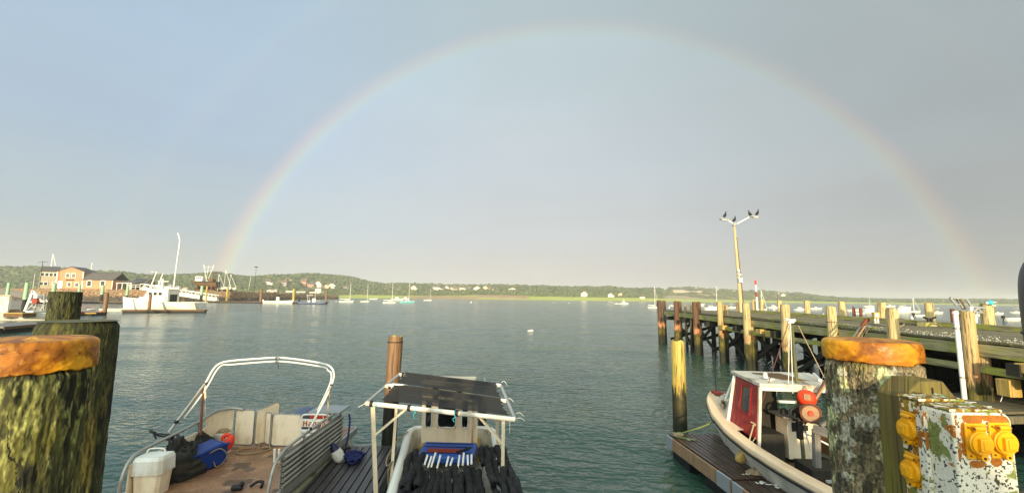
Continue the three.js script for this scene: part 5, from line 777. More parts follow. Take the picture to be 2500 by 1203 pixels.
// ---------- the pontoon boat ----------
const cut = (pts, r, n = 40, seg = 10) => tube(pts, r, n, seg);
{
  const T = thing('pontoon_boat', 'open pontoon boat with cream panels, brown carpet deck and bare canopy hoop', 'pontoon boat', [-4.45, 0, -8]);
  const XL = -5.62, XR = -3.44, ZF = -8.74, Z0 = -4.8;
  partW('deck', [box(XR - XL - 0.04, 0.06, Z0 - ZF + 1.3, (XL + XR) / 2, 0.57, (Z0 + ZF - 1.3) / 2)], M.carpet, T);
  partW('deck_edge', [box(0.05, 0.13, Z0 - ZF + 1.3, XR + 0.02, 0.54, (Z0 + ZF - 1.3) / 2), box(0.05, 0.13, Z0 - ZF + 1.3, XL - 0.02, 0.54, (Z0 + ZF - 1.3) / 2), box(XR - XL, 0.13, 0.05, (XL + XR) / 2, 0.54, ZF - 1.32)], M.alu, T);
  for (const x of [-3.62, -5.4]) partW('pontoon_tube', [rod(V(x, 0.16, Z0), V(x, 0.16, -9.6), 0.31, 0.31, 20), rod(V(x, 0.16, -9.6), V(x, 0.3, -10.2), 0.31, 0.06, 20)], M.aluTube, T);
  // right fence: ribbed boards under a top rail that curves down at the near end
  const F = partW('right_fence', [box(0.02, 0.5, 2.3, XR, 0.87, -7.98)], M.alu, T);
  for (let i = 0; i < 6; i++) partW('rib', rod(V(XR + 0.03, 0.655 + i * 0.08, -6.86), V(XR + 0.03, 0.655 + i * 0.08, -9.12), 0.032, 0.032, 8), M.alu, F);
  for (let i = 0; i < 5; i++) partW('groove', box(0.03, 0.012, 2.24, XR + 0.028, 0.695 + i * 0.08, -7.98), M.dark, F);
  partW('top_rail', [cut([V(XR, 0.6, -6.52), V(XR, 0.8, -6.56), V(XR, 1.02, -6.66), V(XR, 1.13, -6.85), V(XR, 1.17, -7.1), V(XR, 1.2, -7.8), V(XR, 1.22, -9.12)], 0.024, 40, 8), ...[-7.0, -7.55, -8.1, -8.62, -9.1].map((z) => rod(V(XR, 0.6, z), V(XR, 1.19, z), 0.017, 0.017, 8))], M.alu, T);
  // left rail with a cream inner panel
  partW('left_rail', [cut([V(XL + 0.2, 0.55, -6.35), V(XL + 0.2, 0.9, -6.38), V(XL + 0.19, 1.13, -6.5), V(XL + 0.17, 1.2, -6.75), V(XL + 0.1, 1.22, -7.6), V(XL + 0.04, 1.25, -8.2), V(XL + 0.05, 1.3, -8.5), V(XL + 0.2, 1.31, ZF + 0.02), V(XL + 0.42, 1.28, ZF)], 0.024, 50, 8), ...[-6.9, -7.5, -8.05].map((z) => rod(V(XL + (z + 8.6) * 0.095, 0.6, z), V(XL + (z + 8.6) * 0.095, 1.21, z), 0.017, 0.017, 8))], M.alu, T);
  partW('left_panel', [box(0.018, 0.46, 1.85, XL + 0.115, 0.84, -7.4, 0.095)], M.cream, T);
  const bent = (pts, y0, y1) => { const rows = [y0, y1].map((y) => pts.map(([x, z, d = 0]) => V(x, y + (y === y1 ? d : 0), z))); return stations(rows); };
  const round = (name, x0, z0, x1, z1, y0, y1, mat = M.cream, dy = 0) => {  // an upright rounded panel with a metal bead round its edge
    const L = Math.hypot(x1 - x0, z1 - z0), r = 0.07, s = new THREE.Shape(); s.moveTo(r, 0); s.lineTo(L - r, 0); s.quadraticCurveTo(L, 0, L, r); s.lineTo(L, y1 - y0 - r + dy); s.quadraticCurveTo(L, y1 - y0 + dy, L - r, y1 - y0 + dy); s.lineTo(r, y1 - y0); s.quadraticCurveTo(0, y1 - y0, 0, y1 - y0 - r); s.lineTo(0, r); s.quadraticCurveTo(0, 0, r, 0);
    const m4 = new THREE.Matrix4().makeRotationY(-Math.atan2(z1 - z0, x1 - x0)).setPosition(x0, y0, z0), g = new THREE.ExtrudeGeometry(s, { depth: 0.02, bevelEnabled: false }).translate(0, 0, -0.01).applyMatrix4(m4), P = partW(name, g, mat, T);
    const pts = s.getSpacedPoints(60).map((p) => V(p.x, p.y, 0).applyMatrix4(m4)); partW('bead', new THREE.TubeGeometry(new THREE.CatmullRomCurve3(pts, true), 90, 0.014, 6, true), M.alu, P); return P;
  };
  round('far_panel', -5.36, ZF - 0.05, -4.98, ZF - 0.02, 0.62, 1.27); partW('corner_panel', grid(10, 1, (u, v) => V(XL + 0.2 * u * u + 0.01, lerp(0.62, 1.26, v), lerp(-8.3, ZF - 0.05, Math.sin(u * Math.PI / 2)))), M.cream, T);
  round('gate_panel', -4.95, ZF - 0.02, -4.72, ZF - 0.42, 0.62, 1.27, M.cream, 0.06);
  round('front_panel', -4.62, ZF - 0.02, -4.06, ZF, 0.62, 1.2); round('front_panel', -4.82, ZF - 0.16, -4.64, ZF - 0.03, 0.62, 1.2);
  partW('panel_stile', rod(V(-4.63, 0.6, ZF + 0.02), V(-4.63, 1.2, ZF + 0.02), 0.016), M.alu, T);
  // white slatted seat back with a name on it, and the grey table beyond
  const S = partW('seat_frame', [cut([V(-4.04, 0.62, ZF + 0.03), V(-4.04, 1.12, ZF + 0.03), V(-4.02, 1.19, ZF + 0.03), V(-3.95, 1.21, ZF + 0.03), V(-3.58, 1.21, ZF + 0.03), V(-3.5, 1.18, ZF + 0.03)], 0.018, 40, 8)], M.whitePipe, T);
  for (let i = 0; i < 5; i++) partW('slat', box(0.5, 0.05, 0.03, -3.78, 0.68 + i * 0.075 + (i > 3 ? 0.12 : 0), ZF + 0.02), M.whitePipe, S);
  partW('name_board', box(0.52, 0.11, 0.02, -3.77, 1.04, ZF + 0.035), M.cream, S);
  { const shapes = new (await import('three/addons/loaders/FontLoader.js')).FontLoader(), f = await shapes.loadAsync('fonts/droid/droid_sans_bold.typeface.json'), g = new THREE.ShapeGeometry(f.generateShapes('Hanna', 0.105)).translate(-4.01, 0.998, ZF + 0.0465); g.deleteAttribute('uv'); partW('lettering', g, M.redHull, S); }
  const tb = partW('table', rbox(0.62, 0.04, 0.52, 0.015, -3.62, 1.24, -9.0), M.lampGrey, T); partW('leg', rod(V(-3.62, 0.6, -9.0), V(-3.62, 1.23, -9.0), 0.04), M.alu, tb);
  partW('ladder_hook', [rod(V(-3.55, 0.95, -7.0), V(-3.55, 1.15, -6.98), 0.018), rod(V(-3.62, 0.95, -7.0), V(-3.62, 1.15, -6.98), 0.018)], M.whitePipe, T);
  // the bare canopy hoop: two tubes side by side, sleeves, and the straps that hold it
  const hoop = [[410, 1056, 7.6], [440, 1018, 7.8], [475, 972, 8.0], [500, 936, 8.15], [518, 904, 8.28], [534, 888, 8.36], [560, 881, 8.4], [620, 876, 8.42], [680, 873, 8.42], [740, 879, 8.4], [790, 888, 8.36], [806, 895, 8.3], [814, 908, 8.24], [813, 928, 8.14], [800, 960, 7.98], [780, 1000, 7.8], [752, 1052, 7.62]];
  const H = partW('canopy_hoop', cut(hoop.map(([x, y, d]) => atD(x, y, d)), 0.017, 140, 8), M.whitePipe, T);
  partW('second_hoop', cut(hoop.slice(1, -1).map(([x, y, d], i) => atD(x + (i < 5 ? 8 : i > 9 ? -6 : 2), y + (i > 4 && i < 11 ? 9 : 3), d + 0.03)), 0.015, 140, 8), M.whitePipe, H);
  partW('sleeve', [rod(atD(410, 1056, 7.6), atD(499, 937, 8.15), 0.024), rod(atD(752, 1052, 7.62), atD(808, 942, 8.06), 0.022)], M.alu, H);
  partW('clip', [rbox(0.05, 0.05, 0.06, 0.01, ...atD(430, 1030, 7.7).toArray()), rbox(0.04, 0.05, 0.05, 0.01, ...atD(757, 1046, 7.65).toArray()), rbox(0.05, 0.04, 0.05, 0.01, ...atD(501, 936, 8.16).toArray()), rbox(0.04, 0.04, 0.05, 0.01, ...atD(808, 940, 8.07).toArray())], M.black, H);
  partW('tie', [cut([atD(672, 870, 8.4), atD(676, 884, 8.38), atD(671, 880, 8.37), atD(679, 893, 8.38), atD(678, 902, 8.38)], 0.006, 20, 5), cut([atD(668, 876, 8.38), atD(677, 872, 8.38), atD(684, 875, 8.4)], 0.006, 16, 5)], M.black, H);
  partW('support_pole', rod(atD(489, 1062, 7.95), atD(494, 942, 8.12), 0.02), M.rust, T);
  partW('strap', [bar(atD(499, 940, 8.14), atD(500, 972, 8.1), 0.03, 0.008), rod(atD(500, 972, 8.1), atD(501, 1030, 8.3), 0.006), bar(atD(804, 950, 8.05), atD(797, 1030, 8.4), 0.028, 0.008)], M.creamPaint, T);
  partW('outboard', [new THREE.SphereGeometry(0.2, 18, 12).scale(1.15, 0.75, 1.3).translate(-4.5, 0.92, -9.85), rod(V(-4.5, 0.2, -9.95), V(-4.5, 0.9, -9.9), 0.09)], M.greyHull, T);
  partW('helm', [new THREE.TorusGeometry(0.11, 0.012, 8, 24).rotateX(1.1).translate(...atD(396, 1062, 7.55).toArray()), rod(atD(415, 1060, 7.5), atD(412, 1085, 7.4), 0.02), rbox(0.09, 0.09, 0.07, 0.01, ...atD(415, 1068, 7.5).toArray())], M.black, T);
  partW('throttle', [rod(atD(365, 1052, 7.3), atD(378, 1056, 7.3), 0.02), rod(atD(372, 1054, 7.3), atD(380, 1072, 7.3), 0.012), cut([atD(420, 1060, 7.4), atD(438, 1066, 7.4), atD(432, 1078, 7.35)], 0.01, 12, 6)], M.black, T);
}
{ // white bait tank with a chamfered lid
  const c = onY(366, 1206, 0.6), t = thing('bait_tank', 'white plastic tank with chamfered overhanging lid on the pontoon deck', 'tank', c, 0.12);
  const taper = (w0, d0, w1, d1, y0, y1, ch) => { const ring = (w, d) => [[-w, -d], [w, -d], [w, d - ch], [w - ch, d], [-w + 0.02, d], [-w, d - 0.02]].map(([x, z]) => [x, z]); const a = ring(w0, d0), b = ring(w1, d1), P = [], q = (p, y) => V(p[0], y, p[1]); const tri = (...v) => v.forEach((x) => P.push(x.x, x.y, x.z)); for (let i = 0; i < a.length; i++) { const j = (i + 1) % a.length; tri(q(a[i], y0), q(b[j], y1), q(a[j], y0)); tri(q(a[i], y0), q(b[i], y1), q(b[j], y1)); } for (let i = 1; i < b.length - 1; i++) tri(q(b[0], y1), q(b[i + 1], y1), q(b[i], y1)); const g = new THREE.BufferGeometry(); g.setAttribute('position', new THREE.Float32BufferAttribute(P, 3)); g.computeVertexNormals(); const uv = []; for (let i = 0; i < P.length; i += 3) uv.push(P[i] + P[i + 2], P[i + 1]); g.setAttribute('uv', new THREE.Float32BufferAttribute(uv, 2)); return g; };
  part('tank_body', taper(0.155, 0.125, 0.185, 0.145, -0.02, 0.36, 0.04), M.cream, t); part('lid', [taper(0.205, 0.165, 0.197, 0.157, 0.31, 0.5, 0.045), taper(0.197, 0.157, 0.178, 0.136, 0.5, 0.55, 0.04)], M.white, t);
  part('handle', tube([V(-0.14, 0.56, -0.05), V(-0.1, 0.615, -0.05), V(0.08, 0.615, -0.05), V(0.12, 0.56, -0.05)], 0.011, 20, 6), M.whitePipe, t);
}
{ // crumpled dark netting, blue bin, life vest, bucket, rope
  const bump = (name, cx, cy, cz, sx, sy, sz, label, mat, cat, s, rotY = 0) => { const g = grid(48, 30, (u, v) => { const a = u * 2 * Math.PI, h = v * Math.PI / 2, n = fbm(u, v * 0.5, 6, 5, 4, s) - 0.5, f = Math.abs(fbm(u, v * 0.5, 12, 5, 3, s + 5) - 0.5), k = 1 + 0.55 * n - 0.5 * f; return V(Math.cos(a) * Math.cos(h) * sx * k, Math.sin(h) * sy * k, Math.sin(a) * Math.cos(h) * sz * k); }); const m = solo(name, g, mat, label, cat); m.position.set(cx, cy, cz); m.rotation.y = rotY; return m; };
  bump('net_heap', ...onY(440, 1160, 0.6).toArray(), 0.3, 0.56, 0.4, 'heap of dark crumpled netting behind the white tank', M.netDark, 'netting', 600, 0.4);
  bump('net_heap', ...onY(486, 1122, 0.6).toArray(), 0.3, 0.44, 0.5, 'longer brown part of the netting draped over the blue bin', M.netDark, 'netting', 620, 0.2);
  const b = thing('blue_bin', 'blue plastic fish bin with rope handle under the netting', 'bin', onY(484, 1146, 0.6), 1.15); b.rotation.z = 0.1; part('bin_body', [prism([[-0.36, 0.03], [0.33, 0.03], [0.36, 0.3], [0.3, 0.335], [-0.36, 0.3]], 0.34, 0.02).translate(0, 0, -0.17)], M.blue, b); part('rim', [box(0.78, 0.03, 0.03, 0, 0.315, 0.2), box(0.78, 0.03, 0.03, 0, 0.315, -0.2)], M.blue, b); part('rope_handle', tube([V(0.05, 0.28, 0.21), V(0.2, 0.3, 0.25), V(0.3, 0.16, 0.27), V(0.24, 0.05, 0.25), V(0.14, 0.02, 0.24), V(0.1, 0.12, 0.23)], 0.009, 40, 6), M.rope, b);
  const j = thing('life_vest', 'bright orange life vest slumped against the bucket', 'life vest', onY(541, 1113, 0.6), 0.4); part('panel', [-1, 1].map((s) => new THREE.SphereGeometry(1, 16, 12).scale(0.085, 0.17, 0.06).rotateZ(-0.55 + 0.15 * s).translate(0.06 * s + 0.02, 0.15 + 0.05 * s, 0.02 * s)), M.orange, j); part('collar', new THREE.TorusGeometry(0.055, 0.035, 8, 16, 4.4).rotateZ(-0.6).translate(0.04, 0.3, -0.03), M.orange, j); part('belt', box(0.22, 0.025, 0.12, 0.02, 0.12, 0, 0, 0, -0.5), M.creamPaint, j);
  const k = thing('bucket', 'white rope filled bucket by the far panels of the pontoon boat', 'bucket', onY(540, 1094, 0.6)); part('pail', new THREE.LatheGeometry([[0.001, 0], [0.11, 0], [0.145, 0.28], [0.15, 0.3], [0.138, 0.3], [0.11, 0.06]].map(([a, c]) => new THREE.Vector2(a, c)), 20), M.white, k); part('rope_fill', [new THREE.TorusGeometry(0.09, 0.03, 8, 18).rotateX(Math.PI / 2).translate(0, 0.28, 0), new THREE.TorusGeometry(0.06, 0.03, 8, 18).rotateX(Math.PI / 2).translate(0.01, 0.32, 0)], M.rope, k);
  ropeRun('deck_line', 'tan rope snaking over the carpet from the bucket', [V(-5.06, 0.62, -8.45), V(-4.98, 0.615, -8.3), V(-4.8, 0.615, -8.3), V(-4.62, 0.615, -8.38), V(-4.52, 0.615, -8.55), V(-4.62, 0.615, -8.66), V(-4.78, 0.615, -8.6), V(-4.84, 0.62, -8.75), V(-4.95, 0.64, -8.85)], 0.014, M.rope, 70);
  const o = thing('life_ring', 'orange life vest stuffed behind the slatted seat back', 'life vest', [-3.76, 1.14, -8.86], 0); part('padding', rbox(0.36, 0.09, 0.12, 0.04), M.orange, o); part('strap', box(0.03, 0.095, 0.125, 0.1, 0, 0), M.creamPaint, o);
  ropeRun('black_hose', 'short black hose on the carpet at the bottom edge', [V(-3.92, 0.625, -6.92), V(-3.86, 0.66, -7.0), V(-3.78, 0.66, -7.0), V(-3.74, 0.625, -6.9)], 0.022, M.black, 24);
  const m = thing('black_lump', 'small black grip lying on the carpet at the bottom edge', 'grip', [-4.08, 0.6, -6.86], 0.2); part('grip_body', rbox(0.16, 0.07, 0.09, 0.03, 0, 0.035, 0), M.black, m); part('knob', new THREE.SphereGeometry(0.035, 10, 8).translate(0.06, 0.08, 0), M.black, m);
}
// ---------- the oyster boat under its shade canopy ----------
const OY = thing('oyster_boat', 'white work skiff with wheelhouse box and a black shade canopy on posts', 'work skiff', [-1.1, 0, -7.4]);
{
  // plan of the gunwale: two sides and a squared far end with rounded corners
  const out = [[-1.28, -3.9], [-1.62, -6.1], [-1.86, -7.8], [-1.97, -8.5], [-1.98, -8.75], [-1.9, -8.93], [-1.72, -9.0], [-1.1, -9.03], [-0.52, -9.0], [-0.35, -8.93], [-0.26, -8.75], [-0.24, -8.5], [-0.14, -7.6], [0.02, -6.1], [0.24, -3.9]];
  const crv = new THREE.CatmullRomCurve3(out.map(([x, z]) => V(x, 0, z)), false, 'catmullrom', 0.3), N = 70, pts = crv.getPoints(N), nrm = pts.map((p, i) => { const t = crv.getTangent(i / N); return V(t.z, 0, -t.x).normalize(); });
  const off = (o, y) => pts.map((p, i) => p.clone().addScaledVector(nrm[i], o).setY(y + 0.04 * sstep(-7, -9, p.z)));
  const sgn = nrm[0].x < 0 ? 1 : -1;                          // outwards
  partW('hull', stations([off(sgn * -0.16, -0.2), off(sgn * -0.06, 0.35), off(0, 0.86)]), M.grimyHull, OY); partW('inner_wall', stations([off(sgn * -0.1, 0.9), off(sgn * -0.13, 0.84), off(sgn * -0.15, 0.5)]), M.grimyHull, OY);
  partW('gunwale', stations([off(sgn * 0.015, 0.84), off(sgn * 0.02, 0.89), off(sgn * -0.02, 0.92), off(sgn * -0.08, 0.92), off(sgn * -0.11, 0.89)]), M.white, OY);
  partW('floor', prism(out.map(([x, z]) => [lerp(x, -1.0, 0.06), -z]), 0.05).rotateX(-Math.PI / 2).translate(0, 0.45, 0), M.whiteWorn, OY);
  partW('casting_platform', rbox(1.12, 0.3, 0.5, 0.02, -1.13, 0.62, -8.62), M.timberYellow, OY);
  // wheelhouse box with three windows on the side towards us
  const cx = -1.2, w = 0.95, h0 = 0.76, h1 = 1.86, z = -8.52, d = 0.55, C = partW('wheelhouse', [rbox(w, 0.28, d, 0.015, cx, h0 + 0.14, z - d / 2), box(0.07, h1 - h0 - 0.26, d, cx - w / 2 + 0.035, (h1 + h0) / 2 + 0.13, z - d / 2), box(0.07, h1 - h0 - 0.26, d, cx + w / 2 - 0.035, (h1 + h0) / 2 + 0.13, z - d / 2), rbox(w + 0.06, 0.07, d + 0.1, 0.02, cx, h1, z - d / 2), box(0.1, 0.8, 0.05, cx - 0.23, 1.43, z - 0.03), box(0.1, 0.8, 0.05, cx + 0.23, 1.43, z - 0.03), box(w - 0.14, 0.27, 0.05, cx, 1.71, z - 0.03)], M.creamPaint, OY);
  for (const [x, ww] of [[-0.345, 0.12], [0, 0.34], [0.345, 0.12]]) partW('window', rbox(ww, 0.52, 0.02, 0.005, cx + x, 1.31, z - 0.04), M.glassDark, C);
  partW('window_trim', [[-0.345, 0.12], [0, 0.34], [0.345, 0.12]].map(([x, ww]) => new THREE.TubeGeometry(new THREE.CatmullRomCurve3([[-1, -1], [1, -1], [1, 1], [-1, 1]].flatMap(([a, b], i, A) => { const [c2, d2] = A[(i + 1) % 4]; return [0.1, 0.5, 0.9].map((f) => V(cx + x + lerp(a, c2, f) * ww / 2, 1.31 + lerp(b, d2, f) * 0.25, z + 0.005)); }), true), 48, 0.012, 6, true)), M.white, C);
  partW('exhaust', [rod(V(-0.66, 0.76, -8.62), V(-0.66, 1.02, -8.62), 0.05), rod(V(-0.66, 1.02, -8.62), V(-0.66, 1.5, -8.62), 0.035)], M.creamPaint, OY);
  // canopy: three white pipes across, two grey side pipes, cloth laced between, legs and braces
  const P = { fl: atD(893, 984, 7.15), fr: atD(1258, 1024, 6.8), ml: atD(941, 942, 7.72), mr: atD(1236, 979, 7.38), bl: atD(974, 914, 8.3), br: atD(1223, 941, 7.98) };
  for (const [n, a, b, r] of [['front_pipe', P.fl, P.fr, 0.036], ['middle_pipe', P.ml, P.mr, 0.034], ['back_pipe', P.bl, P.br, 0.032]]) { const m = partW(n, rod(a, b, r, r, 12), M.pipeGrime, OY); partW('lashing', [0.04, 0.3, 0.62].map((f, i) => rod(a.clone().lerp(b, f - 0.008), a.clone().lerp(b, f + 0.012), r * 1.35, r * 1.35, 10)), M.black, m); }
  for (const [a, b] of [[P.fl, P.bl], [P.fr, P.br]]) partW('side_pipe', rod(a, b, 0.026, 0.026, 10), M.lampGrey, OY);
  const cloth = (a, b, c, e, s) => grid(60, 20, (u, v) => { const f = a.clone().lerp(b, u), k = c.clone().lerp(e, u), q = f.lerp(k, v), ed = 0.035 * Math.sin(u * 1) * 0 ; q.y += 0.02 - 0.05 * Math.sin(u * Math.PI) * Math.sin(v * Math.PI) + 0.03 * (fbm(clamp(u, 0, 0.999), v * 0.9, 3, 9, 3, s) - 0.5) * Math.sin(v * Math.PI); const side = 0.035 * Math.abs(Math.sin(v * Math.PI * 4)) * Math.sin(v * Math.PI) + 0.02; q.addScaledVector(b.clone().sub(a).normalize(), (u < 0.04 ? side * (1 - u / 0.04) : u > 0.96 ? -side * 1.6 * (u - 0.96) / 0.04 : 0)); return q; });
  const q = (p, dx, o) => p.clone().add(V(dx, 0.03, o));
  partW('shade_cloth', cloth(q(P.fl, 0.22, -0.02), q(P.fr, -0.06, -0.02), q(P.ml, 0.14, 0.02), q(P.mr, -0.06, 0.02), 640), M.shadeCloth, OY); partW('shade_cloth', cloth(q(P.ml, 0.16, -0.02), q(P.mr, -0.06, -0.02), q(P.bl, 0.1, 0.02), q(P.br, -0.05, 0.02), 660), M.shadeCloth, OY);
  partW('white_rag', new THREE.SphereGeometry(1, 14, 8).scale(0.24, 0.045, 0.05).rotateZ(-0.12).translate(P.ml.x + 0.28, P.ml.y + 0.0, P.ml.z + 0.04), M.whitePipe, OY);
  const L0 = (p, dx, x, y, z) => bar(p.clone().add(V(dx, -0.03, 0)), V(x, y, z), 0.05, 0.05);
  partW('leg', L0(P.fl, 0.11, -2.02, 0.5, -6.95), M.creamPaint, OY); partW('leg', L0(P.fr, -0.18, -0.1, 0.5, -6.85), M.creamPaint, OY); partW('leg', bar(atD(968, 990, 7.6), V(-1.9, 0.55, -7.35), 0.045, 0.045), M.creamPaint, OY); partW('leg', bar(atD(1213, 1020, 7.7), V(-0.2, 0.7, -7.9), 0.045, 0.045), M.creamPaint, OY);
  partW('brace', bar(atD(915, 1062, 7.02), atD(992, 997, 7.1), 0.045, 0.03), M.creamPaint, OY); partW('brace', bar(atD(1228, 1085, 6.85), atD(1168, 1014, 6.95), 0.045, 0.03), M.creamPaint, OY);
  partW('cord', [[P.fl, P.fr, 0.34, 0.14], [P.fl, P.fr, 0.605, 0.13], [P.ml, P.mr, 0.3, 0.09], [P.ml, P.mr, 0.52, 0.08], [P.fl, P.fr, 0.07, 0.03]].map(([a, b, f, l]) => { const p = a.clone().lerp(b, f); return tube([p.clone().add(V(0, 0.04, 0.02)), p.clone().add(V(0.015, -l * 0.4, 0.05)), p.clone().add(V(-0.015, -l * 0.6, 0.045)), p.clone().add(V(0.01, -l, 0.04))], 0.008, 20, 5); }), M.cyan, OY);
  partW('zip_tail', [[P.fr, -0.02, 0.12], [P.mr, 0.0, 0.1], [P.fr, -0.12, 0.12], [P.br, 0, 0.09]].map(([p, dz, l], i) => tube([p.clone().add(V(0, 0, dz - 0.1 * i)), p.clone().add(V(l * 0.6, 0.02, dz - 0.1 * i)), p.clone().add(V(l * 1.2, -0.02 - 0.01 * i, dz - 0.1 * i))], 0.004, 12, 4)).concat([rod(P.fr.clone().add(V(-0.08, -0.02, 0)), P.fr.clone().add(V(-0.085, -0.2, 0)), 0.004), rod(P.fl.clone().add(V(0, 0, 0)), P.fl.clone().add(V(-0.12, -0.06, 0)), 0.004), rod(P.bl.clone().lerp(P.br, 0.86), P.bl.clone().lerp(P.br, 0.84).add(V(0, 0.1, 0)), 0.004)]), M.whitePipe, OY);
}
{ // blue tray, mesh oyster bags rolled and stacked, pipe stubs
  const t = thing('blue_tray', 'blue plastic tray with slotted lid at the foot of the wheelhouse', 'tray', [-1.1, 0.74, -8.12], -0.03); t.rotation.x = 0.08; part('tray_body', rbox(1.0, 0.14, 0.62, 0.05, 0, 0.0, 0), M.blueBin, t); part('contents', box(0.62, 0.012, 0.16, -0.04, 0.074, 0.1), M.redHull, t); for (const z of [-0.2, -0.06, 0.19]) part('slot', box(0.86, 0.012, 0.02, 0, 0.074, z), M.navy, t); part('knife', bar(V(0.18, 0.09, 0.18), V(0.38, 0.09, 0.0), 0.05, 0.015), M.black, t);
  seedState = 6200; let n = 0; const NTH = ['first', 'second', 'third', 'fourth', 'fifth', 'sixth', 'seventh', 'eighth', 'ninth', 'tenth', 'eleventh', 'twelfth', 'thirteenth', 'fourteenth', 'fifteenth', 'sixteenth', 'seventeenth', 'last']; const GB = 'rolled black mesh oyster bags in the work skiff';
  const bag = (x0, z0, y, L, r, lx, label) => { n++; const s = rr(0, 9), m = grid(14, 44, (u, v) => { const a = u * 2 * Math.PI, seg = 0.5 + 0.5 * Math.cos((v * L / 0.17 + s) * 2 * Math.PI), k = r * (0.86 + 0.16 * seg) * (v < 0.03 ? 0.35 + v * 21 : v > 0.97 ? 0.35 + (1 - v) * 21 : 1) * (1 + 0.12 * Math.sin(3 * a + s + 6 * v)); return Object.assign(V(lx * v * L + 0.018 * Math.sin(v * 7 + s) + Math.cos(a) * k, Math.sin(a) * k * 0.95 - 0.03 * Math.sin(v * 9 + s), v * L), { u: u * 0.45, v: v * L }); });
    const o = solo('oyster_bag', m, M.mesh, label, 'oyster bag', GB); o.position.set(x0, y, z0); return o; };
  for (let i = 0; i < 18; i++) { const u = i / 17, back = i < 3 ? -7.68 : i > 13 ? -7.62 - 0.06 * (i - 13) : -7.15 + rr(-0.06, 0.06); bag(-1.66 + u * 1.55, back, (i < 3 ? 0.86 : i > 13 ? 0.92 : 0.8) + rr(-0.02, 0.03), 1.35 + rr(0, 0.1), 0.056, 0.13 - 0.02 * u, `black mesh oyster bag, ${NTH[i]} from the left in the row by the blue tray`); bag(-1.5 + u * 1.58, back + 1.32, (i > 14 ? 0.95 : 0.84) + rr(-0.02, 0.03), 1.3, 0.057, 0.13, `black mesh oyster bag, ${NTH[i]} from the left in the row at the bottom edge`); if (i % 2) bag(-1.62 + u * 1.5, back + 0.25, 0.72, 1.5, 0.056, 0.13, `black mesh oyster bag in the lower layer, under the ${NTH[i]} upper one from the left`); }
  for (let i = 0; i < 4; i++) bag(-0.5 + i * 0.09, -7.95, 0.9, 0.9, 0.055, 0.1, `black mesh oyster bag, ${NTH[i]} of four raised ones at the right rear corner`);
  for (const [i, [px, py, a, l]] of [[1040, 1122, 0.25, 0.13], [1049, 1127, 0.3, 0.15], [1058, 1122, 0.28, 0.2], [1071, 1126, 0.22, 0.18], [1092, 1126, 0.2, 0.13], [1102, 1127, 0.3, 0.1], [1120, 1126, 0.1, 0.17], [1131, 1120, 0.05, 0.17], [1142, 1123, -0.1, 0.14], [1151, 1121, -0.05, 0.13], [1212, 1134, -0.15, 0.17]].entries()) { const p = atD(px, py, 7.12), t = thing('pipe_stub', i === 10 ? 'short white pipe stub lying alone among the right hand oyster bags' : `white pipe stub below the blue tray, ${NTH[i]} of the row from the left`, 'pipe', p, 0, 'white pipe stubs on the oyster bags'); part('stub', rod(V(-Math.sin(a) * l / 2, -l / 2, 0.03), V(Math.sin(a) * l / 2, l / 2, -0.03), 0.016, 0.016, 10), M.whitePipe, t); part('bore', rod(V(Math.sin(a) * l / 2, l / 2 - 0.002, -0.03), V(Math.sin(a) * l / 2, l / 2 + 0.003, -0.031), 0.011, 0.011, 8), M.dark, t); }
  ropeRun('gunwale_rope', 'rope tied round the left canopy leg of the work skiff', [V(-1.92, 0.98, -8.5), V(-2.0, 0.95, -8.1), V(-2.02, 0.86, -7.5), V(-1.96, 0.8, -7.3), V(-1.9, 0.85, -7.36), V(-1.94, 0.72, -7.3), V(-1.92, 0.5, -7.28)], 0.014, M.rope, 60);
}
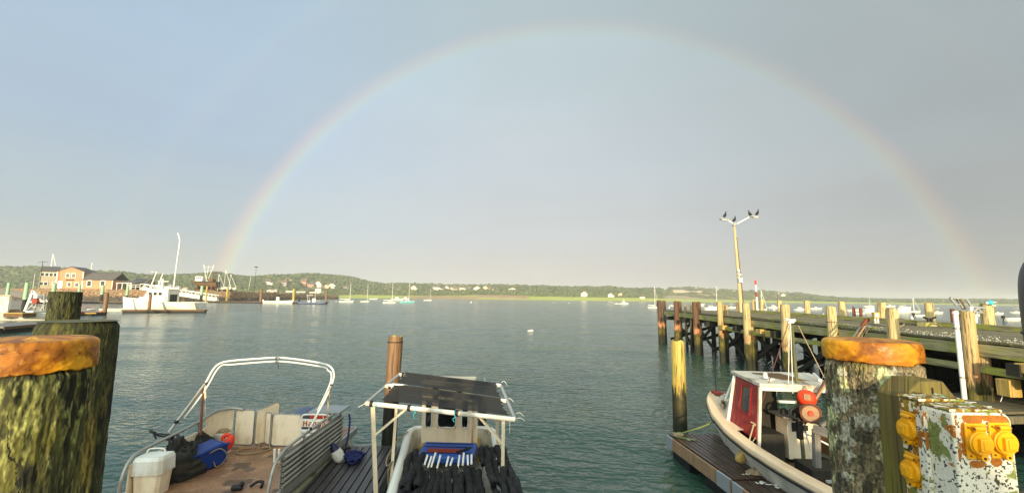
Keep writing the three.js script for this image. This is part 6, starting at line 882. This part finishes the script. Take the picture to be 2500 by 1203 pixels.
// ---------- the red-cabin workboat on the right ----------
const WB = thing('workboat', 'old workboat with red cabin side, white roof and peach gunwale', 'workboat', [5.45, 0, -8.3]);
{
  const A = V(5.13, 0, -11.35), B = V(5.85, 0, -4.6), ax = B.clone().sub(A).normalize(), rt = V(-ax.z, 0, ax.x), LEN = A.distanceTo(B);   // rt points to starboard seen from the stern (to +x)
  if (rt.x < 0) rt.multiplyScalar(-1);
  const HB = [[0, 0.03], [0.04, 0.26], [0.1, 0.5], [0.2, 0.8], [0.32, 1.02], [0.46, 1.16], [0.6, 1.18], [0.75, 1.14], [0.9, 1.06], [1, 0.98]], SH = [[0, 1.2], [0.1, 1.12], [0.22, 1.02], [0.36, 0.93], [0.55, 0.86], [0.8, 0.82], [1, 0.82]];
  const N = 44, edge = (s, o, dy, bow = 0) => [...Array(N + 1)].map((_, i) => { const t = i / N, hb = Math.max(0.01, interp(HB, t) + o * (t < 0.06 ? 0.4 : 1)); return A.clone().addScaledVector(ax, t * LEN + bow * (1 - t)).addScaledVector(rt, s * hb).setY(interp(SH, t) + dy); });
  for (const s of [-1, 1]) {
    const wl = (o, y, b) => edge(s, o, 0, b).map((p, i) => p.setY(y + 0.1 * (1 - i / N) ** 2));
    partW('hull', stations([wl(-0.42, -0.25, 0.6), wl(-0.26, 0.12, 0.35), wl(-0.1, 0.5, 0.12), edge(s, 0.0, -0.05)]), s < 0 ? M.grimyHull : M.whiteWorn, WB);
    partW('gunwale', stations([edge(s, 0.03, -0.08), edge(s, 0.035, -0.01), edge(s, 0.0, 0.015), edge(s, -0.17, 0.015), edge(s, -0.19, -0.03)]), M.peach, WB);
    partW('inner_wall', stations([edge(s, -0.18, -0.03), edge(s, -0.22, -0.4)]), M.brownBoard, WB);
    partW('rub_strip', stations([edge(s, 0.035, -0.1), edge(s, 0.045, -0.12), edge(s, 0.035, -0.14)]), M.rubber, WB);
  }
  partW('floor', stations([edge(-1, -0.2, 0), edge(1, -0.2, 0)].map((r) => r.map((p) => p.setY(0.44)))), M.brownPlank, WB);
  const P = (t, s, y) => A.clone().addScaledVector(ax, t * LEN).addScaledVector(rt, s).setY(y);
  partW('transom', stations([[P(1, -1, -0.2), P(1, 1, -0.2)], [P(1, -1, 0.82), P(1, 1, 0.82)]]), M.whiteWorn, WB);
  const quad = (a, b, c, d) => { const g = grid(5, 5, (u, v) => a.clone().lerp(b, u).lerp(d.clone().lerp(c, u), v)); const L = a.distanceTo(b), H = a.distanceTo(d); const uv = g.attributes.uv; for (let i = 0; i < uv.count; i++) uv.setXY(i, uv.getX(i) * L + 0.13, uv.getY(i) * H + 0.07); return g; };
  const slab = (a, b, c, d, th) => { const n = b.clone().sub(a).cross(d.clone().sub(a)).normalize().multiplyScalar(th), [A2, B2, C2, D2] = [a, b, c, d].map((p) => p.clone().sub(n)); return [quad(a, b, c, d), quad(B2, A2, D2, C2), quad(A2, B2, b, a), quad(B2, C2, c, b), quad(C2, D2, d, c), quad(D2, A2, a, d)]; };
  // foredeck trunk with a small window
  const tl = [V(4.68, 0.98, -9.5), V(4.92, 1.08, -10.75), V(5.3, 1.1, -10.95), V(5.75, 1.05, -9.5)], tt = [V(4.78, 1.32, -9.5), V(4.98, 1.3, -10.5), V(5.3, 1.3, -10.7), V(5.7, 1.36, -9.5)];
  const TR = partW('trunk_cabin', [quad(tl[0], tl[1], tt[1], tt[0]), quad(tl[1], tl[2], tt[2], tt[1]), quad(tl[2], tl[3], tt[3], tt[2]), quad(tt[0], tt[1], tt[2], tt[3])], M.whiteWorn, WB);
  partW('window', slab(V(4.755, 1.1, -9.95), V(4.81, 1.11, -10.2), V(4.845, 1.25, -10.2), V(4.79, 1.25, -9.95), 0.015), M.glassDark, TR);
  partW('foredeck', quad(P(0.02, 0, 1.17), tl[1].clone().setY(1.08), tl[3].clone().setY(1.03), P(0.15, 0.75, 1.06)), M.whiteWorn, WB); partW('foredeck', stations([edge(-1, -0.17, 0.0).slice(0, 16), edge(-1, -0.45, 0.0).slice(0, 16)]), M.peach, WB);
  // cabin: red side, white windscreen side and corner post, dark inside, white roof
  const BL = V(4.62, 0.93, -9.45), BR = V(4.7, 0.88, -8.62), TRr = V(4.8, 1.86, -8.62), TL = V(4.94, 1.86, -9.72);
  const S = partW('red_side', slab(BL, BR, TRr, TL, 0.03), M.redPaint, WB), f = (u, v, o = 0.006) => BL.clone().lerp(BR, u).lerp(TL.clone().lerp(TRr, u), v).add(V(-o, 0, 0));
  partW('window', slab(f(0.38, 0.42), f(0.74, 0.4), f(0.74, 0.88), f(0.4, 0.88), 0.008), M.pane, S); for (const [a, b] of [[[0.36, 0.4], [0.76, 0.38]], [[0.76, 0.38], [0.76, 0.9]], [[0.76, 0.9], [0.38, 0.9]], [[0.38, 0.9], [0.36, 0.4]]]) partW('window_frame', bar(f(...a, 0.014), f(...b, 0.014), 0.022, 0.02), M.redPaint, S);
  partW('corner_post', bar(BL.clone().add(V(-0.01, 0, -0.03)), TL.clone().add(V(-0.01, 0, -0.02)), 0.06, 0.05), M.white, WB); partW('corner_post', bar(V(4.72, 0.6, -8.58), V(4.82, 1.86, -8.58), 0.05, 0.05), M.whiteWorn, WB);
  partW('windscreen_frame', [bar(V(4.8, 1.32, -9.95), V(6.3, 1.32, -9.75), 0.05, 0.05), bar(V(4.94, 1.86, -9.75), V(6.35, 1.86, -9.62), 0.05, 0.05), ...[0, 0.33, 0.66, 1].map((q) => bar(V(4.8, 1.3, -9.95).lerp(V(6.3, 1.3, -9.75), q), V(4.94, 1.87, -9.75).lerp(V(6.35, 1.87, -9.62), q), 0.06, 0.04))], M.white, WB); for (const q of [0.02, 0.35, 0.68]) partW('pane', quad(V(4.8, 1.34, -9.94).lerp(V(6.3, 1.34, -9.74), q), V(4.8, 1.34, -9.94).lerp(V(6.3, 1.34, -9.74), q + 0.3), V(4.94, 1.84, -9.75).lerp(V(6.35, 1.84, -9.62), q + 0.3), V(4.94, 1.84, -9.75).lerp(V(6.35, 1.84, -9.62), q)), M.paneClear, WB); partW('header', bar(V(4.84, 1.84, -8.56), V(6.0, 1.84, -8.42), 0.03, 0.09), M.white, WB);
  const R = partW('roof', slab(V(4.78, 1.93, -8.52), V(6.12, 1.93, -8.36), V(6.5, 1.96, -9.66), V(4.9, 1.96, -9.84), 0.06), M.whiteWorn, WB);
  partW('hatch', slab(V(5.45, 1.955, -8.85), V(5.85, 1.955, -8.8), V(5.78, 1.97, -9.5), V(5.2, 1.97, -9.55), 0.012), M.brownBoard, R); partW('light_tube', rod(V(6.0, 1.99, -8.6), V(6.3, 2.01, -9.2), 0.03), M.whitePipe, R); partW('hailer', [rod(V(5.15, 1.95, -8.95), V(5.15, 2.06, -8.97), 0.04), new THREE.TorusGeometry(0.06, 0.012, 6, 16).rotateX(1.2).translate(5.1, 1.97, -8.7)], M.whitePipe, R);
  partW('inner_bulkhead', [...slab(V(4.85, 0.45, -9.4), V(5.6, 0.45, -9.3), V(5.6, 1.85, -9.4), V(4.95, 1.85, -9.5), 0.03), box(0.5, 0.5, 0.5, 5.05, 0.7, -8.95)], M.beamDark, WB);
  partW('starboard_post', [bar(V(6.1, 0.6, -8.45), V(6.08, 1.88, -8.42), 0.05, 0.05), bar(V(6.45, 0.7, -9.5), V(6.42, 1.9, -9.6), 0.05, 0.05)], M.dark, WB);
  const C = partW('console', rbox(0.5, 0.78, 0.4, 0.015, 5.66, 0.86, -8.95), M.cream, WB); partW('gauge_panel', [box(0.11, 0.17, 0.01, 5.54, 1.08, -8.742), box(0.1, 0.04, 0.01, 5.56, 1.21, -8.742), box(0.16, 0.1, 0.01, 5.72, 1.06, -8.742)], M.black, C); partW('shelf', box(0.72, 0.03, 0.5, 5.64, 1.27, -8.92), M.floatGrey, C); partW('instrument', [rbox(0.12, 0.09, 0.1, 0.02, 5.45, 1.33, -8.9), rbox(0.1, 0.07, 0.1, 0.02, 5.72, 1.32, -8.95), rod(V(5.58, 1.28, -8.85), V(5.58, 1.38, -8.85), 0.05)], M.dark, C); partW('cup', [rod(V(5.62, 1.28, -8.8), V(5.62, 1.37, -8.8), 0.035), rod(V(5.8, 1.28, -8.85), V(5.8, 1.36, -8.85), 0.04)], M.whitePipe, C); partW('wheel', new THREE.TorusGeometry(0.15, 0.014, 8, 24).translate(5.84, 1.08, -8.68), M.black, C);
  partW('kerb_board', bar(P(0.42, -0.9, 0.62), P(0.95, -0.86, 0.6), 0.14, 0.2), M.brownBoard, WB); partW('engine_box', box(0.85, 0.14, 0.6, 5.75, 0.5, -8.2, -0.1), M.beamDark, WB);
  // mast, boom and hauling gear
  partW('mast', rod(V(5.52, 0.46, -8.5), atD(1934, 792, 8.62), 0.034, 0.026, 12), M.postGrey, WB); partW('boom', bar(atD(1958, 1030, 8.4), atD(2040, 893, 8.2), 0.055, 0.055), M.rust, WB); partW('boom_tip', bar(atD(1990, 975, 8.25), atD(2024, 925, 8.2), 0.06, 0.03), M.edgeBoard, WB);
  partW('hauler', [rbox(0.16, 0.3, 0.16, 0.04, ...atD(1958, 1012, 8.45).toArray()), rod(atD(1945, 1008, 8.42), atD(1975, 1000, 8.42), 0.07), new THREE.TorusGeometry(0.1, 0.02, 8, 20).translate(...atD(1944, 1008, 8.4).toArray()), rbox(0.1, 0.4, 0.1, 0.03, ...atD(1953, 1045, 8.42).toArray())], M.black, WB);
  partW('halyard', [rod(atD(1928, 790, 8.55), atD(1926, 935, 8.5), 0.006), rod(atD(1931, 790, 8.5), atD(1937, 960, 8.5), 0.007)], M.whitePipe, WB); partW('block', [rbox(0.1, 0.08, 0.08, 0.02, ...atD(1932, 784, 8.58).toArray()), ...[[1922, 780], [1940, 782], [1928, 788]].map(([x, y]) => new THREE.SphereGeometry(0.03, 10, 8).translate(...atD(x, y, 8.55).toArray()))], M.whitePipe, WB);
  partW('forestay', rod(atD(1926, 788, 8.55), atD(1824, 1095, 8.7), 0.008), M.rust, WB); partW('backstay', rod(atD(1950, 795, 8.55), atD(2014, 922, 8.3), 0.008), M.rope, WB); partW('side_line', [rod(atD(1842, 1033, 8.6), atD(1825, 1093, 8.4), 0.014), cut([atD(1842, 1033, 8.6), atD(1834, 1030, 8.58), atD(1846, 1036, 8.58), atD(1838, 1040, 8.58)], 0.014, 16, 6)], M.rope, WB);
  partW('gallows', [bar(atD(1996, 1140, 7.9), atD(1993, 1048, 7.9), 0.1, 0.09), bar(atD(1988, 1046, 7.9), atD(2045, 1066, 7.6), 0.09, 0.12), bar(atD(2005, 1040, 7.9), atD(2034, 1022, 7.9), 0.05)], M.floatGrey, WB); partW('pipe_rail', [rod(atD(1968, 1057, 8.2), atD(2036, 1092, 7.9), 0.016), rod(atD(1968, 1057, 8.2), atD(1982, 1102, 8.2), 0.014)], M.whitePipe, WB);
  partW('bow_chock', rbox(0.2, 0.06, 0.3, 0.02, 5.18, 1.22, -11.15), M.redHull, WB); partW('cleat', box(0.22, 0.03, 0.05, 4.78, 0.88, -6.7), M.lampGrey, WB);
}
{ // floats hanging in the rigging
  const a = thing('orange_float', 'orange ball float with dark top hanging behind the workboat mast', 'float', atD(1971, 972, 8.35)); part('ball', ballG.clone().scale(0.165, 0.155, 0.165), M.orange, a); part('sticker', box(0.1, 0.1, 0.01, -0.09, 0.05, 0.142, -0.5), M.edgeBoard, a); part('eye', rod(V(0, 0.14, 0), V(-0.01, 0.22, 0), 0.02), M.rope, a);
  const b = thing('line_reel', 'tan line reel with orange hub on the workboat hauling gear', 'reel', atD(1976, 1006, 8.3), -0.3); part('drum', rod(V(0, 0, -0.09), V(0, 0, 0.09), 0.15, 0.15, 24), M.edgeBoard, b); part('rim', [new THREE.TorusGeometry(0.16, 0.02, 8, 28).translate(0, 0, 0.09), new THREE.TorusGeometry(0.16, 0.02, 8, 28).translate(0, 0, -0.09)], M.rust, b); part('hub', rod(V(0, 0, 0.08), V(0, 0, 0.13), 0.055, 0.045, 12), M.orange, b);
}
ropeRun('bow_line', 'dark bow line running from the workboat bow up past the canopy of piles', [V(5.18, 1.25, -11.2), V(5.5, 1.3, -11.9), V(6.1, 1.5, -13.2), V(7.0, 1.72, -15.2)], 0.016, M.dark, 24);
// ---------- the piles and the power post on the wharf edge ----------
function bigPile(label, cx, d, y1, R, mat, o = {}) {
  const x = (cx - 1250) / 1085 * d, t = thing('wharf_pile', label, 'pile', [x, 0, -d], 0, o.group), s = o.seed ?? 1, y0 = o.y0 ?? 1.6, c = 2 * Math.PI * R;
  const g = grid(260, 240, (u, v) => { const a = u * 2 * Math.PI, y = lerp(y0, y1, v), n = fbm(u, mod(y * 0.5, 1), 96, 40, 3, 700 + s), m = fbm(u, mod(y * 0.5, 1), 7, 4, 3, 710 + s), k = R * (1 + 0.02 * Math.sin(3 * a + s)) + (o.rough ?? 0.012) * (n - 0.5) * 2 + 0.02 * (m - 0.5) - (o.bevel ? 0.012 * sstep(y1 - 0.025, y1, y) : 0) - (o.cap ? 0.016 * sstep(y1 - o.cap * 1.02, y1 - o.cap * 0.8, y) : 0); return Object.assign(V(Math.cos(a) * k, y, -Math.sin(a) * k), { u: u * c, v: y }); });
  part('shaft', g, mat, t);
  part('end_grain', grid(64, 6, (u, v) => { const a = u * 2 * Math.PI, k = (R * 0.985) * (1 - v) + 0.001; return Object.assign(V(Math.cos(a) * k, y1 - 0.001 + 0.004 * fbm(u, v, 9, 5, 2, 720) - (o.bevel ? 0 : 0), -Math.sin(a) * k), { u: Math.cos(a) * k, v: Math.sin(a) * k }); }), o.endM ?? M.postGrey, t);
  if (o.cap) {                                               // a thick resin cap poured over the pile, with a ragged lower edge
    const h = o.cap, cr = o.capR ?? R * 1.06, prof = [];
    part('resin_cap', grid(200, 44, (u, v) => { const a = u * 2 * Math.PI, n = fbm(u, v * 0.5, 14, 4, 4, 730 + s) - 0.5, low = y1 + 0.012 - h * (1 + 0.1 * (fbm(u, 0.2, 26, 3, 3, 740 + s) - 0.5) * 2); let k, y; if (v < 0.08) { k = lerp(R * 0.9, cr * 0.985, v / 0.08); y = low; } else if (v < 0.62) { const f = (v - 0.08) / 0.54; y = lerp(low, y1 - 0.006, f); k = cr * (1 + 0.01 * Math.sin(f * Math.PI)) + 0.007 * n; } else if (v < 0.74) { const b = (v - 0.62) / 0.12 * Math.PI / 2; y = y1 - 0.006 + 0.016 * Math.sin(b); k = cr - 0.016 * (1 - Math.cos(b)) + 0.007 * n * Math.cos(b); } else { const q = (v - 0.74) / 0.26; k = (cr - 0.016) * (1 - q) + 0.0005; y = y1 + 0.01 + 0.006 * Math.sin(q * Math.PI / 2) + 0.004 * n * (1 - q); } return Object.assign(V(Math.cos(a) * k, y, -Math.sin(a) * k), { u: u * 1.1, v: v < 0.74 ? v * 0.2 : 0.148 + (1 - k / cr) * 0.17 }); }), M.cap, t);
  }
  return t;
}
{
  const yAt = (px, py, d) => atD(px, py, d).y, G = null;
  bigPile('mossy pile with an orange resin cap at the left edge, nearest of the left piles', 72, 1.2, yAt(100, 836, 1.2), 0.129, M.moss, { cap: 0.082, capR: 0.135, seed: 3, rough: 0.006 });
  bigPile('flat topped olive pile standing just behind the orange capped one', 180, 1.78, yAt(180, 784, 1.78), 0.124, M.mossDark, { seed: 12, rough: 0.003, bevel: 1 });
  bigPile('broken topped dark pile farther back between the near piles and the marina', 138, 3.95, yAt(135, 712, 3.95), 0.105, M.mossDark, { seed: 23, rough: 0.006 });
  { const p = atD(174, 724, 3.98), t = thing('pile_splinter', 'split off side piece of the broken topped dark pile', 'pile', [p.x, 0, p.z + 0.04]); part('shaft', grid(40, 60, (u, v) => { const a = u * 2 * Math.PI, y = lerp(1.2, p.y - 0.06, v), k = 0.055 * (1 + 0.25 * (fbm(u, v, 9, 12, 3, 750) - 0.5)); return Object.assign(V(Math.cos(a) * k * 1.1, y + (v === 1 ? 0.02 * Math.sin(a * 3) : 0), Math.sin(a) * k), { u: u * 0.4, v: y }); }), M.mossDark, t); part('grey_core', new THREE.DodecahedronGeometry(0.052, 1).scale(1.1, 0.9, 0.7).translate(0, p.y - 0.07, 0.02), M.floatGrey, t); }
  bigPile('lichen covered pile with an amber resin cap on the right', 2137, 1.6, yAt(2140, 836, 1.6), 0.137, M.lichen, { cap: 0.074, capR: 0.143, seed: 31, rough: 0.005 });
}
{ // square timber post with a chamfered head, and the power box fixed to it
  const X0 = (2168 - 1250) / 1095 * 1.4, t = thing('power_post', 'square grey green timber post with chamfered head behind the outlet box', 'post', [X0 + 0.105, 0, -1.4]);
  const w = 0.16, d = 0.09, yT = atD(2240, 934, 1.36).y, yS = atD(2200, 985, 1.36).y;
  const s = new THREE.Shape(); s.moveTo(-w / 2, 0); s.lineTo(w / 2, 0); s.lineTo(w / 2, yS - 1.7); s.lineTo(w * 0.22, yT - 1.7); s.lineTo(-w * 0.2, yT - 1.7); s.lineTo(-w / 2, yS - 1.7 + 0.015); s.closePath();
  const g = new THREE.ExtrudeGeometry(s, { depth: d, bevelEnabled: true, bevelSize: 0.006, bevelThickness: 0.006, bevelSegments: 2, steps: 1 }).translate(0, 1.7, -d / 2); const uv = g.attributes.uv, p = g.attributes.position; for (let i = 0; i < uv.count; i++) uv.setXY(i, p.getX(i) * 1.0 + p.getZ(i), p.getY(i)); part('timber', g, M.postOlive, t);
  part('crack', box(0.003, 0.1, 0.004, 0.0, yT - 0.062, d / 2 + 0.0075), M.black, t);
}
{
  const d2 = 1.13, X = (2336 - 1250) / 1102 * d2, W = (2481 - 2336) / 1102 * d2, D = 0.135, top = atD(2400, 1008, d2).y, H = 0.6, t = thing('outlet_box', 'white flaking power box with four yellow outlet covers and orange lichen', 'power box', [X, top - H, -d2]);
  // front housing: rounded upper corners
  const s = new THREE.Shape(), r = 0.02; s.moveTo(0, 0); s.lineTo(W, 0); s.lineTo(W, H - r); s.quadraticCurveTo(W - 0.004, H - 0.004, W - r, H); s.lineTo(r * 0.5, H); s.quadraticCurveTo(0, H, 0, H - r * 0.5); s.closePath();
  const g = new THREE.ExtrudeGeometry(s, { depth: D * 0.62 - 0.008, bevelEnabled: true, bevelSize: 0.005, bevelThickness: 0.005, bevelSegments: 3, bevelOffset: -0.005, curveSegments: 8 }).translate(0, 0, -D * 0.62 + 0.005); part('housing', g, M.flakeFront, t);
  part('cover_top', rbox(W * 0.92, 0.008, D * 0.56, 0.003, W * 0.47, H + 0.0035, -D * 0.32), M.mossTop, t);
  part('back_housing', rbox(0.1, H + 0.005, D * 0.5, 0.006, 0.052, H / 2 + 0.004, -D * 0.62 - D * 0.25 - 0.002), M.mossTop, t); part('back_top', rbox(0.13, 0.008, D * 0.5, 0.003, 0.062, H + 0.011, -D * 0.87), M.mossTop, t);
  part('corner_strip', rbox(0.012, H - 0.012, 0.026, 0.004, -0.005, H / 2 - 0.008, -D * 0.62 + 0.006), M.flake, t);
  for (const [x, y, z] of [[0.01, H + 0.016, -D * 0.7], [0.1, H + 0.016, -D * 1.05], [0.05, H + 0.009, -D * 0.2], [W * 0.8, H + 0.009, -D * 0.5]]) part('bolt', new THREE.SphereGeometry(0.0045, 10, 6).scale(1, 0.6, 1).translate(x, y, z), M.lampGrey, t);
  const coverDisc = new THREE.CylinderGeometry(0.026, 0.028, 0.014, 40).rotateX(Math.PI / 2), plate = new RoundedBoxGeometry(0.052, 0.086, 0.006, 2, 0.0025), pad = new RoundedBoxGeometry(0.029, 0.031, 0.011, 2, 0.0025), lug = new THREE.CylinderGeometry(0.0085, 0.0085, 0.012, 16).rotateX(Math.PI / 2);
  const outlet = (x, y, z, ry, label, tilt = 0) => { const o = part('outlet_cover', plate, M.yellow, t); o.position.set(x, y, z); o.rotation.set(0, ry, 0); o.rotateZ(tilt); o.userData.label = label;
    const put = (n, geo, m, px, py, pz) => { const q = part(n, geo, m, o); q.position.set(px, py, pz); return q; };
    put('flap', coverDisc, M.yellow, 0, -0.002, 0.011); put('flap_rim', new THREE.TorusGeometry(0.0268, 0.0022, 8, 40), M.yellow, 0, -0.002, 0.012); put('raised_pad', pad, M.yellow, 0, -0.003, 0.021); put('pad_step', new RoundedBoxGeometry(0.018, 0.022, 0.008, 2, 0.002), M.yellow, 0, -0.003, 0.025);
    put('hinge', [rod(V(-0.013, 0, 0), V(0.013, 0, 0), 0.0062, 0.0062, 14), uvBoxed(new RoundedBoxGeometry(0.022, 0.018, 0.008, 2, 0.002), 0.022, 0.018, 0.008).translate(0, -0.008, -0.001)], M.yellow, 0, 0.033, 0.011); put('hinge_pin', rod(V(-0.0165, 0, 0), V(0.0165, 0, 0), 0.0028, 0.0028, 10), M.rust, 0, 0.033, 0.0135);
    put('latch_lug', [lug, uvBoxed(new RoundedBoxGeometry(0.012, 0.012, 0.008, 2, 0.002), 0.01, 0.01, 0.01).translate(0, 0.007, 0)], M.yellow, 0.002, -0.035, 0.01); put('latch_hole', new THREE.CylinderGeometry(0.003, 0.003, 0.002, 10).rotateX(Math.PI / 2), M.dark, 0.002, -0.036, 0.0165);
    for (const [sx, sy] of [[-0.019, 0.034], [0.019, -0.034], [0.019, 0.034], [-0.019, -0.034]]) put('screw', new THREE.SphereGeometry(0.0028, 8, 6).scale(1, 1, 0.6), M.screw, sx, sy, 0.0035); return o; };
  const fy = (py) => atD(2400, py, d2).y - (top - H);
  outlet(W * 0.34, fy(1076), 0.004, 0, 'left outlet cover on the front face'); outlet(W * 0.75, fy(1073), 0.004, 0, 'right outlet cover on the front face');
  const bz = -D * 0.86, ly = (py) => atD(2240, py, d2 + D * 0.85).y - (top - H);
  outlet(-0.002, ly(1046), bz, -Math.PI / 2, 'upper outlet cover on the shaded left face', -0.05); outlet(-0.002, ly(1148), bz, -Math.PI / 2, 'lower outlet cover on the shaded left face', -0.05);
}
{ // dark rounded thing at the right edge
  const d = 1.75, p = atD(2496, 800, d), y1 = atD(2500, 608, d).y, y0 = atD(2490, 985, d).y, R = 0.3, m = (y0 + y1) / 2, h = (y1 - y0) / 2;
  const e = look(2491, 800), ang = Math.atan2(e.x, 1), t = thing('navy_cover', 'dark navy rounded cover cut off by the right edge of the frame', 'cover', [p.x + R * Math.cos(ang), y0, p.z + R * Math.sin(ang)]);
  part('shell', new THREE.LatheGeometry([...Array(30)].map((_, i) => { const f = i / 29 * 2 - 1, e = Math.sqrt(Math.max(0, 1 - Math.pow(Math.abs(f), f > 0 ? 4.5 : 7))); return new THREE.Vector2(Math.max(0.001, R * (0.62 + 0.38 * e) * (Math.abs(f) > 0.995 ? 0.01 : 1)), h + f * h); }), 48), plain(18, 22, 34, 0.45), t);
  part('seam', new THREE.TorusGeometry(R * 1.002, 0.006, 8, 64).rotateX(Math.PI / 2).translate(0, h * 0.9, 0), M.black, t);
  part('stand', rod(V(0, -(y0 - 2.0), 0), V(0, 0.02, 0), 0.1, 0.1, 16), M.dark, t);
}
const renderer = new THREE.WebGLRenderer({ antialias: true });
renderer.setSize(1024, 492);
renderer.toneMapping = THREE.LinearToneMapping;
renderer.toneMappingExposure = EXPOSURE;
renderer.shadowMap.enabled = true;
renderer.render(scene, camera);
